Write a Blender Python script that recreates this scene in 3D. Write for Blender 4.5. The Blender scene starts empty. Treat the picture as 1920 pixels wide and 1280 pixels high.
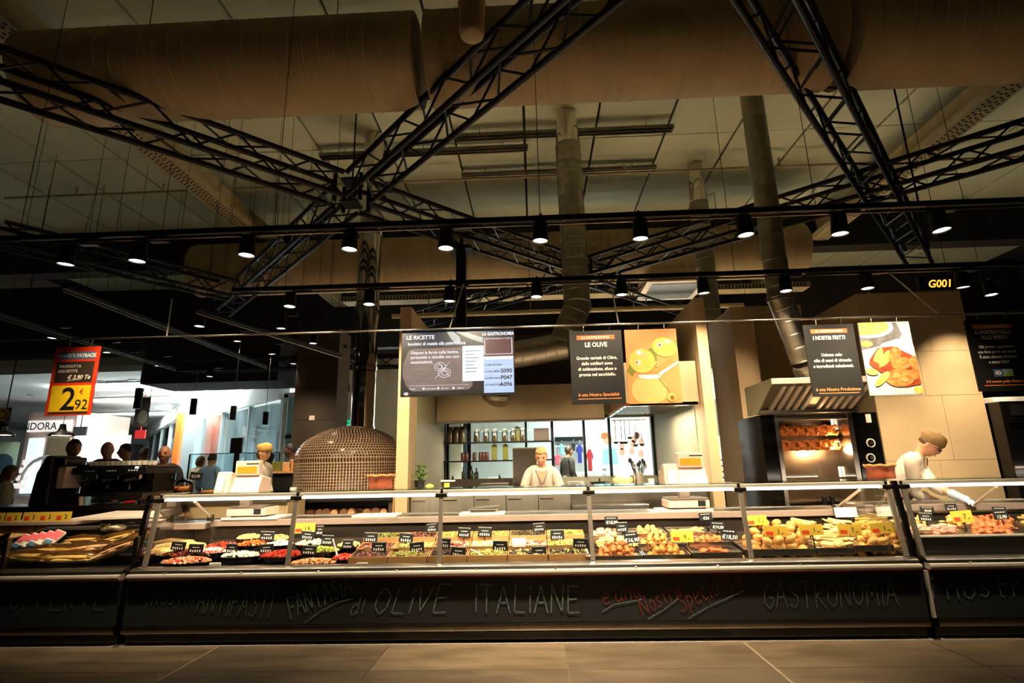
import bpy, bmesh, math, random
from mathutils import Vector, Matrix, Euler
random.seed(7)
SC = bpy.context.scene
COL = SC.collection
# ------------------------------------------------------------------ camera
F_PX, CAM = 1000.0, Vector((0.0, 0.0, 1.30))
PITCH, YAW, ROLL = math.radians(13.3), math.radians(2.15), math.radians(-1.2)
CAM_R = (Matrix.Rotation(YAW, 3, 'Z') @ Matrix.Rotation(PITCH, 3, 'X')
         @ Matrix(((1, 0, 0), (0, 0, -1), (0, 1, 0))) @ Matrix.Rotation(ROLL, 3, 'Z'))
cam_data = bpy.data.cameras.new('camera'); cam_data.sensor_width = 36.0
cam_data.lens = 36.0 * F_PX / 1920.0; cam_data.clip_end = 200
cam = bpy.data.objects.new('camera', cam_data); COL.objects.link(cam)
cam.matrix_world = Matrix.Translation(CAM) @ CAM_R.to_4x4()
SC.camera = cam
def ray(px, py): return CAM_R @ Vector(((px - 960) / F_PX, (640 - py) / F_PX, -1.0))
def at(px, py, Y):
    """the point of the photograph's pixel on the upright plane at depth Y"""
    d = ray(px, py); return CAM + d * (Y / d.y)
def atz(px, py, Z):
    d = ray(px, py); return CAM + d * ((Z - CAM.z) / d.z)
# ------------------------------------------------------------------ view, world
CY = SC.cycles; CY.max_bounces = 8; CY.diffuse_bounces = 4; CY.glossy_bounces = 4; CY.transmission_bounces = 4; CY.transparent_max_bounces = 12
CY.caustics_reflective = True; CY.caustics_refractive = False; CY.use_adaptive_sampling = True; CY.adaptive_threshold = 0.06
SC.view_settings.view_transform = 'Standard'; SC.view_settings.look = 'None'
SC.view_settings.gamma = 1.0; SC.view_settings.use_curve_mapping = False
SC.view_settings.exposure = 1.38
w = bpy.data.worlds.new('dim_hall'); SC.world = w; w.use_nodes = True
w.node_tree.nodes['Background'].inputs[0].default_value = (1.0, 0.80, 0.52, 1)
w.node_tree.nodes['Background'].inputs[1].default_value = 0.004
WARM = (1.0, 0.78, 0.52); WARMW = (1.0, 0.85, 0.66); COOL = (0.93, 1.0, 1.0)
def area(name, loc, rot, sx, sy, power, col, spread=180):
    l = bpy.data.lights.new(name, 'AREA'); l.shape = 'RECTANGLE'; l.size = sx; l.size_y = sy
    l.energy = power; l.color = col; l.spread = math.radians(spread)
    o = bpy.data.objects.new(name, l); COL.objects.link(o); o.location = loc; o.rotation_euler = rot
    return o
# the shopping mall's own ceiling light
for mx, my, pw in ((-13, 21, 520), (-9, 22.5, 560), (-16, 25, 750), (-13, 30, 700), (-7, 20, 150), (1.5, 14.3, 120), (4, 14.3, 80)):
    area('mall_ceiling_light', (mx, my, 4.18 if mx < -5 else 3.85), (0, 0, 0), 3.0, 3.0, pw, COOL, 110)
# uplights added below the mall's coves to brighten its ceiling; glass shop's light
for mx, my, sx, pw in ((-12, 17.9, 9, 210), (-13, 21.3, 10, 220), (-15, 26.4, 12, 220)):
    area('mall_added_uplight', (mx, my, 4.12), (math.pi, 0, 0), sx, .3, pw, COOL)
area('shop_ceiling_light', (-7.0, 20.5, 4.2), (0, 0, 0), 3.0, 4.0, 1000, COOL, 140)
# ------------------------------------------------------------------ helpers
def lin(c):
    r = []
    for v in c[:3]:
        v = v / 255.0
        r.append(v / 12.92 if v <= 0.04045 else ((v + 0.055) / 1.055) ** 2.4)
    return (*r, 1.0)
MATS = {}
def M(name, col, rough=0.5, metal=0.0, var=0.12, scale=14.0, bump=0.0, emit=0.0, stretch=None, col2=None, alpha=1.0, spec=0.5, sheen=0.0):
    """procedural material: noise-broken base colour, optional relief"""
    m = bpy.data.materials.new(name); m.use_nodes = True; nt = m.node_tree; N = nt.nodes; L = nt.links
    b = N['Principled BSDF']; b.inputs['Roughness'].default_value = rough; b.inputs['Metallic'].default_value = metal
    b.inputs['Specular IOR Level'].default_value = spec
    tc = N.new('ShaderNodeTexCoord'); mp = N.new('ShaderNodeMapping'); L.new(tc.outputs['Object'], mp.inputs[0])
    if stretch: mp.inputs['Scale'].default_value = stretch
    nz = N.new('ShaderNodeTexNoise'); nz.inputs['Scale'].default_value = scale; nz.inputs['Detail'].default_value = 4
    L.new(mp.outputs[0], nz.inputs['Vector'])
    rp = N.new('ShaderNodeValToRGB'); c = lin(col)
    c2 = lin(col2) if col2 else tuple(min(1, x * (1 + var)) for x in c[:3]) + (1,)
    c1 = c if col2 else tuple(x * (1 - var) for x in c[:3]) + (1,)
    rp.color_ramp.elements[0].position = 0.32; rp.color_ramp.elements[1].position = 0.68
    rp.color_ramp.elements[0].color = c1; rp.color_ramp.elements[1].color = c2
    L.new(nz.outputs[0], rp.inputs[0]); L.new(rp.outputs[0], b.inputs['Base Color'])
    if name.startswith('scr_'): L.remove(b.inputs['Base Color'].links[0]); b.inputs['Base Color'].default_value = (.012, .012, .014, 1)
    if emit:
        L.new(rp.outputs[0], b.inputs['Emission Color']); b.inputs['Emission Strength'].default_value = emit
    if bump:
        bp = N.new('ShaderNodeBump'); bp.inputs['Strength'].default_value = bump; bp.inputs['Distance'].default_value = 0.01
        L.new(nz.outputs[0], bp.inputs['Height']); L.new(bp.outputs[0], b.inputs['Normal'])
    if alpha < 1: b.inputs['Alpha'].default_value = alpha
    MATS[name] = m; return m
def glass(name, tint=(0.93, 0.97, 0.95), refl=1.0, rough=0.0):
    m = bpy.data.materials.new(name); m.use_nodes = True; nt = m.node_tree; N = nt.nodes; L = nt.links
    N.remove(N['Principled BSDF']); out = N['Material Output']
    tr = N.new('ShaderNodeBsdfTransparent'); tr.inputs[0].default_value = (*tint, 1)
    gl = N.new('ShaderNodeBsdfGlossy'); gl.inputs['Roughness'].default_value = rough
    fr = N.new('ShaderNodeFresnel'); fr.inputs[0].default_value = 1.45
    mu = N.new('ShaderNodeMath'); mu.operation = 'MULTIPLY'; mu.inputs[1].default_value = refl
    mx = N.new('ShaderNodeMixShader'); L.new(fr.outputs[0], mu.inputs[0]); L.new(mu.outputs[0], mx.inputs[0])
    L.new(tr.outputs[0], mx.inputs[1]); L.new(gl.outputs[0], mx.inputs[2]); L.new(mx.outputs[0], out.inputs[0])
    MATS[name] = m; return m
class MB:
    """collects shapes; build() links them as one mesh object"""
    def __init__(s): s.v = []; s.f = []
    def add(s, vs, fs):
        n = len(s.v); s.v += [Vector(p) for p in vs]; s.f += [tuple(i + n for i in f) for f in fs]; return s
    def box(s, x0, x1, y0, y1, z0, z1):
        return s.add([(x0,y0,z0),(x1,y0,z0),(x1,y1,z0),(x0,y1,z0),(x0,y0,z1),(x1,y0,z1),(x1,y1,z1),(x0,y1,z1)],
                     [(3,2,1,0),(4,5,6,7),(0,1,5,4),(1,2,6,5),(2,3,7,6),(3,0,4,7)])
    def obox(s, c, size, rot=None):
        hx, hy, hz = (k / 2 for k in size); R = rot or Matrix.Identity(3)
        P = [(-hx,-hy,-hz),(hx,-hy,-hz),(hx,hy,-hz),(-hx,hy,-hz),(-hx,-hy,hz),(hx,-hy,hz),(hx,hy,hz),(-hx,hy,hz)]
        return s.add([Vector(c) + R @ Vector(p) for p in P], [(3,2,1,0),(4,5,6,7),(0,1,5,4),(1,2,6,5),(2,3,7,6),(3,0,4,7)])
    def prism(s, poly, y0, y1):
        """polygon of (x, z) extruded in y"""
        n = len(poly); vs = [(x, y0, z) for x, z in poly] + [(x, y1, z) for x, z in poly]
        return s.add(vs, [tuple(range(n)), tuple(range(2*n-1, n-1, -1))] + [(i, i+n, (i+1) % n + n, (i+1) % n) for i in range(n)])
    def xprism(s, poly, x0, x1):
        """polygon of (y, z) extruded in x"""
        n = len(poly); vs = [(x0, y, z) for y, z in poly] + [(x1, y, z) for y, z in poly]
        return s.add(vs, [tuple(range(n)), tuple(range(2*n-1, n-1, -1))] + [(i, i+n, (i+1) % n + n, (i+1) % n) for i in range(n)])
    def cyl(s, p0, p1, r0, r1=None, n=10, caps=True):
        return s.tube([p0, p1], [r0, r0 if r1 is None else r1], n, caps)
    def tube(s, pts, r, n=8, caps=True):
        pts = [Vector(p) for p in pts]; rs = r if isinstance(r, (list, tuple)) else [r] * len(pts)
        vs = []; prev = None
        for i, p in enumerate(pts):
            t = (pts[min(i+1, len(pts)-1)] - pts[max(i-1, 0)]).normalized()
            if prev is None: a = t.orthogonal().normalized()
            else:
                a = prev - t * prev.dot(t); a = a.normalized() if a.length > 1e-6 else t.orthogonal().normalized()
            prev = a; b = t.cross(a)
            vs += [p + (a * math.cos(2*math.pi*k/n) + b * math.sin(2*math.pi*k/n)) * rs[i] for k in range(n)]
        fs = [(i*n+k, i*n+(k+1) % n, (i+1)*n+(k+1) % n, (i+1)*n+k) for i in range(len(pts)-1) for k in range(n)]
        if caps: fs += [tuple(range(n-1, -1, -1)), tuple((len(pts)-1)*n+k for k in range(n))]
        return s.add(vs, fs)
    def lathe(s, prof, c=(0, 0, 0), n=20, sx=1.0, sy=1.0, caps=True):
        c = Vector(c); vs = []
        for r, z in prof: vs += [c + Vector((r*sx*math.cos(2*math.pi*k/n), r*sy*math.sin(2*math.pi*k/n), z)) for k in range(n)]
        fs = [(i*n+k, i*n+(k+1) % n, (i+1)*n+(k+1) % n, (i+1)*n+k) for i in range(len(prof)-1) for k in range(n)]
        if caps and prof[0][0] > 1e-5: fs.append(tuple(range(n-1, -1, -1)))
        if caps and prof[-1][0] > 1e-5: fs.append(tuple((len(prof)-1)*n+k for k in range(n)))
        return s.add(vs, fs)
    def ball(s, c, r, nu=8, nv=6, rot=None, jit=0.0):
        c = Vector(c); rx, ry, rz = r if isinstance(r, (tuple, list)) else (r, r, r); R = rot or Matrix.Identity(3)
        vs = [c + R @ Vector((0, 0, -rz))]
        for i in range(1, nv):
            ph = math.pi * i / nv - math.pi / 2
            for k in range(nu):
                j = 1 + random.uniform(-jit, jit); th = 2*math.pi*k/nu
                vs.append(c + R @ Vector((rx*math.cos(ph)*math.cos(th)*j, ry*math.cos(ph)*math.sin(th)*j, rz*math.sin(ph)*j)))
        vs.append(c + R @ Vector((0, 0, rz))); T = len(vs) - 1
        fs = [(0, 1+(k+1) % nu, 1+k) for k in range(nu)]
        for i in range(nv-2):
            fs += [(1+i*nu+k, 1+i*nu+(k+1) % nu, 1+(i+1)*nu+(k+1) % nu, 1+(i+1)*nu+k) for k in range(nu)]
        fs += [(T, 1+(nv-2)*nu+k, 1+(nv-2)*nu+(k+1) % nu) for k in range(nu)]
        return s.add(vs, fs)
    def quad(s, a, b, c, d): return s.add([a, b, c, d], [(0, 1, 2, 3)])
    def ribbon(s, pts, wdt, y, th=0.002):
        """flat stroke in the XZ plane at depth y"""
        for (x0, z0), (x1, z1) in zip(pts[:-1], pts[1:]):
            d = Vector((x1-x0, 0, z1-z0))
            if d.length < 1e-6: continue
            d.normalize(); nrm = Vector((-d.z, 0, d.x)) * wdt / 2; e = d * wdt * 0.35
            a, b = Vector((x0, y, z0)) - e, Vector((x1, y, z1)) + e
            s.quad(a - nrm, b - nrm, b + nrm, a + nrm)
        return s
    def mesh(s, name, smooth=False, off=Vector((0, 0, 0))):
        me = bpy.data.meshes.new(name); me.from_pydata([tuple(p - off) for p in s.v], [], s.f); me.update()
        if smooth:
            me.polygons.foreach_set('use_smooth', [True] * len(me.polygons))
            me.set_sharp_from_angle(angle=math.radians(smooth if smooth > 1 else 40))
        return me
    def build(s, name, mat, parent=None, smooth=False, bevel=0.0, local=False):
        if parent is None:
            xs = [p.x for p in s.v]; ys = [p.y for p in s.v]; zs = [p.z for p in s.v]
            off = Vector(((min(xs)+max(xs))/2, (min(ys)+max(ys))/2, min(zs)))
        else:
            off = Vector((0, 0, 0)); q = parent
            while q is not None and not local: off += q.location; q = q.parent
        o = bpy.data.objects.new(name, s.mesh(name, smooth, off)); COL.objects.link(o)
        if parent is None: o.location = off
        else: o.parent = parent
        o.data.materials.append(MATS[mat] if isinstance(mat, str) else mat)
        if bevel:
            bv = o.modifiers.new('bevel', 'BEVEL'); bv.width = bevel; bv.segments = 2; bv.limit_method = 'ANGLE'
        return o
LABELS = {}
def tag(o, label, cat, group=None):
    o['label'] = label; o['category'] = cat
    if group: o['group'] = group
    return o
def thing(name, label, cat, loc=(0, 0, 0), group=None, rotz=0.0):
    o = bpy.data.objects.new(name, None); COL.objects.link(o); o.location = loc; o.rotation_euler = (0, 0, rotz)
    o.empty_display_size = 0.1
    return tag(o, label, cat, group)
def struct(o): o['kind'] = 'structure'; return o
def stuff(o): o['kind'] = 'stuff'; return o
def copy_tree(o, parent=None):
    c = o.copy(); COL.objects.link(c)
    if parent is not None: c.parent = parent
    for ch in list(o.children): copy_tree(ch, c)
    return c
def text(body, mat, parent, loc, size, align='CENTER', rot=(math.pi/2, 0, 0), shear=0.0, xs=1.0, bold=0.0, name='lettering', space=1.0, local=True):
    cu = bpy.data.curves.new(name, 'FONT'); cu.body = body; cu.size = size; cu.align_x = align; cu.align_y = 'BOTTOM_BASELINE'
    cu.shear = shear; cu.offset = bold; cu.extrude = 0.0003; cu.space_character = space; cu.resolution_u = 3
    o = bpy.data.objects.new(name, cu); COL.objects.link(o); o.rotation_euler = rot; o.scale = (xs, 1, 1)
    off = Vector((0, 0, 0))
    if parent is not None and not local:
        q = parent
        while q is not None: off += q.location; q = q.parent
    o.parent = parent; o.location = Vector(loc) - off
    cu.materials.append(MATS[mat]); return o
# ------------------------------------------------------------------ materials
M('black_metal', (16, 15, 14), 0.45, 0.6, scale=30); M('black_paint', (14, 13, 12), 0.5, scale=20)
M('black_gloss', (10, 9, 9), 0.12, scale=8); M('black_plastic', (18, 17, 17), 0.35, scale=18)
M('truss_black', (26, 23, 20), 0.38, 0.5, scale=25); M('chalkboard', (13, 13, 12), 0.75, var=0.3, scale=6)
M('steel', (196, 190, 180), 0.24, 1.0, var=0.08, scale=6, stretch=(1, 1, 30)); M('steel_dark', (120, 112, 100), 0.3, 1.0, var=0.12, scale=5)
M('steel_soft', (172, 164, 146), 0.36, 0.92, var=0.06, scale=4, stretch=(12, 12, 1)); M('chrome', (210, 205, 198), 0.07, 1.0, var=0.05, scale=4)
M('galvanised', (176, 170, 154), 0.40, 1.0, var=0.14, scale=9); M('aluminium', (206, 198, 184), 0.36, 0.35, var=0.05, scale=12)
M('duct_tan', (178, 156, 118), 0.75, var=0.06, scale=3); M('ceiling_panel', (206, 208, 178), 0.85, var=0.06, scale=1.2)
M('ceiling_joint', (40, 34, 26), 0.9); M('beam_tan', (180, 162, 122), 0.7, var=0.08, scale=5); M('hole_dark', (30, 26, 18), 0.9)
M('wall_tan', (186, 162, 122), 0.7, var=0.05, scale=2.2); M('wall_edge', (186, 158, 118), 0.65, var=0.04, scale=2)
M('wall_green', (150, 146, 118), 0.55, var=0.06, scale=2.5); M('wall_brown', (66, 54, 40), 0.7, var=0.06, scale=2)
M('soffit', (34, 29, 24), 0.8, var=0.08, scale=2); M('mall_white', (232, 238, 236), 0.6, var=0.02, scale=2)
M('mall_grey', (180, 190, 192), 0.5, var=0.04, scale=2); M('mall_floor', (58, 56, 52), 0.25, var=0.06, scale=1.0)
M('floor_tile', (96, 83, 65), 0.32, var=0.3, scale=2.2, stretch=(1, 3.2, 1), bump=0.05)
M('floor_tile_light', (106, 92, 72), 0.32, var=0.28, scale=2.0, stretch=(1, 3.0, 1), bump=0.05)
M('floor_tile_dark', (84, 73, 58), 0.30, var=0.3, scale=2.5, stretch=(1, 3.4, 1), bump=0.05)
M('grout', (122, 108, 84), 0.8); M('aisle_floor', (84, 73, 58), 0.5, scale=3)
M('wood_tray', (182, 136, 84), 0.5, var=0.12, scale=7, stretch=(1, 1, 8)); M('wood_log', (120, 74, 46), 0.8, var=0.3, scale=22)
M('wood_cut', (205, 160, 116), 0.8, var=0.2, scale=30); M('wood_red', (168, 84, 52), 0.5, var=0.25, scale=12); M('wood_shelf', (196, 150, 96), 0.6)
M('board_white', (232, 220, 204), 0.35, var=0.02, scale=6); M('worktop', (158, 140, 128), 0.28, var=0.02, scale=5)
M('scale_pink', (226, 200, 184), 0.4, var=0.03); M('paper', (240, 232, 215), 0.7, var=0.03); M('paper_white', (250, 248, 240), 0.7, var=0.02)
M('orange_glow', (236, 120, 16), 0.5, emit=0.35, var=0.1, scale=60); M('led_orange', (255, 140, 40), 0.5, emit=1.3, var=0.02)
M('lamp_face', (255, 236, 214), 0.4, emit=1.6, var=0.35, scale=90); M('tube_light', (255, 240, 220), 0.4, emit=1.4, var=0.02)
M('mall_light', (244, 255, 255), 0.4, emit=3.0, var=0.02); M('lightbox', (222, 242, 246), 0.4, emit=0.4, var=0.03)
M('red_trim', (150, 20, 18), 0.4); M('sign_red', (232, 62, 26), 0.45, var=0.03); M('sign_yellow', (250, 208, 30), 0.45, var=0.02)
M('tag_yellow', (216, 180, 56), 0.5, var=0.03); M('tag_red', (214, 66, 30), 0.5); M('sign_blue', (70, 112, 158), 0.5, var=0.05); M('sign_brown', (52, 38, 30), 0.6, var=0.1)
M('sign_black', (17, 16, 14), 0.55, var=0.05); M('ink_white', (246, 240, 228), 0.6, var=0.01); M('ink_black', (14, 12, 12), 0.6)
M('ink_orange', (236, 116, 58), 0.6, var=0.04); M('ink_orange_bright', (255, 150, 84), 0.6, var=0.03)
M('chalk', (84, 96, 92), 0.9, var=0.5, scale=70); M('chalk_red', (104, 34, 24), 0.9, var=0.4, scale=70); M('chalk_green', (62, 72, 60), 0.9, var=0.4, scale=70)
M('skin', (222, 164, 126), 0.5, var=0.06, scale=18); M('skin_tan', (176, 118, 84), 0.5, var=0.06, scale=18); M('skin_dark', (112, 72, 52), 0.5, var=0.06)
M('cloth_white', (218, 205, 186), 0.85, var=0.03, scale=30, bump=0.15); M('cloth_apron', (150, 128, 92), 0.85, var=0.06, scale=40)
M('cloth_cap', (138, 108, 64), 0.85, var=0.08, scale=30, bump=0.2); M('cloth_mustard', (204, 160, 84), 0.85, var=0.06)
M('cloth_dark', (34, 32, 34), 0.85); M('cloth_blue', (150, 180, 214), 0.85, var=0.05); M('cloth_grey', (110, 106, 100), 0.85)
M('glove', (206, 222, 244), 0.4, var=0.04); M('hair_dark', (36, 24, 18), 0.6, var=0.3, scale=40); M('hair_blond', (214, 172, 108), 0.55, var=0.2, scale=40)
M('hair_brown', (92, 62, 38), 0.6, var=0.3, scale=40); M('eye', (40, 28, 20), 0.2); M('lips', (176, 92, 76), 0.5)
M('leaf', (92, 132, 42), 0.55, var=0.35, scale=20); M('stem', (90, 110, 50), 0.6); M('pot_dark', (30, 28, 24), 0.5)
M('jar_dark', (74, 62, 34), 0.3, var=0.3, scale=12); M('jar_brown', (70, 34, 22), 0.3, var=0.3); M('oil_green', (108, 110, 44), 0.35, var=0.15, scale=9)
M('bottle_dark', (30, 34, 22), 0.15); M('plastic_white', (236, 230, 218), 0.4, var=0.03); M('juice', (244, 160, 20), 0.35, var=0.1, scale=20)
M('basil_yellow', (228, 206, 60), 0.5); M('rope', (120, 100, 70), 0.8)
# food
M('fry_gold', (196, 122, 44), 0.6, col2=(222, 158, 76), scale=38, bump=0.5); M('fry_brown', (176, 96, 40), 0.6, col2=(212, 136, 66), scale=42, bump=0.5)
M('fry_pale', (216, 166, 84), 0.55, col2=(234, 196, 118), scale=34, bump=0.4); M('bun', (204, 138, 58), 0.5, col2=(228, 178, 98), scale=16, bump=0.2)
M('flat_pale', (226, 184, 100), 0.5, col2=(240, 212, 146), scale=22, bump=0.2); M('chips', (240, 192, 92), 0.5, col2=(250, 216, 130), scale=20)
M('nugget_red', (188, 84, 38), 0.55, col2=(226, 136, 70), scale=34, bump=0.5); M('dough_white', (240, 214, 180), 0.6, col2=(206, 140, 90), scale=24)
M('olive_green', (100, 106, 36), 0.25, col2=(146, 144, 66), scale=60); M('olive_black', (30, 18, 18), 0.2, col2=(62, 38, 34), scale=60)
M('olive_red', (92, 38, 28), 0.25, col2=(140, 72, 54), scale=60); M('olive_yellow', (168, 144, 62), 0.25, col2=(204, 184, 108), scale=60)
M('pepper_red', (206, 44, 30), 0.3, col2=(232, 90, 60), scale=40); M('carrot', (228, 104, 34), 0.35, col2=(240, 140, 66), scale=40)
M('mozzarella', (246, 236, 208), 0.4, var=0.04); M('salad_mix', (226, 196, 150), 0.4, col2=(190, 90, 60), scale=50); M('sprout_green', (186, 196, 84), 0.4, var=0.2)
M('pink_food', (222, 130, 110), 0.4, col2=(236, 176, 150), scale=50); M('cheese', (240, 206, 130), 0.45, var=0.06)
M('bread', (206, 150, 84), 0.7, col2=(232, 190, 126), scale=10, bump=0.3); M('crust', (190, 126, 66), 0.7, var=0.25, scale=16, bump=0.4)
M('chicken', (184, 100, 40), 0.35, col2=(226, 156, 84), scale=14, bump=0.3)
M('label_pink', (226, 90, 100), 0.5, var=0.1); M('label_green', (150, 170, 60), 0.5); M('label_blue', (60, 120, 160), 0.5)
# pictures
M('pic_orange', (226, 128, 66), 0.5, col2=(234, 152, 88), scale=2.5); M('pic_peach', (236, 176, 104), 0.5, var=0.05, scale=4); M('pic_olive', (196, 172, 66), 0.45, col2=(212, 192, 98), scale=9)
M('pic_green', (120, 124, 34), 0.5); M('pic_bowl', (232, 128, 62), 0.5, var=0.1, scale=8); M('pic_white', (250, 240, 226), 0.5, var=0.03); M('pic_pit', (150, 84, 30), 0.5)
M('pic_sky', (150, 166, 180), 0.5, col2=(200, 206, 208), scale=9); M('pic_slate', (74, 58, 46), 0.5, col2=(124, 128, 136), scale=7); M('pic_fry', (244, 176, 66), 0.5, col2=(252, 208, 110), scale=14)
M('pic_chicken', (214, 92, 40), 0.5, col2=(244, 148, 76), scale=30); M('pic_shade', (120, 44, 20), 0.5, col2=(176, 76, 34), scale=20)
# screen (it gives off light)
M('scr_dark', (22, 34, 50), 0.3, emit=0.49, var=0.06); M('scr_black', (20, 18, 22), 0.3, emit=0.20); M('scr_board', (116, 98, 92), 0.3, emit=0.49, var=0.2, scale=7, stretch=(1, 1, 7))
M('scr_paper', (214, 226, 240), 0.3, emit=0.54, var=0.02); M('scr_blue', (164, 184, 220), 0.3, emit=0.54, var=0.04); M('scr_maroon', (104, 58, 62), 0.3, emit=0.36, var=0.04)
M('scr_white', (244, 244, 250), 0.3, emit=0.44, var=0.01); M('scr_fish', (186, 196, 190), 0.3, emit=0.36, var=0.1); M('scr_grey', (128, 140, 160), 0.3, emit=0.36)
# mall
M('mall_pink', (222, 190, 176), 0.5, var=0.05); M('mall_orange', (226, 92, 22), 0.5); M('mall_dark', (52, 50, 48), 0.5); M('mall_teal', (150, 206, 212), 0.3, var=0.06, scale=3)
M('poster_teal', (150, 204, 204), 0.5, col2=(184, 224, 220), scale=3); M('poster_blue', (52, 88, 120), 0.5); M('mall_wood', (160, 140, 110), 0.5)
M('sign_lit', (250, 244, 238), 0.5, emit=0.3, var=0.03); M('ink_silver', (96, 92, 98), 0.4); M('banner', (84, 82, 84), 0.6, col2=(130, 130, 132), scale=5)
M('exit_green', (30, 150, 100), 0.5, emit=0.6); M('cloth_royal', (52, 56, 150), 0.8); M('cloth_pink', (230, 110, 126), 0.8); M('cloth_redm', (190, 40, 40), 0.8)
M('mosaic_tile', (48, 32, 25), 0.16, var=0.45, scale=90, col2=(78, 54, 42)); M('mosaic_grout', (206, 180, 146), 0.7)
glass('case_glass', (0.97, 0.985, 0.975), 0.55); glass('clear_plastic', (0.95, 0.95, 0.93), 1.2, 0.08); glass('jar_glass', (0.93, 0.95, 0.92), 1.0)
glass('glass_edge', (0.45, 0.62, 0.56), 0.9); glass('door_glass', (0.88, 0.84, 0.8), 0.8); glass('shop_glass', (0.80, 0.88, 0.89), 0.9); glass('bag_film', (0.92, 0.88, 0.76), 1.6, 0.15)
M('bounce_floor', (170, 158, 136), 0.4, scale=3); M('cloth_seam', (176, 160, 140), 0.85)
M('hood_steel', (176, 156, 120), 0.42, 0.7, var=0.06, scale=1.6, stretch=(2, 2, .2)); M('post_steel', (146, 138, 126), 0.34, 0.6, var=0.05)
# ------------------------------------------------------------------ the setting
KB0 = 8.95
Y0 = 4.44                                   # front of the deli counters
fl = MB().box(-14, 12, -2, 15, -0.08, -0.012).build('floor', 'grout'); struct(fl)
TW, TD = 1.333, 0.60
seamx = atz(410, 1212, 0).x
for j in range(7):
    for i in range(-5, 9):
        x = seamx + (i - 0) * TW + (0.0 if j % 2 else TW / 2 * 0); y1 = atz(960, 1255, 0).y + 0.0 + (1 - j) * TD
        if x + TW < -8 or x > 9: continue
        MB().box(x + 0.0025, x + TW - 0.0025, y1 - TD + 0.0025, y1 - 0.0025, -0.012, random.uniform(-0.0006, 0.0006)).build(
            'floor_tile', random.choice(['floor_tile', 'floor_tile', 'floor_tile_light', 'floor_tile_dark']), fl)
for k in (-1, 0, 1, 2):
    x = seamx + k * TW * 3
    struct(MB().box(x - 0.008, x + 0.008, -0.5, Y0, -0.01, 0.0016).build('trim_%d' % (k + 2), 'grout'))
struct(MB().box(-14, 12, Y0 + 1.2, 15, -0.011, 0.001).build('floor_aisle', 'aisle_floor'))
struct(MB().box(-1.7, 9, KB0, 13, .0012, .004).build('floor_bounce', 'bounce_floor'))  # pale unseen floor sheet added to bounce spot light onto the ceiling
struct(MB().box(-34, 14, 15, 46, -0.05, 0.0).build('floor_mall', 'mall_floor'))
# ceiling of wide slabs with dark joints
CZ = 6.8
ce = MB().box(-14, 14, -3, 17, CZ + 0.06, CZ + 0.3).build('ceiling', 'ceiling_joint'); struct(ce)
jx = atz(988, 400, CZ).x
for i in range(-11, 12):
    for (ya, yb) in ((-3, 2.6), (2.62, 8.2), (8.22, 13.2), (13.22, 17)):
        x = jx + i * 1.2
        if x < -13.5 or x > 12.8: continue
        MB().box(x + 0.02, x + 1.2 - 0.02, ya, yb, CZ + random.uniform(0, 0.01), CZ + 0.08).build('ceiling_panel', 'ceiling_panel', ce)
# side and rear walls of the hall
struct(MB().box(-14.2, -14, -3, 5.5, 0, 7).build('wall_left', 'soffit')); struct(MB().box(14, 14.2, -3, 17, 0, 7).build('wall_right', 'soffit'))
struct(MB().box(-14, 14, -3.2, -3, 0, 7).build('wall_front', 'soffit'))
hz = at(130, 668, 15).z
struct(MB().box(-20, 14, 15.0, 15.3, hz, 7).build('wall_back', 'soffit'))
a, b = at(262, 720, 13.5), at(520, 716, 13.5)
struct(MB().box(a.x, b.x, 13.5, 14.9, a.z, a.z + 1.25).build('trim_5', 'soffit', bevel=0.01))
a, b = at(556, 690, 11), at(634, 690, 11)
c = MB().box(a.x, b.x, 11, 11.7, 0, 4.3).build('wall_column', 'wall_brown'); struct(c)
for zz in (1.05, 2.35, 3.65): MB().box(a.x - .004, b.x + .004, 10.99, 11.0, zz, zz + .012).build('panel_joint', 'black_paint', c)
# beams of pressed sheet with holes, running away from the viewer
for nm, px, py, side in (('trim_6', 463, 430, 1), ('trim_7', 1560, 430, -1)):
    X = atz(px, py, 6.05).x
    bm = MB().box(X - 0.02, X + 0.02, -1, 14.9, 6.05, 6.5); bm.box(X - 0.17, X + 0.17, -1, 14.9, 6.03, 6.06).box(X - .17, X - .14, -1, 14.9, 6.06, 6.16).box(X + .14, X + .17, -1, 14.9, 6.06, 6.16)
    bo = bm.build(nm, 'beam_tan'); struct(bo)
    hm = MB()
    for q in range(150):
        for s in (-0.10, -0.035, 0.035, 0.10):
            yy = 3.0 + q * 0.085 + (0.04 if abs(s) < .05 else 0)
            hm.box(X + s - 0.014, X + s + 0.014, yy, yy + 0.03, 6.024, 6.03)
    stuff(hm.build('punched_hole', 'hole_dark', bo))
# cross beam of the roof
struct(MB().box(-13.9, 13.9, 11.2, 11.6, 5.9, 6.8).build('trim_8', 'ceiling_joint'))
# ---- kitchen booth walls
WY = 6.1
BH = at(748, 577, WY).z
xl0, xl1 = at(745, 800, WY).x, at(767, 800, WY).x
xr0, xr1 = at(1324, 800, WY).x, at(1344, 800, WY).x
KB = 8.7
def lined_wall(nm, x0, x1, y0, y1, h, mat, edge, inner=None, ix=None):
    o = struct(MB().box(x0, x1, y0, y1, 0, h).build(nm, mat))
    MB().box(x0 - .001, x1 + .001, y0 - 0.012, y0, 0, h + .004).build('end_panel', edge, o)
    if inner: MB().box(ix - .004, ix + .004, y0 + .35, y1 - .02, 0, 2.35).build('splash_panel', inner, o)
    return o
lined_wall('wall_kitchen_left', xl0, xl1, WY, KB, BH, 'wall_tan', 'wall_edge', 'wall_green', xl1 + .004)
lined_wall('wall_kitchen_right', xr0, xr1, WY, KB, BH, 'wall_tan', 'wall_edge', 'wall_green', xr0 - .004)
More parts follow.
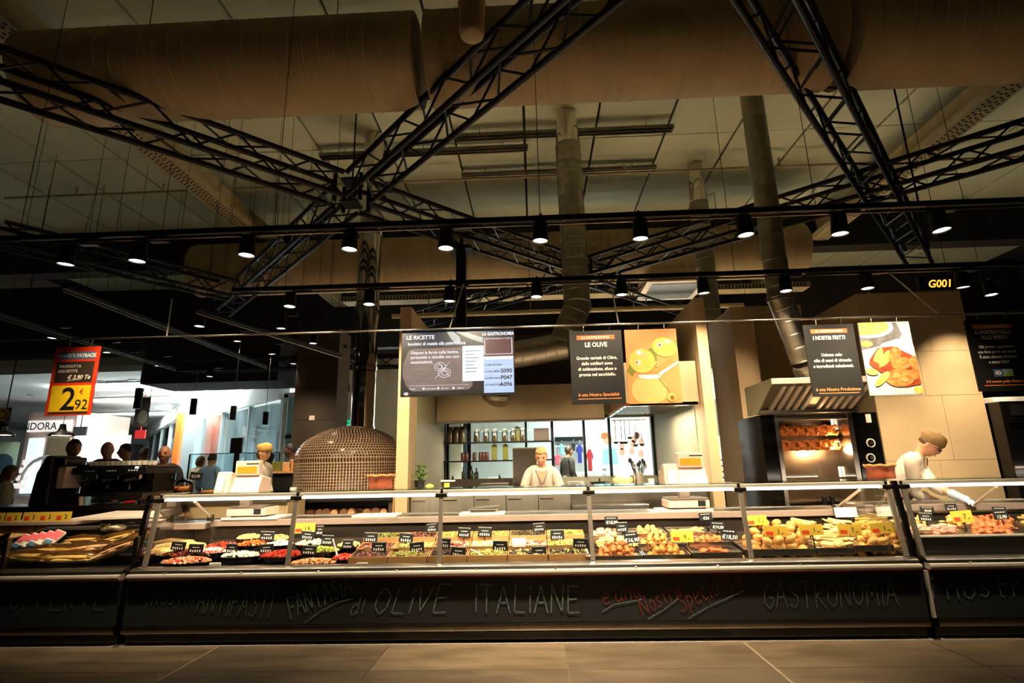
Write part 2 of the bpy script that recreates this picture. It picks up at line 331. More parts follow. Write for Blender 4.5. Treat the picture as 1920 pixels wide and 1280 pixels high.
# back wall of the kitchen: a low wall, a lintel, window between
wz0, wz1 = at(900, 897, KB).z, at(900, 788, KB).z
kb = struct(MB().box(xl1, xr0, KB, KB + .12, 0, wz0).box(xl1, xr0, KB, KB + .12, wz1, 2.4).build('wall_kitchen_back', 'wall_green'))
struct(MB().box(xl0, xr1, KB + .13, KB + .2, 2.2, 3.5).build('wall_kitchen_top', 'wall_brown'))
wfr = struct(MB().box(xl1, xl1 + .05, KB - .02, KB + .1, wz0, wz1).box(xr0 - .05, xr0, KB - .02, KB + .1, wz0, wz1).build('window_1', 'black_metal'))
for px in (879, 987, 1037, 1097, 1145):
    X = at(px, 850, KB).x; MB().box(X - .018, X + .018, KB - .02, KB + .08, wz0, wz1).build('window_mullion', 'black_metal', wfr)
px = [826, 879, 987, 1037, 1097, 1145, 1212]
for u, v in zip(px[:-1], px[1:]):
    MB().box(at(u, 850, KB).x + .02, at(v, 850, KB).x - .02, KB + .03, KB + .036, wz0, wz1).build('window_pane', 'shop_glass', wfr)
# ---- walls on the right, behind the roasting oven
x0, x1, xb = at(1606, 560, 6.8).x, at(1846, 760, 6.8).x, at(1560, 572, 8.3).x
zt = at(1700, 548, 6.8).z
wr = struct(MB().box(x0, x1, 6.8, 8.4, 0, zt).build('wall_block', 'wall_tan'))
for i, (za, zb) in enumerate(((0, 1.28), (1.284, 2.06), (2.064, 2.62), (2.624, zt))):
    xm = x0 + (x1 - x0) * (0.48 if i % 2 == 0 else 0.62)
    MB().box(x0 + .002, xm - .002, 6.79, 6.80, za, zb).build('cladding_panel', 'wall_tan', wr); MB().box(xm + .002, x1 - .002, 6.79, 6.80, za, zb).build('cladding_panel', 'wall_tan', wr)
xk0 = at(1383, 700, 7.4).x
lined_wall('wall_side', xk0, xk0 + .30, 7.4, 8.4, at(1390, 576, 7.4).z, 'wall_tan', 'wall_edge')
struct(MB().box(xk0 + .30, x0 - .001, 8.2, 8.4, 0, at(1470, 572, 8.2).z).build('wall_rear', 'wall_tan'))
struct(MB().box(xr1 + .002, xk0 - .002, 9.3, 9.5, 0, 2.9).build('wall_gap', 'wall_brown'))
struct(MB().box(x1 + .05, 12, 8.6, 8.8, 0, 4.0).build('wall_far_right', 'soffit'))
# ------------------------------------------------------------------ ducts
def ribbed(p0, p1, r, pitch, rib, n=28):
    """straight round duct with raised seams"""
    p0, p1 = Vector(p0), Vector(p1); L = (p1 - p0).length; k = int(L / pitch); pts = []; rs = []
    for i in range(k + 1):
        t = i * pitch / L; c = p0.lerp(p1, t); d = (p1 - p0).normalized()
        for o, rr in ((-pitch * .06, r), (-pitch * .02, r + rib), (pitch * .02, r + rib), (pitch * .06, r)):
            pts.append(c + d * o); rs.append(rr)
    return MB().tube(pts, rs, n)
DZ, DY = 5.5, 4.78
def big_duct(label, x0, x1, y, z, r, sections):
    t = thing('air_duct', label, 'duct', ((x0 + x1) / 2, y, z - r), 'wide round air ducts under the ceiling')
    L = (x1 - x0) / sections
    for i in range(sections):
        ribbed((x0 + i * L, y, z), (x0 + (i + 1) * L, y, z), r, L / round(L / .15), 0.003, 52).build('duct_section', 'duct_tan', t, smooth=14)
        MB().tube([(x0 + i * L - .015, y, z), (x0 + i * L + .015, y, z)], r + .006, 52).build('duct_collar', 'duct_tan', t, smooth=14)
        MB().cyl((x0 + (i + .5) * L, y, z + r - .01), (x0 + (i + .5) * L, y, CZ + .02), .006, n=6).build('hanger_rod', 'steel_dark', t)
    return t
big_duct('wide tan fabric-ribbed air duct crossing the ceiling nearest the viewer', at(90, 140, DY).x, at(1990, 120, DY).x, DY, DZ, 0.47, 5)
big_duct('tan ribbed air duct crossing the ceiling behind the tall chrome flue', at(380, 490, 10.3).x, at(1500, 490, 10.3).x, 10.3, 5.45, 0.55, 4)
# short vertical duct hanging at the top edge
p = at(885, 72, 3.6)
t = thing('drop_duct', 'short tan round duct end hanging down at the top of the frame', 'duct', p)
MB().lathe([(0.02, 0), (.07, .006), (.095, .03), (.104, .08), (.104, 2.4)], p, 24).build('duct_pipe', 'duct_tan', t, smooth=60)
MB().lathe([(.107, .30), (.112, .31), (.112, .33), (.107, .34)], p, 24).build('seam_ring', 'duct_tan', t, smooth=60)
def spiral(name, label, pts, r, mat, top=None, pitch=0.16, rings=True):
    pts = [Vector(q) for q in pts]; t = thing(name, label, 'flue', pts[-1])
    for i in range(len(pts) - 1):
        a, b = pts[i], pts[i + 1]
        ext = (b - a).normalized() * r * .35
        aa = a - (ext if i else Vector()); bb = b + (ext if i < len(pts) - 2 else Vector())
        (ribbed(aa, bb, r, pitch, r * 0.02, 32) if rings else MB().cyl(aa, bb, r, n=32)).build('duct_length', mat, t, smooth=16)
        d = (b - a).normalized()
        MB().cyl(b - d * .03, b + d * .03, r * 1.07, n=24).build('collar_ring', mat, t, smooth=50)
    if top: MB().cyl(top[0], top[1], r * .8, r, n=16).build('roof_cone', 'chrome', t, smooth=50)
    return t
q = at(1066, 300, 7.5)
zt_, zb_ = CZ - .6, at(1078, 575, 7.5).z
e1 = Vector((q.x + .02, 7.5, zb_)); e2 = at(1052, 650, 7.5); e3 = at(940, 670, 7.5); e4 = at(930, 740, 7.7)
spiral('spiral_duct', 'thick ribbed metal duct dropping behind the screen and turning left', [(q.x, 7.5, zt_), e1, e2, e3, e4], 0.195, 'galvanised', ((q.x, 7.5, CZ - .01), (q.x, 7.5, zt_)))
q = at(1312, 400, 9.2); e1 = at(1338, 610, 9.2)
spiral('spiral_duct', 'slim grey metal duct beside the right kitchen wall', [(q.x, 9.2, CZ - .8), (q.x, 9.2, e1.z), at(1347, 650, 9.2) , at(1325, 688, 9.2)], 0.165, 'galvanised', ((q.x, 9.2, CZ - .01), (q.x, 9.2, CZ - .8)))
q = at(1430, 330, 6.05); e1 = at(1466, 560, 6.05)
spiral('spiral_duct', 'ribbed metal duct leaning down to the chicken roaster hood', [(q.x, 6.05, CZ), (q.x, 6.05, e1.z), at(1512, 690, 6.2), at(1520, 716, 6.3)], 0.135, 'galvanised')
q = at(684, 700, 7.9)
spiral('chrome_flue', 'polished chrome flue rising from the mosaic pizza oven', [(q.x, 7.9, CZ), (q.x, 7.9, at(690, 437, 7.9).z), (q.x, 7.9, at(688, 575, 7.9).z), (q.x, 7.9, at(682, 692, 7.9).z), (q.x, 7.9, 1.9)], 0.175, 'chrome', rings=False)
# ------------------------------------------------------------------ trusses
TS = 0.33
def truss(label, p, q, s=TS, pitch=0.42):
    p, q = Vector(p), Vector(q); d = q - p; L = d.length; d.normalize(); n = Vector((-d.y, d.x, 0)); u = Vector((0, 0, 1)); h = s / 2
    t = thing('roof_truss', label, 'truss', (p + q) / 2 - u * h, 'black box trusses below the ceiling')
    cs = [(-h, -h), (h, -h), (h, h), (-h, h)]
    for a, b in cs: MB().cyl(p + n*a + u*b, q + n*a + u*b, 0.034, n=8).build('chord', 'truss_black', t, smooth=60)
    k = int(L / pitch)
    for i in range(4):
        (a0, b0), (a1, b1) = cs[i], cs[(i + 1) % 4]; pts = []
        for j in range(k + 1):
            a_, b_ = ((a0, b0), (a1, b1))[j % 2]; pts.append(p + d * (j * pitch) + n*a_ + u*b_)
        m = MB()
        for g, e in zip(pts[:-1], pts[1:]): m.cyl(g, e, 0.013, n=5, caps=False)
        m.build('lacing', 'truss_black', t)
    return t
TZ = 4.9
n0, n1 = atz(660, 362, TZ), atz(1090, 508, TZ)
dA = Vector((1, 1, 0)).normalized(); dB = Vector((-1, 1, 0)).normalized()
dA = (n1 - n0).normalized()
truss('black box truss running from the top left to the chrome flue', n0 - dA * 6.5, n0 - dA * .2)
truss('black box truss between the chrome flue and the thick ribbed duct', n0 + dA * .2, n1 - dA * .2)
truss('black box truss running away behind the right kitchen wall', n1 + dA * .2, n1 + dA * 5.5)
dB = (atz(450, 550, TZ) - atz(1080, 0, TZ)).normalized()
truss('black box truss rising steeply to the top centre of the frame', n0 - dB * 6.2, n0 - dB * .2)
truss('black box truss running away leftwards from the chrome flue', n0 + dB * .2, n0 + dB * 6.6)
dC = (atz(1920, 262, TZ) - n1).normalized()
truss('black box truss running from the thick ribbed duct to the right edge', n1 + dC * .2, n1 + dC * 7.5)
truss('black box truss running away leftwards from the thick ribbed duct', n1 - dC * .2, n1 - dC * 5.2)
p0, p1 = atz(1450, 0, TZ), atz(1722, 480, TZ)
truss('black box truss descending steeply in the upper right', p0 - (p1 - p0).normalized() * 1.0, p1, 0.34)
truss('far black box truss above the left side of the hall', atz(0, 440, TZ), atz(440, 545, TZ))
truss('far black box truss above the mall entrance on the left', Vector((-17, 14.6, hz + .12)), Vector((-9.0, 14.6, hz + .12)), 0.3)
truss('far black box truss above the white wall beside the chrome flue', Vector((-9.0, 13.2, at(560, 680, 13.2).z)), Vector((-3.2, 13.2, at(720, 678, 13.2).z)), 0.28)
for nm, nd in (('black junction block where four trusses meet by the chrome flue', n0), ('black junction block where trusses meet by the thick ribbed duct', n1)):
    t = thing('truss_node', nm, 'truss joint', nd - Vector((0, 0, .19)))
    for sx in (-.17, .17):
        for sy in (-.17, .17): MB().cyl(nd + Vector((sx, sy, -.19)), nd + Vector((sx, sy, .19)), .028, n=8).build('corner_post', 'truss_black', t)
    for sz in (-.16, .16): MB().box(nd.x - .12, nd.x + .12, nd.y - .12, nd.y + .12, nd.z + sz - .012, nd.z + sz + .012).build('node_plate', 'truss_black', t, bevel=.006)
    MB().cyl(nd, nd + Vector((0, 0, 1.9)), .012, n=6).build('hanger_rod', 'truss_black', t)
# slim unlit strip lights hung under the ceiling
for i, (xa, xb, y_, lb) in enumerate(((598, 990, 291, 'left of the three'), (866, 1230, 328, 'lowest of the three'), (850, 1262, 255, 'highest of the three'))):
    a, b = atz(xa, y_ + 4, 6.62), atz(xb, y_ - 8, 6.62); Yc = (a.y + b.y) / 2
    t = thing('strip_light', 'long dark unlit strip light under the ceiling, ' + lb, 'ceiling light', ((a.x + b.x) / 2, Yc, 6.60), 'unlit strip lights')
    MB().box(a.x, b.x, Yc - .06, Yc + .06, 6.63, 6.70).build('housing', 'steel_dark', t, bevel=.008)
    for s in (-.035, .035): MB().cyl((a.x + .03, Yc + s, 6.615), (b.x - .03, Yc + s, 6.615), .014, n=8).build('tube', 'plastic_white' if i == 9 else 'steel_dark', t)
    for f_ in (.12, .5, .88): MB().cyl((a.x + (b.x - a.x) * f_, Yc, 6.70), (a.x + (b.x - a.x) * f_, Yc, CZ + .02), .006, n=5).build('hanger_rod', 'steel_dark', t)
# sprinkler pipe across the ceiling
t = thing('sprinkler_pipe', 'thin pipe with sprinkler drops crossing high under the ceiling', 'pipe', (0, 8.9, 6.5))
MB().cyl((-10, 8.9, 6.52), (9, 8.9, 6.52), .022, n=8).build('pipe', 'beam_tan', t)
for X in (-8.6, -6.9, -4.2, -1.2, 1.8, 4.6): MB().cyl((X, 8.9, 6.52), (X, 8.9, 6.66), .012, n=6).lathe([(.03, 6.66), (.03, 6.68)], (X, 8.9, 0), 8).build('sprinkler', 'beam_tan', t)
t = thing('service_pipe', 'long pale service pipe low behind the thick ribbed duct', 'pipe', (1.0, 11.0, 4.55))
MB().cyl((-3, 11.0, at(830, 590, 11).z), (4.5, 11.0, at(1300, 575, 11).z), .05, n=12).build('pipe', 'beam_tan', t, smooth=50)
for X in (-2.2, 0, 2.2, 4.0): MB().cyl((X, 11, 4.6), (X, 11, 5.9), .012, n=5).build('hanger_rod', 'steel_dark', t)
# air-conditioning cassette
p = atz(1258, 545, 4.75)
t = thing('ceiling_cassette', 'boxy pale air-conditioning cassette hanging behind the truss crossing', 'air conditioner', (p.x, p.y, 4.7))
MB().box(p.x - .55, p.x + .55, p.y - .55, p.y + .55, 4.75, 5.1).build('housing', 'wall_tan', t, bevel=.02); MB().box(p.x - .48, p.x + .48, p.y - .48, p.y + .48, 4.73, 4.75).build('grille', 'steel_dark', t)
MB().box(p.x - .6, p.x + .6, p.y - .6, p.y + .6, 4.745, 4.755).build('trim_frame', 'paper', t)
# perforated pale tray behind
t = thing('cable_tray', 'pale ribbed cable tray crossing behind the dark post', 'cable tray', (1, 12, 5.0))
za = at(800, 560, 12).z
MB().box(-4.5, 6.5, 12, 12.4, za, za + .02).box(-4.5, 6.5, 12, 12.02, za, za + .12).build('tray', 'beam_tan', t)
m = MB()
for i in range(140): m.box(-4.5 + i * .078, -4.5 + i * .078 + .03, 11.99, 12.0, za + .02, za + .10)
for X in (-4, -1, 2, 5): MB().cyl((X, 12.2, za + .02), (X, 12.2, CZ + .02), .012, n=5).build('hanger_rod', 'steel_dark', t)
stuff(m.build('tray_slots', 'hole_dark', t))
# ------------------------------------------------------------------ tracks and spotlights
def track(label, p, q, hang=True):
    p, q = Vector(p), Vector(q); t = thing('light_track', label, 'light track', (p + q) / 2)
    d = (q - p).normalized(); n = Vector((-d.y, d.x, 0))
    m = MB(); R = Matrix((d, n, Vector((0, 0, 1)))).transposed()
    m.obox((p + q) / 2 + Vector((0, 0, .02)), ((q - p).length, .04, .045), R).build('rail', 'black_metal', t, bevel=.004)
    MB().cyl(p + Vector((0, 0, -.03)), q + Vector((0, 0, -.03)), .010, n=6).build('cable_rod', 'steel_dark', t)
    if hang:
        k = max(2, int((q - p).length / 2.2))
        for i in range(k):
            c = p.lerp(q, (i + .5) / k); MB().cyl(c + Vector((0, 0, .04)), (c.x, c.y, CZ + .02), .003, n=5).build('hanger_wire', 'black_metal', t)
    return t
ZT1 = at(960, 412, 4.0).z; ZT2 = at(1000, 528, 5.5).z
track('long black lighting track nearest the viewer, across the whole width', (-5.4, 4.0, ZT1 - .02), (5.6, 4.0, ZT1 - .02))
track('second black lighting track, above the kitchen side of the counter', (-3.3, 5.5, ZT2 + .0), (5.5, 5.5, ZT2 + .0))
SPOTS = []
def make_spot():
    """lamp head pointing straight down, origin at the middle of its lower rim"""
    t = thing('track_spotlight', '', 'spotlight', (0, 0, 0), 'black track spotlights')
    MB().lathe([(0, .03), (.05, .03), (.06, .0), (.064, .0), (.064, .02), (.056, .15), (.05, .165), (.0, .165)], n=20).build('housing', 'black_metal', t, smooth=40, local=True)
    MB().lathe([(.0, .004), (.03, .006), (.057, .008)], n=20, caps=False).build('lamp_glass', 'lamp_face', t, local=True)
    MB().lathe([(.057, .006), (.059, -.001), (.063, -.001), (.064, .003)], n=20, caps=False).build('rim', 'steel_dark', t, local=True)
    MB().box(-.012, .012, .05, .09, .09, .26).build('bracket', 'black_metal', t, local=True, bevel=.003)
    MB().box(.05, .20, .03, .085, .185, .235).build('gear_box', 'black_plastic', t, local=True, bevel=.004)
    return t
proto = make_spot(); first = [True]
def spot(px, py, Y, label, power=120, beam=(0.0, 0.3), cone=54, scale=1.0, head=None, col=WARM, top=4.75):
    """beam: sideways and forward swing of the light relative to straight down"""
    o = proto if first[0] else copy_tree(proto); first[0] = False
    p = at(px, py, Y); o.location = p; o['label'] = label; o.scale = (scale,) * 3
    hd = head if head is not None else (random.uniform(-.05, .05), random.uniform(-.06, .06)); o.rotation_euler = (hd[1], hd[0], 0)
    if (top - p.z)/scale > .2 and py: MB().cyl((0, .07, .2), (0, .07, (top - p.z)/scale + .02), .010 if (top - p.z) < .5 else .003, n=6).build('stem', 'black_metal', o, local=True)
    if power:
        l = bpy.data.lights.new('spot_beam', 'SPOT'); l.energy = power; l.color = col; l.spot_size = math.radians(cone); l.spot_blend = .9; l.shadow_soft_size = .04
        q = bpy.data.objects.new('spot_beam', l); COL.objects.link(q); q.parent = o; q.location = (0, 0, -.004); q.rotation_euler = (beam[1] - hd[1], beam[0] - hd[0], 0)
    SPOTS.append(o); return o
ORD = ['first', 'second', 'third', 'fourth', 'fifth', 'sixth', 'seventh', 'eighth', 'ninth', 'tenth', 'eleventh', 'twelfth', 'thirteenth']
for i, (x, y) in enumerate(((123, 496), (257, 490), (462, 479), (655, 468), (836, 466), (1013, 452), (1201, 448), (1399, 441), (1575, 439), (1766, 432))):
    spot(x, y, 4.0, 'black spotlight on the nearest track, %s from the left' % ORD[i], {5: 330, 6: 240, 3: 88, 8: 60, 9: 70, 1: 60}.get(i, 74), (0.0, {5: .0, 6: .05}.get(i, .62)), 70 if i in (5, 6) else 80, top=ZT1)
for i, (x, y) in enumerate(((543, 575), (692, 571), (843, 565), (1006, 557), (1166, 553), (1320, 550), (1474, 546), (1627, 541), (1806, 539))):
    spot(x, y, 5.5, 'black spotlight on the second track, %s from the left' % ORD[i], 88, ((0, -.02), (0, .42), (0, .0), (0, .35), (0, .05), (0, .48), (.05, .95), (0, .0), (.06, .50))[i], 66 if i < 8 else 50, top=ZT2)
spot(1859, 553, 6.1, 'lone black spotlight beyond the second track at the right edge', 60, top=CZ)
# tracks running away on the left with their lamps
ZL = 3.3
for i, (a, b, lb) in enumerate((((118, 540), (500, 688), 'black lighting track running away on the left, its near end high'), ((368, 582), (640, 668), 'black lighting track running away just left of the chrome flue'), ((-60, 575), (330, 692), 'black lighting track running away at the far left'))):
    p, q = atz(*a, ZL), atz(*b, ZL); q.y = min(q.y, 13.2); t = track(lb, p, q, False)
    for k in range(4):
        c = p.lerp(q, (k + .5) / 4); MB().cyl(c, (c.x, c.y, CZ + .02), .003, n=5).build('hanger_wire', 'black_metal', t)
for i, (x, y, Y) in enumerate(((374, 612, 6.6), (527, 616, 7.0), (587, 644, 8.2), (445, 640, 9.0), (510, 664, 9.4), (97, 634, 8.6), (200, 661, 10.0), (297, 686, 10.8), (393, 706, 11.4), (550, 682, 11.0), (630, 668, 11.2))):
    spot(x, y, Y, 'small black spotlight over the coffee bar, %s by nearness' % ORD[i], 36 if i < 5 else 14, (0, random.uniform(-.2, .25)), 80, 1.0 if i < 5 else 1.1, top=CZ)
# unseen spots added behind the kitchen walls to brighten the ceiling by bounce
track('added black lighting track, unseen behind the kitchen', (-1.4, 11.9, 3.3), (6.2, 11.9, 3.3))
for i in range(5): 
    X = -.9 + i * 1.7; o = spot(0, 0, 10.6, 'added black bounce spotlight, unseen behind the kitchen, %s from the left' % ORD[i], 640, (0, .1), 90, top=3.3); o.location = (X, 11.9, 3.08)
# dark post carrying the trusses in front of the far duct
a, b = at(855, 470, 7.6), at(873, 470, 7.6); zz = at(864, 612, 7.6).z
t = thing('ceiling_post', 'thick black vertical post hanging behind the menu screen', 'post', ((a.x + b.x) / 2, 7.6, zz))
MB().box(a.x, b.x, 7.6, 7.74, zz, a.z).build('post', 'black_metal', t, bevel=.006); MB().box(a.x - .1, b.x + .1, 7.5, 7.84, a.z, a.z + .05).build('plate', 'black_metal', t)
MB().cyl(((a.x + b.x) / 2, 7.67, a.z), ((a.x + b.x) / 2, 7.67, 4.78), .03, n=8).build('neck', 'black_metal', t)
# black pendant lamps over the coffee bar
def pendant(px, py0, py1, Y, w_, label, ztop):
    a, b = at(px, py0, Y), at(px, py1, Y); t = thing('pendant_lamp', label, 'pendant lamp', b, 'slim black cylinder pendants')
    MB().lathe([(0, .03), (w_ * .9, .03), (w_ * .92, 0), (w_, 0), (w_, a.z - b.z), (.01, a.z - b.z)], b, 16).build('shade', 'black_metal', t, smooth=40)
    MB().lathe([(0, .01), (w_ * .88, .01)], b, 16).build('bulb_glass', 'lamp_face', t)
    MB().cyl((b.x, b.y, a.z), (b.x, b.y, ztop), .004, n=5).build('cord', 'black_plastic', t)
pendant(257, 728, 766, 7.2, .05, 'slim black cylinder pendant beside the dark hanging banner', CZ)
pendant(361, 747, 777, 8.4, .05, 'slim black cylinder pendant left of the middle one', CZ)
pendant(436, 761, 787, 9.2, .05, 'slim black cylinder pendant, middle one by the glass shopfront', CZ)
pendant(497, 772, 796, 9.45, .05, 'slim black cylinder pendant nearest the brown column', CZ)
# bell-shaped pendant
for px, py, lb in ((115, 817, 'black bell-shaped pendant in front of the pale jewellery shop'), (2, 816, 'black bell-shaped pendant cut by the left edge of the frame')):
    b = at(px, py, 9.0); t = thing('pendant_lamp', lb, 'pendant lamp', b)
    MB().lathe([(0, .03), (.17, .03), (.185, 0), (.19, .005), (.16, .05), (.075, .075), (.055, .12), (.04, .2), (.0, .21)], b, 24).build('shade', 'black_metal', t, smooth=50)
    MB().lathe([(0, .012), (.17, .012)], b, 20).build('bulb_glass', 'lamp_face', t)
    MB().cyl((b.x, b.y, b.z + .2), (b.x, b.y, CZ), .005, n=5).build('cord', 'black_plastic', t)
# ------------------------------------------------------------------ chalk lettering
GL = {
 'A': [[(0,0),(.3,1),(.6,0)],[(.1,.38),(.52,.38)]], 'N': [[(0,0),(.05,1),(.5,0),(.58,1)]], 'T': [[(0,1),(.62,1)],[(.31,1),(.3,0)]],
 'I': [[(.12,1),(.1,0)]], 'i': [[(.12,.62),(.1,0)],[(.13,.86),(.15,.95)]], 'P': [[(.05,0),(.05,1),(.45,.95),(.5,.7),(.4,.5),(.05,.46)]],
 'S': [[(.52,.88),(.3,1),(.08,.82),(.2,.58),(.45,.44),(.5,.2),(.28,0),(.02,.12)]], 'F': [[(.5,1),(.05,1),(.03,0)],[(.05,.52),(.42,.54)]],
 'O': [[(.3,1),(.06,.75),(.02,.3),(.25,0),(.5,.2),(.56,.7),(.3,1)]], 'L': [[(.12,1),(.05,.02),(.5,0)]], 'V': [[(0,1),(.22,0),(.56,1)]],
 'E': [[(.5,.98),(.05,1),(.03,0),(.52,.02)],[(.05,.5),(.42,.52)]], 'G': [[(.52,.85),(.3,1),(.06,.72),(.04,.25),(.28,0),(.52,.2),(.52,.45),(.3,.45)]],
 'R': [[(.04,0),(.05,1),(.42,.95),(.48,.72),(.36,.52),(.06,.5),(.52,0)]], 'M': [[(0,0),(.08,1),(.32,.35),(.58,1),(.64,0)]],
 'n': [[(.05,.6),(.05,0)],[(.05,.45),(.25,.6),(.4,.45),(.4,0)]], 'o': [[(.24,.6),(.05,.4),(.08,.08),(.28,0),(.42,.2),(.4,.48),(.24,.6)]],
 's': [[(.36,.52),(.2,.6),(.06,.46),(.32,.2),(.22,0),(.02,.1)]], 't': [[(.2,.95),(.18,.08),(.3,0)],[(.02,.62),(.4,.64)]], 'r': [[(.06,.6),(.06,0)],[(.06,.4),(.2,.58),(.34,.56)]],
 'd': [[(.4,1),(.4,0)],[(.4,.45),(.22,.58),(.04,.35),(.1,.04),(.26,.02),(.4,.2)]], 'e': [[(.05,.3),(.42,.36),(.36,.56),(.2,.6),(.05,.42),(.06,.12),(.24,0),(.42,.1)]],
 "'": [[(.05,1),(.02,.8)]], 'u': [[(.05,.6),(.06,.12),(.2,0),(.38,.15),(.4,.6)],[(.4,.3),(.44,0)]], 'a': [[(.4,.6),(.2,.6),(.04,.35),(.12,.02),(.3,.08),(.4,.5),(.42,0)]],
 'p': [[(.05,.6),(.03,-.35)],[(.05,.45),(.25,.6),(.42,.35),(.28,.02),(.05,.15)]], 'c': [[(.4,.5),(.2,.6),(.04,.32),(.18,0),(.4,.1)]], 'l': [[(.1,1),(.08,.05),(.2,0)]],
 'à': [[(.4,.6),(.2,.6),(.04,.35),(.12,.02),(.3,.08),(.4,.5),(.42,0)],[(.1,.95),(.26,.78)]], 'è': [[(.05,.3),(.42,.36),(.36,.56),(.2,.6),(.05,.42),(.06,.12),(.24,0),(.42,.1)],[(.1,.95),(.26,.78)]],
 ' ': []}
def chalk(word, a, b, hpx, mat, parent, wd=0.010, slant=0.1, yy=None):
    yy = Y0 - 0.004 if yy is None else yy
    A, B = at(*a, yy), at(*b, yy); L = (B - A).length; ux = (B - A) / L; uz = Vector((-ux.z, 0, ux.x))
    h = (at(a[0], a[1] - hpx, yy) - A).length
    adv = sum(.22 if c == ' ' else max([p[0] for s in GL[c] for p in s]) + .16 for c in word); sx = L / adv; x = 0; m = MB()
    for c in word:
        if c == ' ': x += .22; continue
        k = random.uniform(.92, 1.08); dz = random.uniform(-.03, .03)
        for s in GL[c]:
            P = [A + ux * ((x + p[0] + slant * p[1]) * sx) + uz * ((p[1] * k + dz) * h) for p in s]
            m.ribbon([(p.x, p.z) for p in P], wd, yy)
        x += max([p[0] for s in GL[c] for p in s]) + .16
    return m.build('chalk_word', mat, parent)
def chalk_line(pts, parent, mat='chalk', wd=.008):
    P = [at(x, y, Y0 - .004) for x, y in pts]; MB().ribbon([(p.x, p.z) for p in P], wd, Y0 - .004).build('chalk_stroke', mat, parent)
# ------------------------------------------------------------------ deli counters
GZ0, GZ1 = 0.575, 1.105            # glass foot and head
GY0, GY1 = Y0 + 0.06, Y0 + 0.15
DECK = 0.54
def case(label, x0, x1, posts, full=True, deck=DECK):
    t = thing('deli_counter', label, 'display counter', ((x0 + x1) / 2, Y0 + .5, 0))
    MB().box(x0, x1, Y0 + .05, Y0 + 1.0, .012, .10).build('plinth', 'black_gloss', t)
    MB().box(x0, x1, Y0 - .005, Y0 + .05, 0, .012).build('floor_strip', 'aluminium', t)
    MB().xprism([(Y0 + .05, .10), (Y0 + .02, .085), (Y0 - .005, .10), (Y0 - .012, .125), (Y0 - .005, .15), (Y0 + .05, .155)], x0, x1).build('kick_rail', 'steel_dark', t, smooth=50)
    fp = MB().box(x0, x1, Y0, Y0 + .03, .155, .482).build('front_panel', 'chalkboard', t)
    MB().box(x0, x1, Y0 - .012, Y0 + .03, .482, .492).build('red_strip', 'red_trim', t)
    MB().xprism([(Y0 + .04, .492), (Y0 - .012, .492), (Y0 - .03, .5), (Y0 - .034, .515), (Y0 - .028, .53), (Y0 + .0, .535), (Y0 + .04, .535)], x0, x1).build('bumper_rail', 'aluminium', t, smooth=50)
    MB().xprism([(Y0 + .04, .537), (Y0 - .008, .537), (Y0 + .0, .556), (Y0 + .03, .572), (Y0 + .09, .575), (Y0 + .09, .537)], x0, x1).build('sill', 'steel', t, smooth=30)
    for i in range(int((x1 - x0) / .62)): MB().lathe([(.008, 0), (.012, .004), (.006, .01)], (x0 + .3 + i * .62, Y0 - .015, .535), 8).build('rail_bolt', 'chrome', t)
    # cabinet body, refrigerated well
    MB().box(x0, x1, Y0 + .05, Y0 + 1.05, .10, deck).build('well_base', 'steel_dark', t)
    MB().box(x0, x1, Y0 + .82, Y0 + .90, deck, .80).build('well_back', 'wall_brown', t)
    MB().box(x0, x1, Y0 + .90, Y0 + 1.10, .0, .812).build('cabinet_back', 'steel_soft', t)
    return t, fp
def bays(t, posts, x0, x1, lit=True):
    ys = lambda z: GY0 + (GY1 - GY0) * (z - GZ0) / (GZ1 - GZ0)
    for i, X in enumerate(posts):
        MB().xprism([(GY0 - .004, GZ0), (GY0 + .022, GZ0), (GY1 + .022, GZ1), (GY1 - .004, GZ1)], X - .017, X + .017).build('glass_post', 'post_steel', t, bevel=.003)
        MB().box(X - .05, X + .05, GY1 - .012, GY1 + .045, GZ1 - .035, GZ1 + .0).build('post_bracket', 'steel', t, bevel=.004)
        MB().cyl((X, GY1 + .02, GZ1), (X, GY1 + .02, GZ1 + .028), .011, n=8).build('shelf_pin', 'black_metal', t)
    for a, b in zip(posts[:-1], posts[1:]):
        pn = MB().xprism([(GY0 + .006, GZ0 + .002), (GY0 + .012, GZ0 + .002), (GY1 + .012, GZ1 - .004), (GY1 + .006, GZ1 - .004)], a + .019, b - .019).build('glass_pane', 'case_glass', t)
        sh = MB().box(a + .003, b - .003, GY1 - .03, GY1 + .40, GZ1 + .030, GZ1 + .038).build('top_glass', 'case_glass', t)
        MB().box(a + .003, b - .003, GY1 - .033, GY1 - .03, GZ1 + .030, GZ1 + .038).build('glass_edge', 'glass_edge', sh)
        MB().box(a + .02, b - .02, GY1 + .004, GY1 + .05, GZ1 + .0, GZ1 + .027).build('light_profile', 'aluminium', t, bevel=.004)
        MB().cyl((a + .055, GY1 + .012, GZ1 - .012), (b - .055, GY1 + .012, GZ1 - .012), .013, n=10).build('light_tube', 'tube_light', t, smooth=60)
        if lit:
            o = area('case_light', ((a + b) / 2, GY1 + .035, GZ1 - .028), (math.radians(28), 0, 0), b - a - .1, .03, 1.9, WARMW); off = t.location
            o.parent = t; o.location = Vector(o.location) - off
PX = [285, 547, 825, 1108, 1400, 1686]
posts = [at(x, 990, Y0 + .1).x for x in PX]
X0, X1 = posts[0] - .07, posts[-1] + .04
main, fp = case('long glass-fronted deli counter with chalkboard front in the middle', X0, X1, posts)
bays(main, posts, X0, X1)
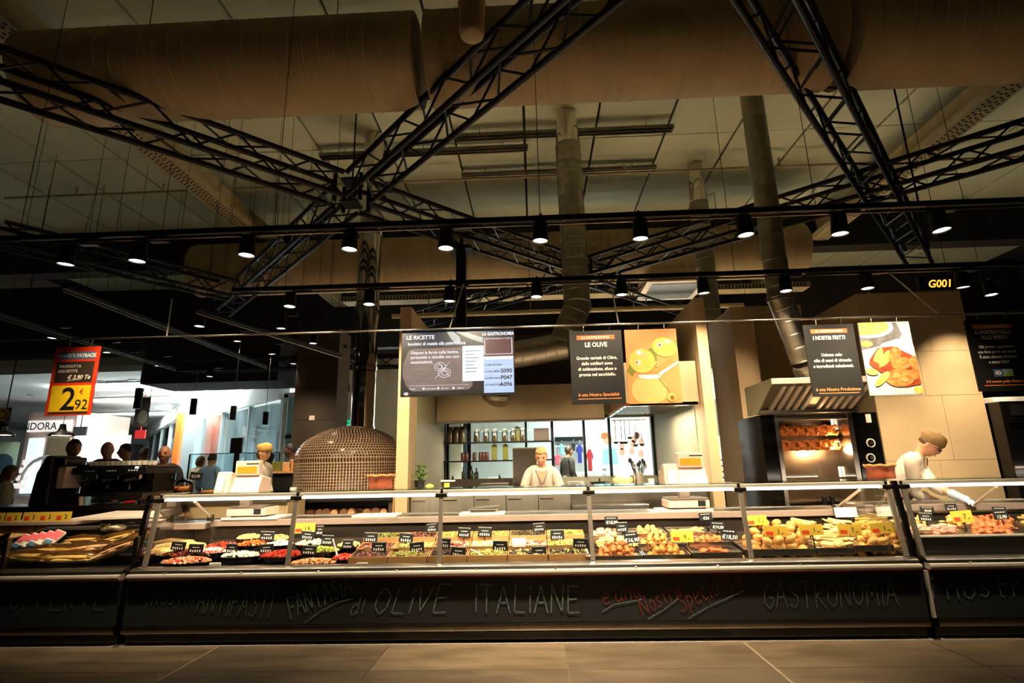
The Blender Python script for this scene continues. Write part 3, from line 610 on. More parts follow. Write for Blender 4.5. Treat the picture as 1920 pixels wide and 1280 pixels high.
for X in (X0 - .01, X1 + .01):   # black end frames
    m = MB().xprism([(GY0 - .02, .53), (GY0 + .02, .53), (GY1 + .02, GZ1 + .03), (GY1 - .02, GZ1 + .03)], X - .02, X + .02); m.build('end_frame', 'black_gloss', main, bevel=.004)
    MB().xprism([(GY0 + .02, .56), (Y0 + .8, .56), (Y0 + .8, .86), (Y0 + .55, GZ1 + .02), (GY1 + .02, GZ1 + .02)], X - .004, X + .004).build('end_glass', 'case_glass', main)
MB().box(X1 + .03, X1 + .05, Y0 - .006, Y0 + .02, .155, .482).build('panel_joint', 'aluminium', main)
chalk('I NOSTRI', (272, 1136), (366, 1128), 26, 'chalk_green', fp, .006, .25); chalk('ANTIPASTI', (366, 1146), (508, 1158), 48, 'chalk_green', fp, .009, .15)
chalk('FANTASiA', (545, 1160), (664, 1108), 40, 'chalk', fp, .009); chalk_line([(572, 1167), (600, 1146), (632, 1129), (660, 1122)], fp)
chalk('di', (654, 1155), (686, 1147), 36, 'chalk', fp, .007, .4); chalk('OLiVE', (698, 1150), (842, 1148), 50, 'chalk', fp, .010, .25)
chalk('ITALiANE', (888, 1148), (1092, 1147), 54, 'chalk', fp, .010, .02)
chalk("è una", (1130, 1132), (1206, 1120), 34, 'chalk_red', fp, .007, .1); chalk_line([(1130, 1146), (1150, 1133), (1204, 1123)], fp)
chalk('Nostra', (1206, 1154), (1282, 1116), 34, 'chalk_red', fp, .007); chalk_line([(1216, 1159), (1245, 1142), (1270, 1123)], fp)
chalk('Specialità', (1278, 1148), (1394, 1092), 40, 'chalk_red', fp, .007); chalk_line([(1290, 1159), (1330, 1136), (1394, 1107)], fp)
chalk('GASTRONOMiA', (1434, 1140), (1690, 1134), 48, 'chalk_green', fp, .009, .05)
left, fpl = case('self-service deli counter with low glass at the far left', -8.6, X0 - .06, [])
chalk('OFFERTE', (14, 1142), (200, 1142), 46, 'chalk_green', fpl, .006)
right, fpr = case('right-hand glass deli counter with fried snacks', X1 + .06, 8.6, [])
bays(right, [X1 + .08, X1 + 1.62, X1 + 3.2, X1 + 4.8], X1, 8.6)
chalk('i nostri Fritti', (1746, 1122), (2120, 1114), 42, 'chalk', fpr, .009, .02)
# low glass of the left case
a, b = at(12, 1030, Y0 + .07).x, at(256, 1030, Y0 + .07).x
for X in (a, b): MB().box(X - .02, X + .02, Y0 + .05, Y0 + .09, .575, .80).lathe([(.022, .80), (.022, .812), (0, .816)], (X, Y0 + .07, 0), 10).build('glass_post', 'steel_dark', left, bevel=.003)
for u, v in ((a - 1.3, a), (a, b), ): MB().box(u + .022, v - .022, Y0 + .066, Y0 + .072, .577, .80).build('glass_pane', 'case_glass', left)
# worktops (white staff shelf behind the food)
WZ = 0.87
def worktop(label, x0, x1, ya, yb, z, th=.055, mat='worktop'):
    t = thing('worktop', label, 'worktop', ((x0 + x1) / 2, (ya + yb) / 2, z - th))
    MB().box(x0, x1, ya, yb, z - th, z).build('slab', mat, t, bevel=.005); MB().box(x0, x1, ya + .05, yb - .002, z + .0002, z + .0012).build('steel_sheet', 'steel_dark', t); MB().box(x0, x1, yb, yb + .012, z - th, z + .012).build('back_lip', 'steel', t)
    return t
xs = at(395, 975, Y0 + .75).x
worktop('long white staff worktop behind the deli food', xs, X1 - .02, Y0 + .75, Y0 + 1.10, WZ)
worktop('white worktop end left of the slanting bracket', X0 - .30, xs - .03, Y0 + .72, Y0 + 1.12, WZ - .02)
worktop('white worktop behind the fried snacks on the right', X1 + .10, 8.4, Y0 + .75, Y0 + 1.12, WZ + .03)
# slanting glass brackets carried by the case
for px0, py0, px1, py1 in ((395, 970, 365, 940), (1568, 952, 1612, 918), (1822, 950, 1868, 912)):
    p, q = at(px0, py0, Y0 + .72), at(px1, py1, Y0 + .40); tt = left if px0 < 300 else (main if px0 < 1700 else right)
    MB().cyl(p, q, .012, n=8).build('glass_bracket', 'aluminium', tt); MB().obox(p, (.05, .04, .06)).build('bracket_clamp', 'steel_dark', tt, bevel=.006)
# drawer pulls low in the case
for px in (402, 678, 968, 1264, 1561):
    p = at(px, 1058, Y0 + .10); MB().box(p.x - .045, p.x + .045, p.y, p.y + .02, p.z - .012, p.z + .012).build('card_holder', 'plastic_white', main, bevel=.003)
# ------------------------------------------------------------------ price tags
def tagcard(px, py, wpx, hpx, Y, label, kind='black', txt=None, tilt=0.0, stick=0.09, txt2=None):
    """a card on a stick; (px, py) is the card's centre"""
    c = at(px, py, Y); s = (at(px + wpx, py, Y) - c).length / wpx; w_, h_ = wpx * s, hpx * s
    g = {'black': 'black price cards in the food', 'yellow': 'yellow price cards in the food', 'white': 'white price cards'}[kind]
    t = thing('price_tag', label, 'price tag', (c.x, c.y, c.z - h_ / 2 - stick), g); t.rotation_euler = (math.radians(-8), tilt, 0)
    z0 = stick
    MB().box(-w_/2, w_/2, -.002, .002, z0, z0 + h_).build('card', {'black': 'sign_black', 'yellow': 'tag_yellow', 'white': 'paper_white'}[kind], t, local=True)
    MB().box(-.004, .004, -.001, .004, 0, z0 + .01).build('stick', 'black_plastic', t, local=True)
    MB().box(-.014, .014, -.012, .012, -.004, .014).build('foot', 'black_plastic', t, local=True)
    if kind == 'yellow':
        MB().box(-w_*.42, -w_*.12, -.0032, -.002, z0 + h_*.12, z0 + h_*.46).build('red_block', 'tag_red', t, local=True)
        text(txt or '1', 'ink_black', t, (w_*.12, -.0035, z0 + h_*.28), h_*.62); MB().box(w_*.24, w_*.34, -.0032, -.002, z0 + h_*.28, z0 + h_*.34).build('small_print', 'ink_black', t, local=True)
    elif kind == 'black':
        if txt:
            text(txt, 'ink_white', t, (0, -.0035, z0 + h_*.12), h_*.5, shear=.2, bold=.0006)
            m = MB()
            for k in range(4): m.box(-w_*.35 + k*w_*.18, -w_*.35 + k*w_*.18 + w_*.13, -.0032, -.0022, z0 + h_*.76, z0 + h_*.84)
            m.build('small_print', 'ink_white', t, local=True)
        else:
            m = MB(); m.box(-w_*.24, w_*.24, -.0032, -.0022, z0 + h_*.58, z0 + h_*.64); m.box(-w_*.48, w_*.48, -.003, -.0022, z0 + h_*.95, z0 + h_*.98)
            m.build('small_print', 'ink_white', t, local=True); m = MB()
            for k in range(5):
                hh = random.uniform(.18, .28); m.box(-w_*.36 + k*w_*.155, -w_*.36 + k*w_*.155 + w_*.075, -.0032, -.0022, z0 + h_*.12, z0 + h_*(.12 + hh))
            m.build('price_marks', 'ink_white', t, local=True)
    return t
# ------------------------------------------------------------------ trays
def tray(name, label, cat, x0, x1, y0, y1, zf, h, mat, slope=0.10, th=.010, group=None, skirt=0.0):
    """open box with its lip at height zf in front, rising backwards"""
    t = thing(name, label, cat, ((x0 + x1) / 2, y0, zf - h - skirt), group); d = y1 - y0; zb = zf + slope * d
    MB().xprism([(y0, zf - h - skirt), (y0 + th, zf - h - skirt), (y0 + th, zf), (y0, zf)], x0, x1).build('front_board', mat, t, bevel=.002)
    MB().xprism([(y1 - th, zb - h), (y1, zb - h), (y1, zb), (y1 - th, zb)], x0, x1).build('back_board', mat, t, bevel=.002)
    for X in (x0, x1 - th): MB().xprism([(y0 + th, zf - h), (y1 - th, zb - h), (y1 - th, zb), (y0 + th, zf)], X, X + th).build('side_board', mat, t)
    MB().xprism([(y0 + th, zf - h), (y1 - th, zb - h), (y1 - th, zb - h + .008), (y0 + th, zf - h + .008)], x0 + th, x1 - th).build('base_board', mat, t)
    return t
def fill(t, x0, x1, y0, y1, zf, slope, kind, r, mat, n, name='olives', hump=.02, alt=None):
    """uncountable small food heaped in a tray: one mesh"""
    m = MB(); m2 = MB(); nx = max(2, int((x1 - x0) / (r * 1.55))); ny = max(2, int((y1 - y0) / (r * 1.55)))
    for i in range(nx):
        for j in range(ny):
            u, v = (i + .5 + random.uniform(-.3, .3)) / nx, (j + .5 + random.uniform(-.3, .3)) / ny
            x = x0 + (x1 - x0) * u; y = y0 + (y1 - y0) * v; z = zf + slope * (y - y0) - r * .7 + hump * math.sin(math.pi * min(max(u, 0), 1)) * math.sin(math.pi * min(max(v, 0), 1)) + random.uniform(-r * .4, r * .4)
            R = Euler((random.uniform(0, 6), random.uniform(0, 6), random.uniform(0, 6))).to_matrix(); k = random.uniform(.8, 1.15)
            q = m2 if alt and random.random() < alt[1] else m
            if kind == 'ball': q.ball((x, y, z), (r * k, r * k, r * 1.25 * k), 6, 4, R)
            elif kind == 'strip': q.obox((x, y, z), (r * 3.2 * k, r * .8, r * .5), R)
            elif kind == 'cube': q.obox((x, y, z), (r * 1.5 * k, r * 1.5, r * 1.3), R)
    o = stuff(m.build(name, mat, t, smooth=60 if kind == 'ball' else False))
    if alt and m2.v: stuff(m2.build(name, alt[0], t, smooth=60 if kind == 'ball' else False))
    return o
bx = [at(x, 1046, 4.60).x for x in (652, 726, 801, 875, 951, 1028, 1106)]
rows = [(4.60, 1041), (4.79, 1024), (4.98, 1005)]
KIND = [[('olive_black', 'olive_red', .5, 'dark olives'), ('olive_green', 'olive_red', .15, 'green olives'), ('olive_black', 'olive_black', .1, 'black olives'), ('olive_yellow', 'olive_green', .5, 'pale large olives'), ('olive_black', 'olive_yellow', .25, 'sliced black olives'), ('olive_black', 'olive_green', .45, 'mixed black and green olives')],
        [('olive_red', 'olive_black', .3, 'reddish olives'), ('olive_yellow', 'olive_green', .5, 'pale green olives'), ('olive_red', 'pink_food', .5, 'red spiced olives'), ('olive_yellow', 'mozzarella', .4, 'pale yellow olives'), ('pink_food', 'olive_red', .4, 'pink onions'), ('olive_green', 'olive_yellow', .5, 'bright green olives')],
        [('olive_green', 'olive_black', .3, 'dull green olives'), ('olive_red', 'olive_black', .5, 'small red olives'), ('olive_yellow', 'olive_green', .4, 'yellow olives'), ('olive_yellow', 'olive_green', .6, 'large yellow-green olives'), ('jar_dark', 'olive_black', .4, 'dark tapenade'), ('olive_green', 'olive_yellow', .4, 'shiny green olives')]]
RN = ['front', 'middle', 'back']; CN = ['leftmost', 'second from left', 'third from left', 'third from right', 'second from right', 'rightmost']
for r_, (Y, py) in enumerate(rows):
    zf = at(880, py, Y).z
    for c in range(6):
        k = KIND[r_][c]
        t = tray('olive_tray', 'wooden tray of %s, %s row, %s' % (k[3], RN[r_], CN[c]), 'food tray', bx[c] + .004, bx[c+1] - .004, Y, Y + .185, zf, .045, 'wood_tray', .12, .009, 'wooden olive trays', skirt=max(.005, zf - .045 - (DECK + .014)) if r_ == 0 else .03)
        fill(t, bx[c] + .018, bx[c+1] - .018, Y + .014, Y + .172, zf - .004, .12, 'ball', .0125, k[0], 0, alt=(k[1], k[2]))
# white serving scoops and tongs lying in the olives
def scoop(label, a, b, Y, mat='plastic_white', cat='ladle'):
    p, q = at(*a, Y), at(*b, Y - .05); t = thing('serving_spoon', label, cat, q)
    MB().tube([p, p.lerp(q, .5) + Vector((0, 0, .004)), q], [.007, .006, .009], 8).build('handle', mat, t, smooth=60)
    MB().lathe([(.0, -.012), (.02, -.008), (.03, .004), (.027, .006), (.0, -.006)], q, 12).build('bowl', mat, t, smooth=60)
scoop('white plastic ladle standing in the red chilli bowl', (624, 1010), (634, 1048), 4.74)
scoop('white spoon lying on the pale large olives', (883, 1030), (902, 1040), 4.70)
scoop('white spoon at the right end of the mixed olives', (1100, 1030), (1104, 1042), 4.66)
scoop('pale wooden spoon in the reddish olives', (690, 1024), (676, 1030), 4.82, 'wood_tray', 'spoon')
scoop('small wooden spoon in the pale green olives', (752, 1020), (742, 1028), 4.82, 'wood_tray', 'spoon')
# ------------------------------------------------------------------ antipasti bowls
def bowl(px, py, wpx, Y, label, kind, mat, r=.012, alt=None, sy=.8, hump=.03, h=.055):
    c = at(px, py, Y); R = (at(px + wpx / 2, py, Y) - c).length; h = max(.02, min(h, c.z - {True: .612, False: .577}[Y > 4.97] if Y > 4.78 else c.z - .552)); sy = min(sy, (Y - 4.53) / R) if Y < 4.7 else sy; t = thing('antipasti_bowl', label, 'bowl', (c.x, c.y, c.z - h), 'black antipasti bowls')
    MB().lathe([(R*.7, 0), (R*.98, h), (R*1.05, h), (R*1.05, h - .004), (R*.75, -.002), (0, -.002)], (c.x, c.y, c.z - h), 28, 1, sy).build('dish', 'black_gloss', t, smooth=40)
    m, m2 = MB(), MB(); n = int(3.2 * R * R * sy / (r * r * 2.2))
    for i in range(n):
        q = math.sqrt(random.random()) * R * .93; th = random.uniform(0, 6.283); x, y = c.x + q*math.cos(th), c.y + q*math.sin(th)*sy
        z = c.z - r*.5 + hump*(1 - (q/R)**2) + random.uniform(-r*.4, r*.4); E_ = Euler([random.uniform(0, 6) for _ in '123']).to_matrix(); u = m2 if alt and random.random() < alt[1] else m
        if kind == 'ball': u.ball((x, y, z), r*random.uniform(.85, 1.1), 6, 4)
        elif kind == 'strip': u.obox((x, y, z), (r*3, r*.9, r*.5), E_)
        else: u.obox((x, y, z), (r*1.6, r*1.4, r*1.2), E_)
    stuff(m.build('filling', mat, t, smooth=60 if kind == 'ball' else False))
    if m2.v: stuff(m2.build('filling', alt[0], t, smooth=60 if kind == 'ball' else False))
bowl(350, 1052, 92, 4.66, 'black bowl of mixed pickled salad at the front left', 'cube', 'salad_mix', .012, ('pepper_red', .3))
bowl(342, 1038, 70, 4.84, 'black bowl of purple-red marinated vegetables behind the salad', 'cube', 'olive_red', .012, ('pepper_red', .2))
bowl(452, 1041, 70, 4.72, 'black bowl of small white mozzarella balls', 'ball', 'mozzarella', .015, None, .7)
bowl(528, 1040, 76, 4.74, 'black bowl of bright red pepper strips beside the mozzarella', 'strip', 'pepper_red', .011)
bowl(398, 1034, 56, 4.86, 'black bowl of white and red seafood salad', 'cube', 'mozzarella', .013, ('pepper_red', .3))
bowl(418, 1024, 62, 5.02, 'black bowl of dark red vegetables at the back', 'strip', 'pepper_red', .012, ('olive_red', .4))
bowl(474, 1020, 56, 5.0, 'black bowl of orange shredded carrots', 'strip', 'carrot', .010)
bowl(524, 1020, 50, 5.0, 'black bowl of white pearl onions beside the carrots', 'ball', 'mozzarella', .012)
bowl(588, 1018, 66, 4.98, 'black bowl of white seafood behind the price cards', 'cube', 'mozzarella', .013, ('dough_white', .3))
bowl(468, 1008, 50, 5.12, 'black bowl of pale yellow spread at the very back', 'cube', 'cheese', .012)
bowl(522, 1010, 46, 5.13, 'black bowl of creamy sliced cheese at the very back', 'strip', 'flat_pale', .012)
bowl(605, 1032, 62, 4.82, 'black bowl of light green peppers', 'cube', 'sprout_green', .013)
bowl(590, 1054, 92, 4.64, 'black bowl of brown mushrooms at the very front', 'ball', 'salad_mix', .010, ('fry_gold', .4), .6)
bowl(645, 1046, 44, 4.70, 'small black bowl of glossy red chillies', 'cube', 'pepper_red', .012)
bowl(655, 1022, 46, 4.92, 'black bowl of yellow cheese dice left of the olive trays', 'cube', 'cheese', .012)
# slices and wedges left in the case
for i, (px, py, Y, w_, lb) in enumerate(((300, 1036, 4.86, .17, 'pale flat cheese wedge at the left end of the case'), (345, 1024, 5.0, .16, 'creamy cheese wedge behind the purple vegetables'), (318, 1018, 5.08, .2, 'golden flat loaf at the back left of the case'))):
    p = at(px, py, Y); MB().prism([(p.x - w_, p.z - .03), (p.x + w_, p.z - .03), (p.x + w_ * .8, p.z + .015), (p.x - w_ * .3, p.z + .035), (p.x - w_ * .9, p.z + .01)], Y, Y + .12)
    o = MB().prism([(p.x - w_, p.z - .03), (p.x + w_, p.z - .03), (p.x + w_ * .8, p.z + .015), (p.x - w_ * .3, p.z + .035), (p.x - w_ * .9, p.z + .01)], Y, Y + .12).build('cheese_wedge', 'cheese' if i < 2 else 'bread', bevel=.012)
    tag(o, lb, 'cheese' if i < 2 else 'bread')
# shelves that carry the trays and bowls: stepped inserts
for nm, xa, xb, lb in (('case_steps', posts[0] + .02, at(655, 1050, 4.6).x, 'black stepped insert under the antipasti bowls'), ('case_steps', at(655, 1050, 4.6).x + .01, posts[3] - .02, 'dark stepped insert under the olive trays'), ('case_steps', posts[3] + .03, posts[4] - .02, 'grey stepped insert under the breaded balls'), ('case_steps', posts[4] + .03, X1 - .06, 'grey stepped insert under the buns')):
    t = thing(nm, lb, 'display step', ((xa + xb) / 2, 4.8, DECK)); m = 'black_plastic' if 'black' in lb or 'dark' in lb else 'steel_dark'
    for ya, yb, z in ((4.585, 4.78, .55), (4.78, 4.97, .575), (4.97, 5.22, .61)): MB().box(xa, xb, ya, yb, DECK + .001, z).build('step', m, t)
# price cards of the antipasti and olives
for i, (x, y, w_, h_, Y) in enumerate(((331, 1023, 27, 16, 4.76), (365, 1028, 28, 16, 4.74), (432, 1028, 20, 17, 4.70), (499, 1028, 27, 16, 4.70), (577, 1031, 28, 16, 4.66), (499, 1004, 27, 15, 4.98), (574, 1003, 25, 15, 4.92), (612, 1012, 23, 17, 4.84), (651, 1020, 20, 16, 4.78),
        (598, 994, 14, 16, 5.05), (694, 1007, 25, 17, 4.88), (759, 1008, 26, 17, 4.88), (709, 1025, 27, 17, 4.70), (783, 1025, 27, 17, 4.70), (810, 989, 20, 14, 5.05), (857, 1035, 27, 19, 4.62), (830, 1018, 25, 18, 4.74), (869, 998, 24, 17, 4.96), (908, 997, 26, 17, 4.96), (937, 1023, 28, 18, 4.72), (1011, 1034, 28, 19, 4.62), (1012, 988, 23, 15, 5.05), (1045, 1002, 26, 18, 4.9), (1088, 1018, 28, 17, 4.74))):
    tagcard(x, y, w_, h_, Y, 'small black price card above the %s, %s from the left' % ('antipasti bowls' if i < 10 else 'olive trays', (['first', 'second', 'fifth', 'seventh', 'ninth', 'sixth', 'eighth', 'eleventh', 'twelfth', 'tenth'][i] if i < 10 else ['first', 'third', 'second', 'fourth', 'fifth', 'seventh', 'sixth', 'eighth', 'ninth', 'tenth', 'eleventh', 'twelfth', 'thirteenth', 'fourteenth'][i - 10])), tilt=random.uniform(-.1, .1), stick=.06)
tagcard(973, 1017, 25, 16, 4.78, 'white-faced price card among the olive trays', 'white', stick=.05)
tagcard(570, 990, 40, 18, 5.05, 'pale yellow price card behind the glass post', 'yellow', '14', stick=.06)
# ------------------------------------------------------------------ fried food, each piece its own object
def shape(kind, r, mat, i=0):
    m = MB(); rnd = random.Random(100 + i)
    if kind == 'ball': m.ball((0, 0, 0), (r, r, r * .92), 10, 7, None, .05)
    elif kind == 'bun': m.ball((0, 0, 0), (r * 1.05, r * .95, r * .78), 12, 8, None, .03)
    elif kind == 'croquette': m.ball((0, 0, 0), (r * 1.7, r * .8, r * .75), 10, 7, None, .04)
    elif kind == 'nugget': m.ball((0, 0, 0), (r * 1.2, r * .85, r * .6), 8, 6, None, .16)
    elif kind == 'slice': m.prism([(-r*1.6, -r*.1), (r*1.6, -r*.16), (r*1.75, 0), (r*1.4, r*.12), (-r*1.5, r*.14), (-r*1.8, 0)], -r*.55, r*.55)
    elif kind == 'stick': m.box(-r*2.4, r*2.4, -r*.32, r*.32, -r*.3, r*.3)
    elif kind == 'ring':
        N_ = 12; m.tube([(r*.7*math.cos(6.2832*k/N_), r*.7*math.sin(6.2832*k/N_), 0) for k in range(N_ + 1)], r*.36, 7, False)
    elif kind == 'pasty':
        pts = [(r*1.5*math.cos(math.pi*k/8), r*1.1*math.sin(math.pi*k/8)) for k in range(9)]
        n = len(pts); vs = [(x, y, -.004) for x, y in pts] + [(x*.8, y*.8 + .004, r*.42) for x, y in pts]
        m.add(vs, [tuple(range(n-1, -1, -1)), tuple(range(n, 2*n))] + [(k, (k+1) % n, (k+1) % n + n, k + n) for k in range(n)])
    me = m.mesh(kind + '_piece', 60 if kind not in ('slice', 'stick', 'pasty') else 30); me.materials.append(MATS[mat]); return me
def pile(name, label, cat, group, kind, r, mat, corners, n, layers=2, flat=False):
    """corners: (px0, py0, Y0, px1, py1, Y1) front-left and back-right of the heap's top"""
    meshes = [shape(kind, r, mat, i) for i in range(3)]; x0, yA, ya, x1, yB, yb = corners; A = at(x0, yA, ya); B = at(x1, yA, ya); zb_ = at((x0 + x1) / 2, yB, yb).z; xr = at(x1, yB, yb).x; xl = at(x0, yB, yb).x
    per = max(1, n // layers); nx = max(1, round(math.sqrt(per * (B.x - A.x) / max(.03, (yb - ya))))); ny = max(1, round(per / nx)); cnt = 0
    for l in range(layers):
        for j in range(ny):
            for i in range(nx):
                v = (j + .5 + random.uniform(-.2, .2)) / ny; u = (i + .5 + random.uniform(-.25, .25)) / nx
                if l and (u < .1 * l or u > 1 - .1 * l): continue
                y = ya + (yb - ya) * v; xa, xb = A.x + (xl - A.x) * v, B.x + (xr - B.x) * v
                z = A.z + (zb_ - A.z) * v - r * .9 + (l - layers + 1) * r * 1.25 + (r * .9 * math.sin(math.pi * u) if layers > 1 else 0)
                o = bpy.data.objects.new(name, meshes[(i + j + l) % 3]); COL.objects.link(o); o.location = (xa + (xb - xa) * u, y, z + random.uniform(-.15, .15) * r)
                if flat: o.rotation_euler = (random.uniform(.1, .6), random.uniform(-.25, .25), random.uniform(-.7, .7))
                else: o.rotation_euler = (random.uniform(-.5, .5), random.uniform(-.5, .5), random.uniform(0, 6.28))
                tag(o, label, cat, group); cnt += 1
    return cnt
def steel_tray(label, px0, px1, py, Y, dep, group='shallow steel food trays'):
    a, b = at(px0, py, Y), at(px1, py, Y); return tray('food_tray', label, 'food tray', a.x, b.x, Y, Y + dep, a.z, .03, 'steel', .12, .006, group, skirt=.02)
steel_tray('steel tray under the dark golden balls, front left', 1116, 1206, 1042, 4.60, .20)
steel_tray('steel tray under the pale golden balls, front middle', 1208, 1296, 1040, 4.60, .20)
steel_tray('steel tray of reddish nuggets, front right', 1298, 1392, 1036, 4.60, .20)
steel_tray('steel tray under the middle row of balls', 1196, 1290, 1019, 4.80, .18)
steel_tray('steel tray under the small brown balls, middle right', 1292, 1372, 1016, 4.80, .18)
steel_tray('steel tray of white sugared rings at the back', 1106, 1170, 1004, 4.99, .20)
steel_tray('steel tray under the yellow balls at the back', 1176, 1252, 1000, 4.99, .20)
steel_tray('steel tray of pale flat strips at the back right', 1254, 1350, 998, 4.99, .20)
steel_tray('long steel tray under the buns', 1396, 1530, 1030, 4.60, .30)
steel_tray('long steel tray under the flat pale fritters', 1532, 1602, 1027, 4.60, .30)
steel_tray('long steel tray under the croquettes', 1604, 1676, 1022, 4.60, .30)
pile('rice_ball', 'dark golden breaded ball in the front left fried heap', 'rice ball', 'dark golden balls, front left tray', 'ball', .026, 'fry_brown', (1118, 1034, 4.62, 1192, 1018, 4.78), 54, 3)
pile('rice_ball', 'pale golden breaded ball in the front middle fried heap', 'rice ball', 'pale golden balls, front middle tray', 'ball', .025, 'fry_gold', (1210, 1034, 4.62, 1286, 1020, 4.78), 54, 3)
pile('rice_ball', 'golden breaded ball behind the yellow card marked 9', 'rice ball', 'golden balls, middle tray', 'ball', .023, 'fry_gold', (1198, 1013, 4.81, 1264, 1002, 4.96), 44, 3)
pile('rice_ball', 'small brown breaded ball right of the yellow card marked 9', 'rice ball', 'small brown balls, middle right tray', 'ball', .019, 'fry_brown', (1300, 1012, 4.82, 1356, 1004, 4.96), 32, 2)
pile('rice_ball', 'yellowish breaded ball in the back heap below the worktop', 'rice ball', 'yellow balls, back tray', 'ball', .022, 'fry_pale', (1182, 996, 5.0, 1244, 986, 5.16), 40, 3)
pile('nugget', 'reddish brown nugget in the front right steel tray', 'nugget', 'reddish nuggets, front tray', 'nugget', .026, 'nugget_red', (1302, 1034, 4.62, 1366, 1028, 4.76), 30, 2)
pile('sugared_ring', 'white sugared dough ring at the back left of the fried food', 'dough ring', 'sugared rings', 'ring', .036, 'dough_white', (1108, 1000, 5.0, 1158, 990, 5.16), 18, 2, True)
pile('fried_strip', 'pale flat fried strip in the back right tray', 'fried strip', 'pale fried strips', 'slice', .03, 'fry_pale', (1262, 996, 5.0, 1334, 990, 5.14), 24, 2, True)
pile('pastry_triangle', 'pale pastry behind the dark golden balls', 'pastry', 'pale pastries', 'pasty', .03, 'flat_pale', (1118, 1016, 4.82, 1190, 1008, 4.96), 16, 2, True)
pile('stuffed_bun', 'round golden bun in the heap under the yellow price cards', 'bun', 'golden buns', 'bun', .040, 'bun', (1384, 1020, 4.62, 1532, 976, 5.04), 92, 3)
pile('flat_fritter', 'pale flat fritter in the heap between buns and croquettes', 'fritter', 'flat pale fritters', 'slice', .036, 'flat_pale', (1534, 1020, 4.62, 1606, 972, 5.02), 110, 3, True)
pile('flat_fritter', 'pale flat fritter on top of the buns at the back', 'fritter', 'flat pale fritters at the back', 'slice', .034, 'flat_pale', (1466, 984, 5.0, 1530, 974, 5.14), 20, 2, True)
pile('potato_croquette', 'oval golden croquette at the right end of the middle counter', 'croquette', 'golden croquettes', 'croquette', .034, 'bun', (1604, 1016, 4.62, 1680, 980, 4.98), 58, 3)
pile('french_fry', 'long yellow fried potato stick heaped behind the croquettes', 'potato stick', 'fried potato sticks', 'stick', .026, 'chips', (1604, 982, 4.98, 1668, 964, 5.16), 64, 3, True)
# right-hand counter
ZR = at(1800, 1003, 4.62).z
t = thing('food_tray', 'long steel tray carrying the fried snacks of the right counter', 'food tray', (5.2, 4.9, .60))
MB().box(X1 + .12, 8.3, 4.60, 4.62, .56, ZR).build('front_board', 'steel', t, bevel=.004); MB().xprism([(4.62, ZR - .03), (5.16, ZR + .07), (5.16, ZR + .08), (4.62, ZR - .02)], X1 + .12, 8.3).build('base_board', 'steel_dark', t)
MB().xprism([(4.59, ZR - .012), (4.575, ZR - .004), (4.58, ZR + .006), (4.6, ZR + .008)], X1 + .12, 8.3).build('rolled_lip', 'aluminium', t, smooth=50)
pile('sugared_pastry', 'white sugared pastry at the left of the right counter', 'pastry', 'white pastries', 'pasty', .034, 'dough_white', (1708, 998, 4.64, 1742, 985, 4.84), 12, 2, True)
pile('golden_bite', 'small golden fried bite at the back left of the right counter', 'fried bite', 'small golden bites', 'ball', .018, 'fry_pale', (1706, 982, 4.86, 1738, 966, 5.12), 40, 3)
pile('fried_roll', 'pink and brown ham roll in front of the yellow card marked 7', 'roll', 'ham rolls', 'croquette', .028, 'pink_food', (1744, 1000, 4.64, 1790, 984, 4.84), 22, 2)
pile('fried_roll', 'pale golden fried roll behind the yellow card marked 7', 'roll', 'golden rolls', 'croquette', .030, 'fry_pale', (1756, 980, 4.86, 1830, 964, 5.12), 34, 3)
pile('chicken_bite', 'reddish brown chicken bite in the right counter', 'chicken bite', 'reddish chicken bites', 'nugget', .026, 'nugget_red', (1796, 1000, 4.64, 1922, 966, 5.10), 290, 3)
pile('potato_stick', 'bright yellow potato stick at the right edge of the frame', 'potato stick', 'yellow potato sticks', 'stick', .024, 'chips', (1900, 976, 4.9, 1990, 964, 5.12), 40, 3, True)
# price cards of the fried food
for i, (x, y, w_, h_, Y, tx, lb) in enumerate(((1147, 976, 25, 15, 5.10, '€10,90', 'black price card above the sugared rings'), (1167, 988, 22, 18, 4.97, None, 'dull black handwritten card right of the sugared rings'), (1186, 1008, 26, 19, 4.80, '€16,90', 'black price card reading 16,90 among the breaded balls'), (1325, 968, 25, 14, 5.12, '€26', 'black price card highest on the right of the breaded balls'), (1345, 985, 28, 14, 4.98, '€19,50', 'black price card below the highest one, by the buns'), (1366, 1002, 30, 20, 4.80, '€18,50', 'black price card reading 18,50 at the right of the nuggets'),
        (1736, 969, 26, 15, 4.84, None, 'dark grey price card at the left of the right counter'), (1739, 955, 26, 11, 5.1, '€9,90', 'black price card at the back left of the right counter'), (1876, 957, 26, 14, 4.98, '€11,90', 'black price card at the back of the chicken bites'), (1880, 965, 28, 17, 4.82, '12,90', 'black price card reading 12,90 in the chicken bites'), (1786, 950, 22, 14, 5.12, None, 'small black card beside the gloved hand'))):
    tagcard(x, y, w_, h_, Y, lb, 'black', tx, random.uniform(-.1, .1), .085)
for i, (x, y, w_, h_, Y, tx, lb) in enumerate(((1279, 1006, 42, 19, 4.80, '9', 'yellow price card marked 9 among the breaded balls'), (1421, 975, 40, 18, 4.92, '1', 'yellow price card marked 1 behind the buns'), (1455, 996, 44, 20, 4.72, '1', 'yellow price card marked 1 in front of the buns'), (1524, 993, 44, 20, 4.70, '1', 'yellow price card marked 1 between buns and fritters'), (1594, 993, 44, 20, 4.70, '7', 'yellow price card marked 7 between fritters and croquettes'), (1657, 990, 44, 20, 4.68, '1', 'yellow price card marked 1 in front of the croquettes'), (1809, 968, 40, 22, 4.80, '7', 'yellow price card marked 7 in the right counter'))):
    tagcard(x, y, w_, h_, Y, lb, 'yellow', tx, random.uniform(-.06, .06), .10)
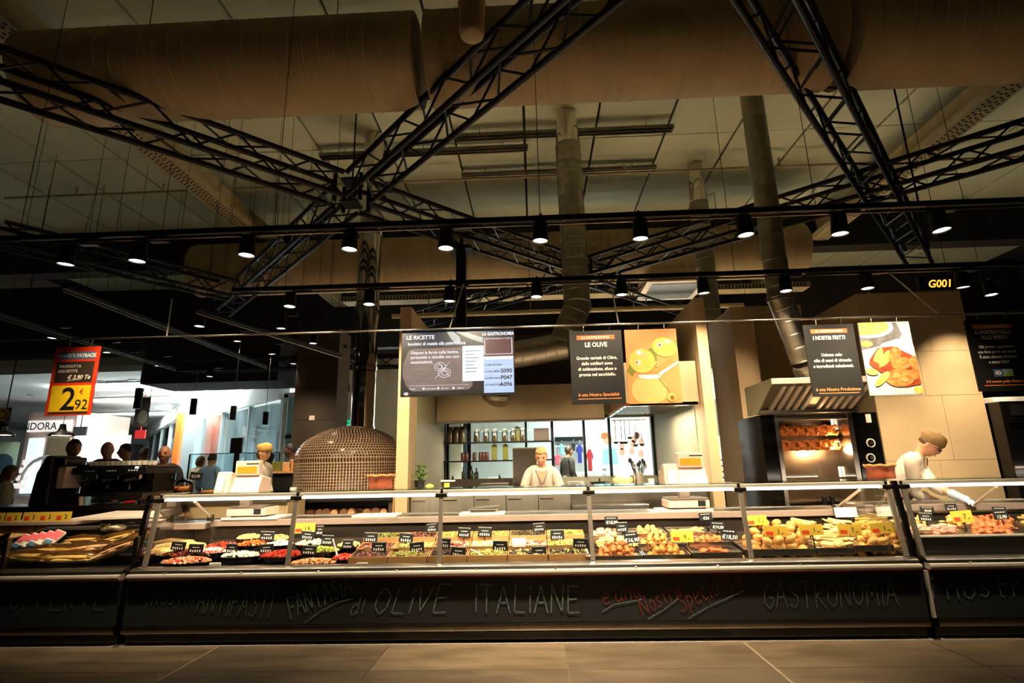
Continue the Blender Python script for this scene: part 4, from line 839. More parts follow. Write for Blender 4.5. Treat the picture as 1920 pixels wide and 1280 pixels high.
tagcard(1588, 960, 42, 18, 5.0, 'blank white price card in front of the potato sticks', 'white', stick=.08)
# ------------------------------------------------------------------ sign rail and signs
YS = 4.85
ra, rb = at(-150, 644, YS), at(2060, 582, YS); rz = (ra.z + rb.z) / 2
rl = thing('sign_rail', 'thin steel rail carrying the hanging signs', 'rail', (0, YS, rz))
MB().cyl((ra.x, YS, ra.z), (rb.x, YS, rb.z), .010, n=8).build('rail', 'steel', rl, smooth=60)
def rail_z(X): return ra.z + (rb.z - ra.z) * (X - ra.x) / (rb.x - ra.x)
for px, py in ((322, 560), (1155, 536), (1752, 548), (843, 560)):
    p = at(px, py, YS); MB().cyl((p.x, YS, rail_z(p.x)), (p.x, YS, p.z) if px < 400 else (p.x + .05, 5.5, ZT2), .007, n=6).build('hanger_rod', 'aluminium', rl)
def sign(name, label, cat, tl, tr, br, bl, Y=YS, mat='sign_black', th=.012, hooks=True):
    P = [at(*q, Y) for q in (tl, tr, br, bl)]; x0 = (P[0].x + P[3].x) / 2; x1 = (P[1].x + P[2].x) / 2; z0 = (P[2].z + P[3].z) / 2; z1 = (P[0].z + P[1].z) / 2
    t = thing(name, label, cat, (x0, Y, z0)); t['w'] = x1 - x0; t['h'] = z1 - z0
    MB().box(0, x1 - x0, 0, th, 0, z1 - z0).build('board', mat, t, local=True, bevel=.002)
    if hooks:
        for f_ in (.28, .78):
            X = (x1 - x0) * f_; zt = rail_z(x0 + X) - z0
            MB().tube([(X, .006, z1 - z0 - .01), (X, .006, zt - .02), (X + .012, .006, zt + .006), (X, .006, zt + .014), (X - .01, .006, zt + .004)], .0028, 6).build('hook', 'steel', t, local=True)
    return t, x1 - x0, z1 - z0
def patch(t, x0, x1, z0, z1, mat, lay=1, name='print'):
    return MB().box(x0, x1, -.0012 * lay, -.0012 * (lay - 1), z0, z1).build(name, mat, t, local=True)
PC = [0]
def poly(t, pts, mat, lay=1, name='print'):
    PC[0] = (PC[0] + 1) % 50
    return MB().prism(pts, -.0012 * lay - PC[0] * .00002, -.0012 * (lay - 1)).build(name, mat, t, local=True)
def ell(cx, cz, rx, rz_, n=22, rot=0.0, a0=0, a1=6.28318):
    P = []
    for k in range(n):
        a = a0 + (a1 - a0) * k / (n if a1 - a0 > 6.2 else n - 1); u, v = rx * math.cos(a), rz_ * math.sin(a); P.append((cx + u * math.cos(rot) - v * math.sin(rot), cz + u * math.sin(rot) + v * math.cos(rot)))
    return P
def T(t, s, x, z, size, mat='ink_white', lay=3, **k): return text(s, mat, t, (x, -.0012 * lay, z), size, **k)
# red price sign
t, W, H = sign('hanging_sign', 'red hanging price sign with yellow 2,92 price panel', 'sign', (104, 652), (188, 648), (170, 778), (84, 779), mat='sign_red')
patch(t, W*.10, W*.90, H*.815, H*.925, 'sign_blue'); T(t, 'SCONTO', W*.24, H*.85, H*.05, bold=.001); T(t, '25% PAYBACK', W*.62, H*.845, H*.075, bold=.0025, xs=.9)
patch(t, W*.08, W*.92, H*.47, H*.78, 'sign_brown'); T(t, 'PAGNOTTA', W*.40, H*.69, H*.06); T(t, 'ASSORTITE', W*.36, H*.62, H*.06); T(t, '€ 3,90 Te', W*.62, H*.52, H*.085, shear=.3, bold=.001)
MB().ribbon([(W*.38, H*.495), (W*.66, H*.52)], .004, -.004).build('print', 'ink_white', t, local=True)
patch(t, W*.07, W*.62, H*.055, H*.43, 'sign_yellow'); patch(t, W*.63, W*.93, H*.055, H*.43, 'sign_yellow'); patch(t, W*.07, W*.93, H*.02, H*.05, 'sign_brown')
T(t, '2', W*.47, H*.08, H*.46, 'ink_black', bold=.003); T(t, '92', W*.775, H*.085, H*.2, 'ink_black'); T(t, '€', W*.74, H*.30, H*.1, 'tag_red')
# screen
t, W, H = sign('menu_screen', 'wide lit screen showing a recipe and queue numbers', 'screen', (752, 621), (966, 614), (963, 739), (752, 743), 4.88, 'black_plastic', .05)
u = lambda a: .008 + a * (W - .016); v = lambda a: .016 + a * (H - .03)
patch(t, u(0), u(.735), v(0), v(1), 'scr_black', name='display'); patch(t, u(0), u(.735), v(.74), v(1), 'scr_dark', 2); patch(t, u(.735), u(1), v(0), v(1), 'scr_blue', name='display')
T(t, 'LE RICETTE', u(.035), v(.88), H*.085, 'scr_white', align='LEFT', bold=.0012); T(t, 'Involtini di maiale alla palermitana', u(.05), v(.78), H*.07, 'scr_white', 5, align='LEFT', bold=.0008, xs=.92)
poly(t, [(u(a), v(b)) for a, b in ((.40, .99), (.46, .99), (.52, .90), (.53, .82), (.47, .80), (.44, .88))], 'scr_fish', 3); poly(t, [(u(a), v(b)) for a, b in ((.48, .99), (.58, .97), (.73, .88), (.73, .79), (.62, .86), (.55, .92))], 'scr_fish', 3)
poly(t, [(u(a), v(b)) for a, b in ((.06, .70), (.12, .73), (.62, .73), (.64, .60), (.635, .12), (.60, .06), (.10, .05), (.04, .14), (.01, .30), (.01, .48))], 'scr_board', 3)
patch(t, u(.545), u(.735), v(.19), v(.75), 'scr_paper', 4)
for k in range(7): patch(t, u(.57), u(.57 + random.uniform(.08, .14)), v(.66 - k*.055), v(.672 - k*.055), 'scr_grey', 5)
for k, s in enumerate(('Disponi la farcia sulle fettine,', 'arrotolale e chiudile con uno', 'stuzzicadenti.')): T(t, s, u(.08), v(.64 - k*.075), H*.062, 'scr_white', 5, align='LEFT', bold=.0006)
m = MB()
for cx, cz, R_ in ((.345, .43, .05), (.385, .33, .055), (.39, .33, .03), (.34, .43, .025)): m.ribbon([(u(cx) + (R_ * W) * math.cos(a * .45), v(cz) + R_ * W * .75 * math.sin(a * .45)) for a in range(15)], .004, -.007)
m.ribbon([(u(.30), v(.24)), (u(.43), v(.50))], .003, -.007); m.ribbon([(u(.33), v(.5)), (u(.43), v(.27))], .003, -.007); m.build('print', 'scr_white', t, local=True)
for x_, s in ((.10, 'Facile'), (.26, '4 persone'), (.39, '30 min'), (.53, 'Bassa')): T(t, s, u(x_), v(.075), H*.04, 'scr_white', 5)
for x_ in (.20, .33, .465): poly(t, ell(u(x_), v(.09), .011, .011, 12), 'scr_white', 5)
patch(t, u(.07), u(.60), v(.135), v(.139), 'scr_white', 4)
poly(t, ell(u(.045), v(.015), .022, .014, 14), 'scr_white', 3); poly(t, [(u(.03), v(.015)), (u(.042), v(.028)), (u(.042), v(.004))], 'scr_dark', 4); poly(t, [(u(.06), v(.015)), (u(.049), v(.028)), (u(.049), v(.004))], 'scr_dark', 4)
patch(t, u(.735), u(1), v(.88), v(1), 'scr_dark', 2); T(t, 'LA GASTRONOMIA', u(.865), v(.91), H*.068, 'scr_white', 4, bold=.0015, xs=.82)
patch(t, u(.735), u(1), v(.56), v(.88), 'scr_maroon', 2); T(t, 'STIAMO SERVENDO IL CLIENTE', u(.865), v(.845), H*.03, 'scr_white', 4)
for x_ in (.742, .985): patch(t, u(x_), u(x_ + .006), v(.60), v(.84), 'scr_white', 3)
m = MB(); m.ribbon([(u(.742 + k*.0124), v(.60 + (.014 if k % 2 else 0))) for k in range(21)], .004, -.0045); m.build('print', 'scr_white', t, local=True)
poly(t, [(u(a), v(b)) for a, b in ((.735, .57), (1, .57), (.985, .52), (.75, .52))], 'scr_white', 4)
for k, (s, n_) in enumerate((('LA MACELLERIA', ''), ('LA SALUMERIA', 'S090'), ('LA PESCHERIA', 'P047'), ('LA PANETTERIA', 'A096'))):
    zz = .425 - k*.105; patch(t, u(.74), u(.99), v(zz - .025), v(zz - .021), 'scr_white', 3); T(t, s, u(.745), v(zz), H*.036, 'ink_black', 4, align='LEFT', bold=.0005); T(t, n_, u(.985), v(zz - .012), H*.085, 'ink_black', 4, align='RIGHT', bold=.0015)
# black text signs
t, W, H = sign('hanging_sign', 'black hanging sign headed LE OLIVE with white lettering', 'sign', (1067, 622), (1168, 617), (1171, 756), (1073, 758))
def head(t, W, H, txt='LA GASTRONOMIA'):
    patch(t, W*.14, W*.86, H*.875, H*.935, 'ink_orange'); T(t, txt, W*.5, H*.887, H*.048, 'ink_white', 3, xs=.92, bold=.0006)
head(t, W, H); T(t, 'LE OLIVE', W*.5, H*.775, H*.085, bold=.002, xs=.9)
for k, s in enumerate(('Grande varietà di Olive,', 'dalle migliori zone', 'di coltivazione, sfuse o', 'pronte nel secchiello.')): T(t, s, W*.5, H*(.60 - k*.075), H*.060, bold=.0008, xs=.94)
T(t, 'è una Nostra Specialità', W*.5, H*.105, H*.058, 'ink_orange_bright', shear=.1, bold=.0006); patch(t, W*.12, W*.92, H*.065, H*.074, 'ink_orange_bright')
t, W, H = sign('hanging_sign', 'black hanging sign headed I NOSTRI FRITTI with white lettering', 'sign', (1503, 611), (1600, 605), (1621, 740), (1527, 745))
head(t, W, H); T(t, 'I NOSTRI FRITTI', W*.48, H*.785, H*.075, bold=.002, xs=.82)
for k, s in enumerate(('Usiamo solo', 'olio di semi di girasole', 'e ingredienti selezionati.')): T(t, s, W*.48, H*(.55 - k*.078), H*.060, bold=.0008, xs=.92)
T(t, 'è una Nostra Produzione', W*.5, H*.075, H*.058, 'ink_orange_bright', shear=.1, bold=.0006); patch(t, W*.12, W*.90, H*.04, H*.049, 'ink_orange_bright')
t, W, H = sign('hanging_sign', 'black hanging sign headed IL NOSTRO POLLO ALLO SPIEDO at the right edge', 'sign', (1806, 602), (1906, 597), (1943, 730), (1838, 735))
head(t, W, H); T(t, 'IL NOSTRO POLLO', W*.48, H*.80, H*.068, bold=.0015, xs=.85); T(t, 'ALLO SPIEDO', W*.48, H*.725, H*.068, bold=.0015, xs=.85)
for k, s in enumerate(('Già pronto, appetitoso,', 'una festa per la tua tavola.', "È stato allevato all'aperto", 'e senza OGM.')): T(t, s, W*.48, H*(.60 - k*.072), H*.056, bold=.0008, xs=.88)
patch(t, W*.33, W*.50, H*.20, H*.30, 'sign_blue'); patch(t, W*.50, W*.68, H*.20, H*.30, 'pic_sky'); patch(t, W*.50, W*.68, H*.20, H*.245, 'label_green', 2)
poly(t, ell(W*.415, H*.25, .026, .018, 12), 'ink_white', 2); poly(t, [(W*.39, H*.25), (W*.41, H*.27), (W*.41, H*.23)], 'sign_red', 3); poly(t, [(W*.44, H*.25), (W*.42, H*.27), (W*.42, H*.23)], 'sign_blue', 3)
T(t, 'è il nostro pollo Viversano', W*.52, H*.115, H*.054, 'ink_orange_bright', shear=.1, bold=.0006, xs=.92); patch(t, W*.12, W*.95, H*.075, H*.084, 'ink_orange_bright')
# picture of olives
t, W, H = sign('picture_panel', 'hanging colour picture of two large pale olives on orange', 'picture', (1170, 619), (1267, 615), (1280, 754), (1180, 758), mat='pic_orange')
E2 = lambda cx, cz, rx, rz_, mat, lay, rot=0.: poly(t, [(min(max(a, .002), W - .002), min(max(b, .002), H - .002)) for a, b in ell(cx*W, cz*H, rx*W, rz_*H, 26, rot)], mat, lay)
E2(.40, .18, .34, .20, 'pic_peach', 1); poly(t, [(0, H*.43), (W*.10, H*.62), (W*.16, H*.42), (W*.1, H*.36)], 'pic_green', 1); poly(t, [(W*.40, H*.72), (W*.56, H*.76), (W*.60, H*.55), (W*.45, H*.60)], 'pic_green', 1); poly(t, [(W*.93, H*.82), (W*.998, H*.86), (W*.998, H*.74), (W*.94, H*.72)], 'pic_green', 1)
poly(t, [(W*.16, H*.40), (W*.60, H*.48), (W*.998, H*.70), (W*.998, H*.52), (W*.62, H*.36), (W*.30, H*.34)], 'pic_bowl', 2); poly(t, [(W*.20, H*.38), (W*.58, H*.38), (W*.64, H*.34), (W*.40, H*.32), (W*.24, H*.34)], 'pic_white', 3); poly(t, [(W*.60, H*.40), (W*.998, H*.56), (W*.998, H*.53), (W*.62, H*.36)], 'pic_white', 3)
E2(.30, .57, .245, .165, 'pic_olive', 4); E2(.745, .745, .235, .13, 'pic_olive', 4, -.25); E2(.34, .65, .10, .05, 'pic_peach', 5); E2(.25, .68, .05, .03, 'pic_white', 6); E2(.68, .80, .10, .035, 'pic_peach', 5); E2(.82, .82, .05, .02, 'pic_white', 6)
E2(.22, .545, .045, .032, 'pic_white', 6); E2(.20, .548, .022, .018, 'pic_pit', 7); E2(.66, .775, .05, .035, 'pic_white', 6); E2(.66, .775, .026, .022, 'pic_pit', 7); E2(.57, .52, .035, .035, 'pic_peach', 5); E2(.57, .52, .014, .014, 'pic_pit', 6)
MB().ribbon([(W*.60, H*.33), (W*.78, H*.14)], .005, -.005).build('print', 'pic_pit', t, local=True); E2(.80, .075, .075, .055, 'pic_olive', 4, -.3); E2(.81, .07, .04, .03, 'pic_pit', 5)
# picture of fried chicken
t, W, H = sign('picture_panel', 'hanging colour picture of fried chicken and chips', 'picture', (1607, 605), (1704, 602), (1730, 739), (1632, 742), mat='pic_sky')
cl = lambda P: [(min(max(a, .002), W - .002), min(max(b, .002), H - .002)) for a, b in P]
PP = lambda pts, mat, lay: poly(t, cl([(a*W, b*H) for a, b in pts]), mat, lay)
E2 = lambda cx, cz, rx, rz_, mat, lay, rot=0.: poly(t, cl(ell(cx*W, cz*H, rx*W, rz_*H, 20, rot)), mat, lay)
PP([(0, .99), (.75, .99), (.82, .82), (.70, .72), (.30, .66), (0, .62)], 'pic_slate', 1); E2(.18, .93, .50, .15, 'pic_white', 2); E2(.16, .94, .44, .12, 'pic_fry', 3)
for k in range(9): a = random.uniform(.0, .45); PP([(a, .99), (a + .06, .99), (a - .02, .86), (a - .07, .87)], 'pic_peach' if k % 2 else 'pic_fry', 4)
E2(.10, .70, .12, .04, 'pic_fry', 3); PP([(.30, .62), (.40, .70), (.70, .76), (.998, .66), (.998, .50), (.60, .60), (.35, .52)], 'pic_white', 4); PP([(.10, .48), (.30, .64), (.60, .66), (.998, .50), (.998, .14), (.70, .10), (.30, .30), (.14, .38)], 'pic_shade', 5)
for cx, cz, rx, rz_, m_, ro in ((.28, .52, .07, .13, 'pic_fry', -.5), (.42, .50, .07, .12, 'pic_fry', -.6), (.34, .44, .16, .045, 'pic_fry', .5), (.60, .54, .11, .12, 'pic_chicken', -.5), (.70, .42, .20, .08, 'pic_chicken', .2), (.95, .42, .09, .10, 'pic_chicken', 0), (.18, .42, .10, .04, 'pic_shade', -.5), (.62, .23, .28, .12, 'pic_chicken', .1), (.90, .27, .10, .07, 'pic_chicken', 0)):
    E2(cx, cz, rx, rz_, m_, 6 + (1 if m_ == 'pic_chicken' else 0), ro)
E2(.28, .22, .20, .045, 'pic_fry', 8, .75); E2(.10, .32, .13, .045, 'pic_fry', 8, -.2); E2(.55, .26, .08, .03, 'ink_orange_bright', 9, .4); E2(.70, .20, .07, .03, 'ink_orange_bright', 9); PP([(.02, .10), (.998, .06), (.998, .002), (.02, .002)], 'pic_sky', 4); E2(.93, .06, .09, .05, 'pic_fry', 6)
# LED queue number
t, W, H = sign('number_display', 'small black box showing glowing orange number G001', 'display', (1722, 519), (1790, 516), (1795, 543), (1727, 545), 6.1, 'black_gloss', .06, False)
T(t, 'G001', W*.54, H*.22, H*.74, 'led_orange', 2, shear=.25, bold=.002, xs=.95)
p = at(1757, 530, 6.1); MB().cyl((W/2, .03, H), (W/2, .03, CZ - t.location.z), .012, n=6).build('hanger_rod', 'black_metal', t, local=True)
# ------------------------------------------------------------------ things on the staff worktop
def label_scale(label, pplat, phead, Y, mirror=False):
    """counter scale: flat platform on the worktop, column, raised head with orange display"""
    c = at(pplat[0], pplat[1], Y); h = at(phead[0], phead[1], Y - .05); s = -1 if mirror else 1
    t = thing('label_scale', label, 'scale', (c.x, c.y, WZ + .022), 'pink-grey counter scales'); B = WZ + .022
    MB().box(c.x - .19, c.x + .19, Y - .15, Y + .15, B + .012, B + .085).build('platform', 'scale_pink', t, bevel=.012); MB().box(c.x - .18, c.x + .18, Y - .16, Y + .15, B + .088, B + .10).build('pan', 'steel', t, bevel=.004)
    for fx in (-.15, .15): MB().lathe([(.015, 0), (.015, .014)], (c.x + fx, Y - .1, B), 8).build('foot', 'black_plastic', t)
    MB().box(c.x + s*.08, c.x + s*.15, Y - .152, Y - .15, B + .025, B + .075).build('small_screen', 'sign_black', t)
    MB().box(h.x - .05, h.x + .05, Y + .05, Y + .13, B + .08, h.z).build('column', 'scale_pink', t, bevel=.01)
    MB().xprism([(Y - .10, h.z - .16), (Y + .16, h.z - .20), (Y + .18, h.z - .02), (Y - .02, h.z + .01)], h.x - .21, h.x + .20).build('head', 'scale_pink', t, bevel=.014)
    MB().xprism([(Y - .14, h.z - .17), (Y - .02, h.z - .17), (Y + .02, h.z + .03), (Y - .08, h.z + .05)], h.x - .22, h.x - .08).build('printer', 'scale_pink', t, bevel=.012)
    dx = .045; d = MB().box(h.x - .02 - dx, h.x + .19 - dx + .03, Y - .05, Y + .03, h.z + .01, h.z + .15).build('display_box', 'scale_pink', t, bevel=.008)
    MB().box(h.x + .0 - dx, h.x + .17 - dx + .03, Y - .054, Y - .05, h.z + .03, h.z + .095).build('display', 'orange_glow', d); MB().box(h.x + .09 - dx, h.x + .17, Y - .053, Y - .05, h.z + .115, h.z + .125).build('slot', 'black_plastic', d)
    MB().xprism([(Y - .148, h.z - .13), (Y - .142, h.z - .13), (Y - .11, h.z + .0), (Y - .116, h.z + .0)], h.x - .19, h.x - .12).build('receipt', 'paper', t)
label_scale('pink-grey label scale with orange display left of the mosaic oven', (476, 948), (452, 893), 5.36)
label_scale('pink-grey label scale with orange display by the right kitchen wall', (1284, 940), (1285, 878), 5.38)
def board(label, a, b, Y0_, Y1_):
    p, q = at(*a, Y0_), at(*b, Y0_); o = MB().box(p.x, q.x, Y0_, Y1_, WZ + .001, WZ + .021).build('cutting_board', 'board_white', bevel=.004); tag(o, label, 'cutting board', 'white cutting boards'); return o
board('white cutting board below the mosaic oven', (659, 970), (742, 968), 5.21, 5.46); board('white cutting board under the steel lid', (860, 966), (946, 964), 5.21, 5.46)
board('white cutting board under the left label scale', (414, 970), (520, 966), 5.18, 5.54); board('white cutting board under the right label scale', (1240, 958), (1338, 955), 5.2, 5.54)
p = at(907, 958, 5.30); t = thing('steel_pan', 'shallow steel pan with a lid on a cutting board', 'pan', (p.x, p.y, WZ + .022)); B = WZ + .022
MB().prism([(p.x - .12, B), (p.x + .12, B), (p.x + .14, B + .035), (p.x - .14, B + .035)], 5.24, 5.42).build('pan', 'steel', t, bevel=.006); MB().prism([(p.x - .14, B + .036), (p.x + .14, B + .042), (p.x + .15, B + .06), (p.x - .10, B + .044)], 5.24, 5.42).build('lid', 'steel', t, bevel=.003)
p = at(1237, 957, 5.3); o = MB().xprism([(5.24, WZ + .001), (5.42, WZ + .001), (5.42, WZ + .012), (5.24, WZ + .006)], p.x - .1, p.x + .08).build('paper_sheets', 'paper', bevel=.002); tag(o, 'yellowish paper sheets left of the right label scale', 'paper')
# ------------------------------------------------------------------ objects on the glass top
TZP = GZ1 + .039
def bark_bowl(label, px0, px1, Y):
    a, b = at(px0, 905, Y), at(px1, 905, Y); r = (b.x - a.x) / 2; c = Vector(((a.x + b.x) / 2, Y, TZP)); t = thing('bark_bowl', label, 'bowl', c, 'reddish bark bowls')
    m = MB(); n = 26; prof = [(r*.86, 0), (r*.93, .012), (r*.9, .05), (r*.95, .09), (r*1.04, .105), (r*1.0, .115), (r*.9, .112), (r*.82, .07), (0, .06)]
    vs = []
    for q, z in prof:
        for k in range(n):
            w_ = 1 + .03 * math.sin(k * 2.7 + z * 60) + random.uniform(-.015, .015); vs.append(c + Vector((q*w_*math.cos(6.2832*k/n), q*w_*math.sin(6.2832*k/n), z + (.006*math.sin(k*1.9) if z > .08 else 0))))
    m.add(vs, [(i*n+k, i*n+(k+1) % n, (i+1)*n+(k+1) % n, (i+1)*n+k) for i in range(len(prof)-1) for k in range(n)]); m.build('body', 'wood_red', t, smooth=70)
    MB().tube([c + Vector((r*1.0*math.cos(6.2832*k/n), r*1.0*math.sin(6.2832*k/n), .11 + .005*math.sin(k*1.9))) for k in range(n + 1)], .011, 6).build('rim', 'crust', t, smooth=70)
bark_bowl('reddish brown bark bowl in front of the mosaic oven', 690, 738, 4.86); bark_bowl('reddish brown bark bowl beside the leaning saleswoman', 1629, 1680, 4.86)
# ------------------------------------------------------------------ mosaic pizza oven
oc = Vector((at(655, 900, 7.7).x, 7.75, 0)); OR = .77; oz0, oz1, oz2 = .98, at(650, 862, 7.0).z, at(652, 797, 7.6).z
t = thing('pizza_oven', 'domed wood-fired oven covered in brown mosaic tiles', 'oven', (oc.x, oc.y, 0))
prof = [(OR, oz0), (OR, oz1)] + [(OR * math.cos(a), oz1 + (oz2 - oz1) * math.sin(a)) for a in [math.pi/2*k/14 for k in range(1, 15)]]
MB().lathe([(q * .992, z - .004) for q, z in prof], oc, 64).build('dome', 'mosaic_grout', t, smooth=60)
m = MB(); ts = .039; path = [(OR, oz0 + k*ts) for k in range(int((oz1 - oz0) / ts) + 1)]
arc = []; L_ = 0; prv = (OR, oz1)
for k in range(1, 400):
    a = math.pi/2*k/400; q = (OR*math.cos(a), oz1 + (oz2 - oz1)*math.sin(a)); L_ += math.hypot(q[0]-prv[0], q[1]-prv[1]); prv = q
    if L_ >= ts: arc.append(q); L_ = 0
path += arc
for (r0, z0), (r1, z1) in zip(path[:-1], path[1:]):
    n = max(8, int(2*math.pi*(r0 + r1)/2 / ts)); g = .13
    for k in range(n):
        a0, a1 = 2*math.pi*(k + g)/n, 2*math.pi*(k + 1 - g)/n
        ra_, rb_ = r0 + (r1-r0)*g, r0 + (r1-r0)*(1-g); za_, zb_2 = z0 + (z1-z0)*g, z0 + (z1-z0)*(1-g); o_ = 1.002 + random.uniform(0, .003)
        P = [Vector((ra_*o_*math.cos(a0), ra_*o_*math.sin(a0), za_)), Vector((ra_*o_*math.cos(a1), ra_*o_*math.sin(a1), za_)), Vector((rb_*o_*math.cos(a1), rb_*o_*math.sin(a1), zb_2)), Vector((rb_*o_*math.cos(a0), rb_*o_*math.sin(a0), zb_2))]
        if P[0].y > .35: continue
        m.quad(*[oc + q for q in P])
stuff(m.build('mosaic', 'mosaic_tile', t))
MB().box(oc.x - .80, oc.x + .80, 7.0, 8.5, 0, .52).build('base_plinth', 'wall_brown', t); MB().box(oc.x - .84, oc.x + .84, 6.96, 8.5, .92, .98).build('base_slab', 'black_paint', t, bevel=.01)
for X in (oc.x - .82, oc.x + .76): MB().box(X, X + .06, 7.0, 8.5, .52, .92).build('niche_side', 'wall_brown', t)
MB().box(oc.x - .76, oc.x + .76, 7.5, 7.56, .52, .92).build('niche_back', 'black_paint', t)
logm = []
for i in range(3):
    m = MB().cyl((0, 0, 0), (0, .42, 0), .048 + .006*i, n=9); logm.append(m.mesh('log')); logm[-1].materials.append(MATS['wood_log'])
capm = MB().lathe([(.0, 0), (.045, 0)], n=9).mesh('cut_end'); capm.materials.append(MATS['wood_cut'])
for r_ in range(3):
    for k in range(14):
        X = oc.x - .68 + k*.105 + (.05 if r_ % 2 else 0) + random.uniform(-.008, .008)
        if X > oc.x + .71: continue
        o = bpy.data.objects.new('firewood_log', logm[(k + r_) % 3]); COL.objects.link(o); o.location = (X, 7.03 + random.uniform(0, .05), .58 + r_*.1); o.rotation_euler = (0, random.uniform(0, 6), random.uniform(-.04, .04))
        tag(o, 'cut firewood log stacked under the mosaic oven', 'firewood', 'logs under the mosaic oven')
        e = bpy.data.objects.new('cut_end', capm); COL.objects.link(e); e.parent = o; e.location = (0, -.002, 0); e.rotation_euler = (math.pi/2, 0, 0)
p = at(734, 925, 6.75); q = at(741, 895, 6.9); o = MB().tube([(p.x, 6.75, 0), q], .012, 8).build('oven_peel', 'wood_tray', smooth=60); tag(o, 'pale wooden tool handle leaning beside the mosaic oven', 'tool handle')
# ------------------------------------------------------------------ kitchen
kz = at(950, 915, WY + .08).z
t = thing('kitchen_bench', 'long stainless steel bench along the front of the kitchen', 'bench', ((xl1 + xr0) / 2, WY + .3, 0))
MB().box(xl1 + .01, xr0 - .01, WY + .08, WY + .56, kz - .04, kz).build('top', 'steel', t, bevel=.006); MB().box(xl1 + .01, xr0 - .01, WY + .11, WY + .54, .1, kz - .04).build('carcass', 'steel_dark', t)
nD = 5; dw = (at(1072, 940, WY + .1).x - xl1 - .02) / nD
for k in range(nD): d = MB().box(xl1 + .014 + k*dw, xl1 + .006 + (k+1)*dw, WY + .095, WY + .11, .12, kz - .05).build('door', 'steel_soft', t, bevel=.003); MB().cyl((xl1 + .03 + k*dw, WY + .085, kz - .12), (xl1 + .18 + k*dw, WY + .085, kz - .12), .007, n=6).build('handle', 'chrome', d)
# range with black front
a, b = at(1076, 945, 5.9).x, at(1160, 945, 5.9).x
t = thing('cooking_range', 'black-fronted cooking range with rows of knobs seen through the glass', 'cooker', ((a + b) / 2, 6.0, 0))
MB().box(a, b + .3, 5.88, 6.16, .1, .86).build('body', 'black_gloss', t, bevel=.006); MB().box(a - .01, b + .31, 5.86, 6.16, .86, .90).build('hob_top', 'steel', t, bevel=.004)
for k in range(8): MB().cyl((a + .08 + k*.09, 5.87, .80), (a + .08 + k*.09, 5.845, .80), .018, n=10).build('knob', 'chrome', t)
for k in range(2): MB().box(a + .04 + k*.36, a + .36 + k*.36, 5.868, 5.88, .3, .70).build('oven_door', 'steel_dark', t, bevel=.004)
# hoods
hzA, hzB = at(950, 722, 7.7).z, at(950, 787, 7.7).z
t = thing('extractor_hood', 'wide stainless extractor hood across the back of the kitchen', 'hood', (0, 8.0, hzB))
MB().box(xl1 + .02, at(1132, 750, 7.7).x, 7.7, 7.73, hzB, hzA).build('front_panel', 'hood_steel', t, bevel=.004); MB().box(xl1 + .02, at(1132, 750, 7.7).x, 7.73, KB - .02, hzA - .03, hzA).build('top_panel', 'steel_dark', t)
MB().box(xl1 + .02, at(1132, 750, 7.7).x, 7.69, 7.8, hzB - .03, hzB).build('lower_lip', 'steel', t, bevel=.004)
for k in range(5): x_ = xl1 + .1 + k*.5; MB().xprism([(7.82, hzB), (8.65, hzB + .12), (8.65, hzB + .14), (7.82, hzB + .02)], x_, x_ + .46).build('filter', 'steel_dark', t)
ha, hb = at(1168, 680, WY + .12), at(1330, 755, WY + .12)
t = thing('extractor_hood', 'boxy stainless extractor hood on the right kitchen wall', 'hood', (1.6, 6.9, hb.z))
xa_ = ha.x; xb_ = xr0 - .012; z0, z1 = hb.z, ha.z
MB().box(xa_, xb_, WY + .12, WY + .14, z0, z1).build('front_panel', 'hood_steel', t, bevel=.003); MB().box(xa_, xa_ + .02, WY + .14, 7.65, z0, z1).build('side_panel', 'hood_steel', t); MB().box(xa_, xb_, WY + .14, 7.65, z1 - .02, z1).build('top_panel', 'steel_dark', t)
MB().box(xa_ - .03, xb_, WY + .10, WY + .14, z0 - .02, z0 + .02).build('front_lip', 'chrome', t, bevel=.004); MB().box(xa_ - .03, xa_ + .01, WY + .14, 7.65, z0 - .02, z0 + .02).build('side_lip', 'chrome', t, bevel=.004)
for k in range(4): MB().xprism([(WY + .2 + k*.36, z0 + .04), (WY + .53 + k*.36, z0 + .04), (WY + .53 + k*.36, z0 + .06), (WY + .2 + k*.36, z0 + .06)], xa_ + .05, xb_ - .05).build('filter', 'steel', t)
m = MB()
for k in range(60): m.box(xa_ + .06, xb_ - .06, WY + .2 + k*.024, WY + .2 + k*.024 + .012, z0 + .028, z0 + .04)
stuff(m.build('filter_slats', 'steel_dark', t)); MB().box(xb_ - .22, xb_ - .06, WY + .2, WY + .35, z0 + .0, z0 + .04).build('lamp', 'tube_light', t)
# kitchen light under the hoods
area('hood_light', (.1, 8.2, hzB - .05), (0, 0, 0), 2.2, .15, 14, WARMW); area('hood_light', ((xa_ + xb_) / 2, 6.95, z0 - .03), (0, 0, 0), .5, 1.0, 16, WARMW)
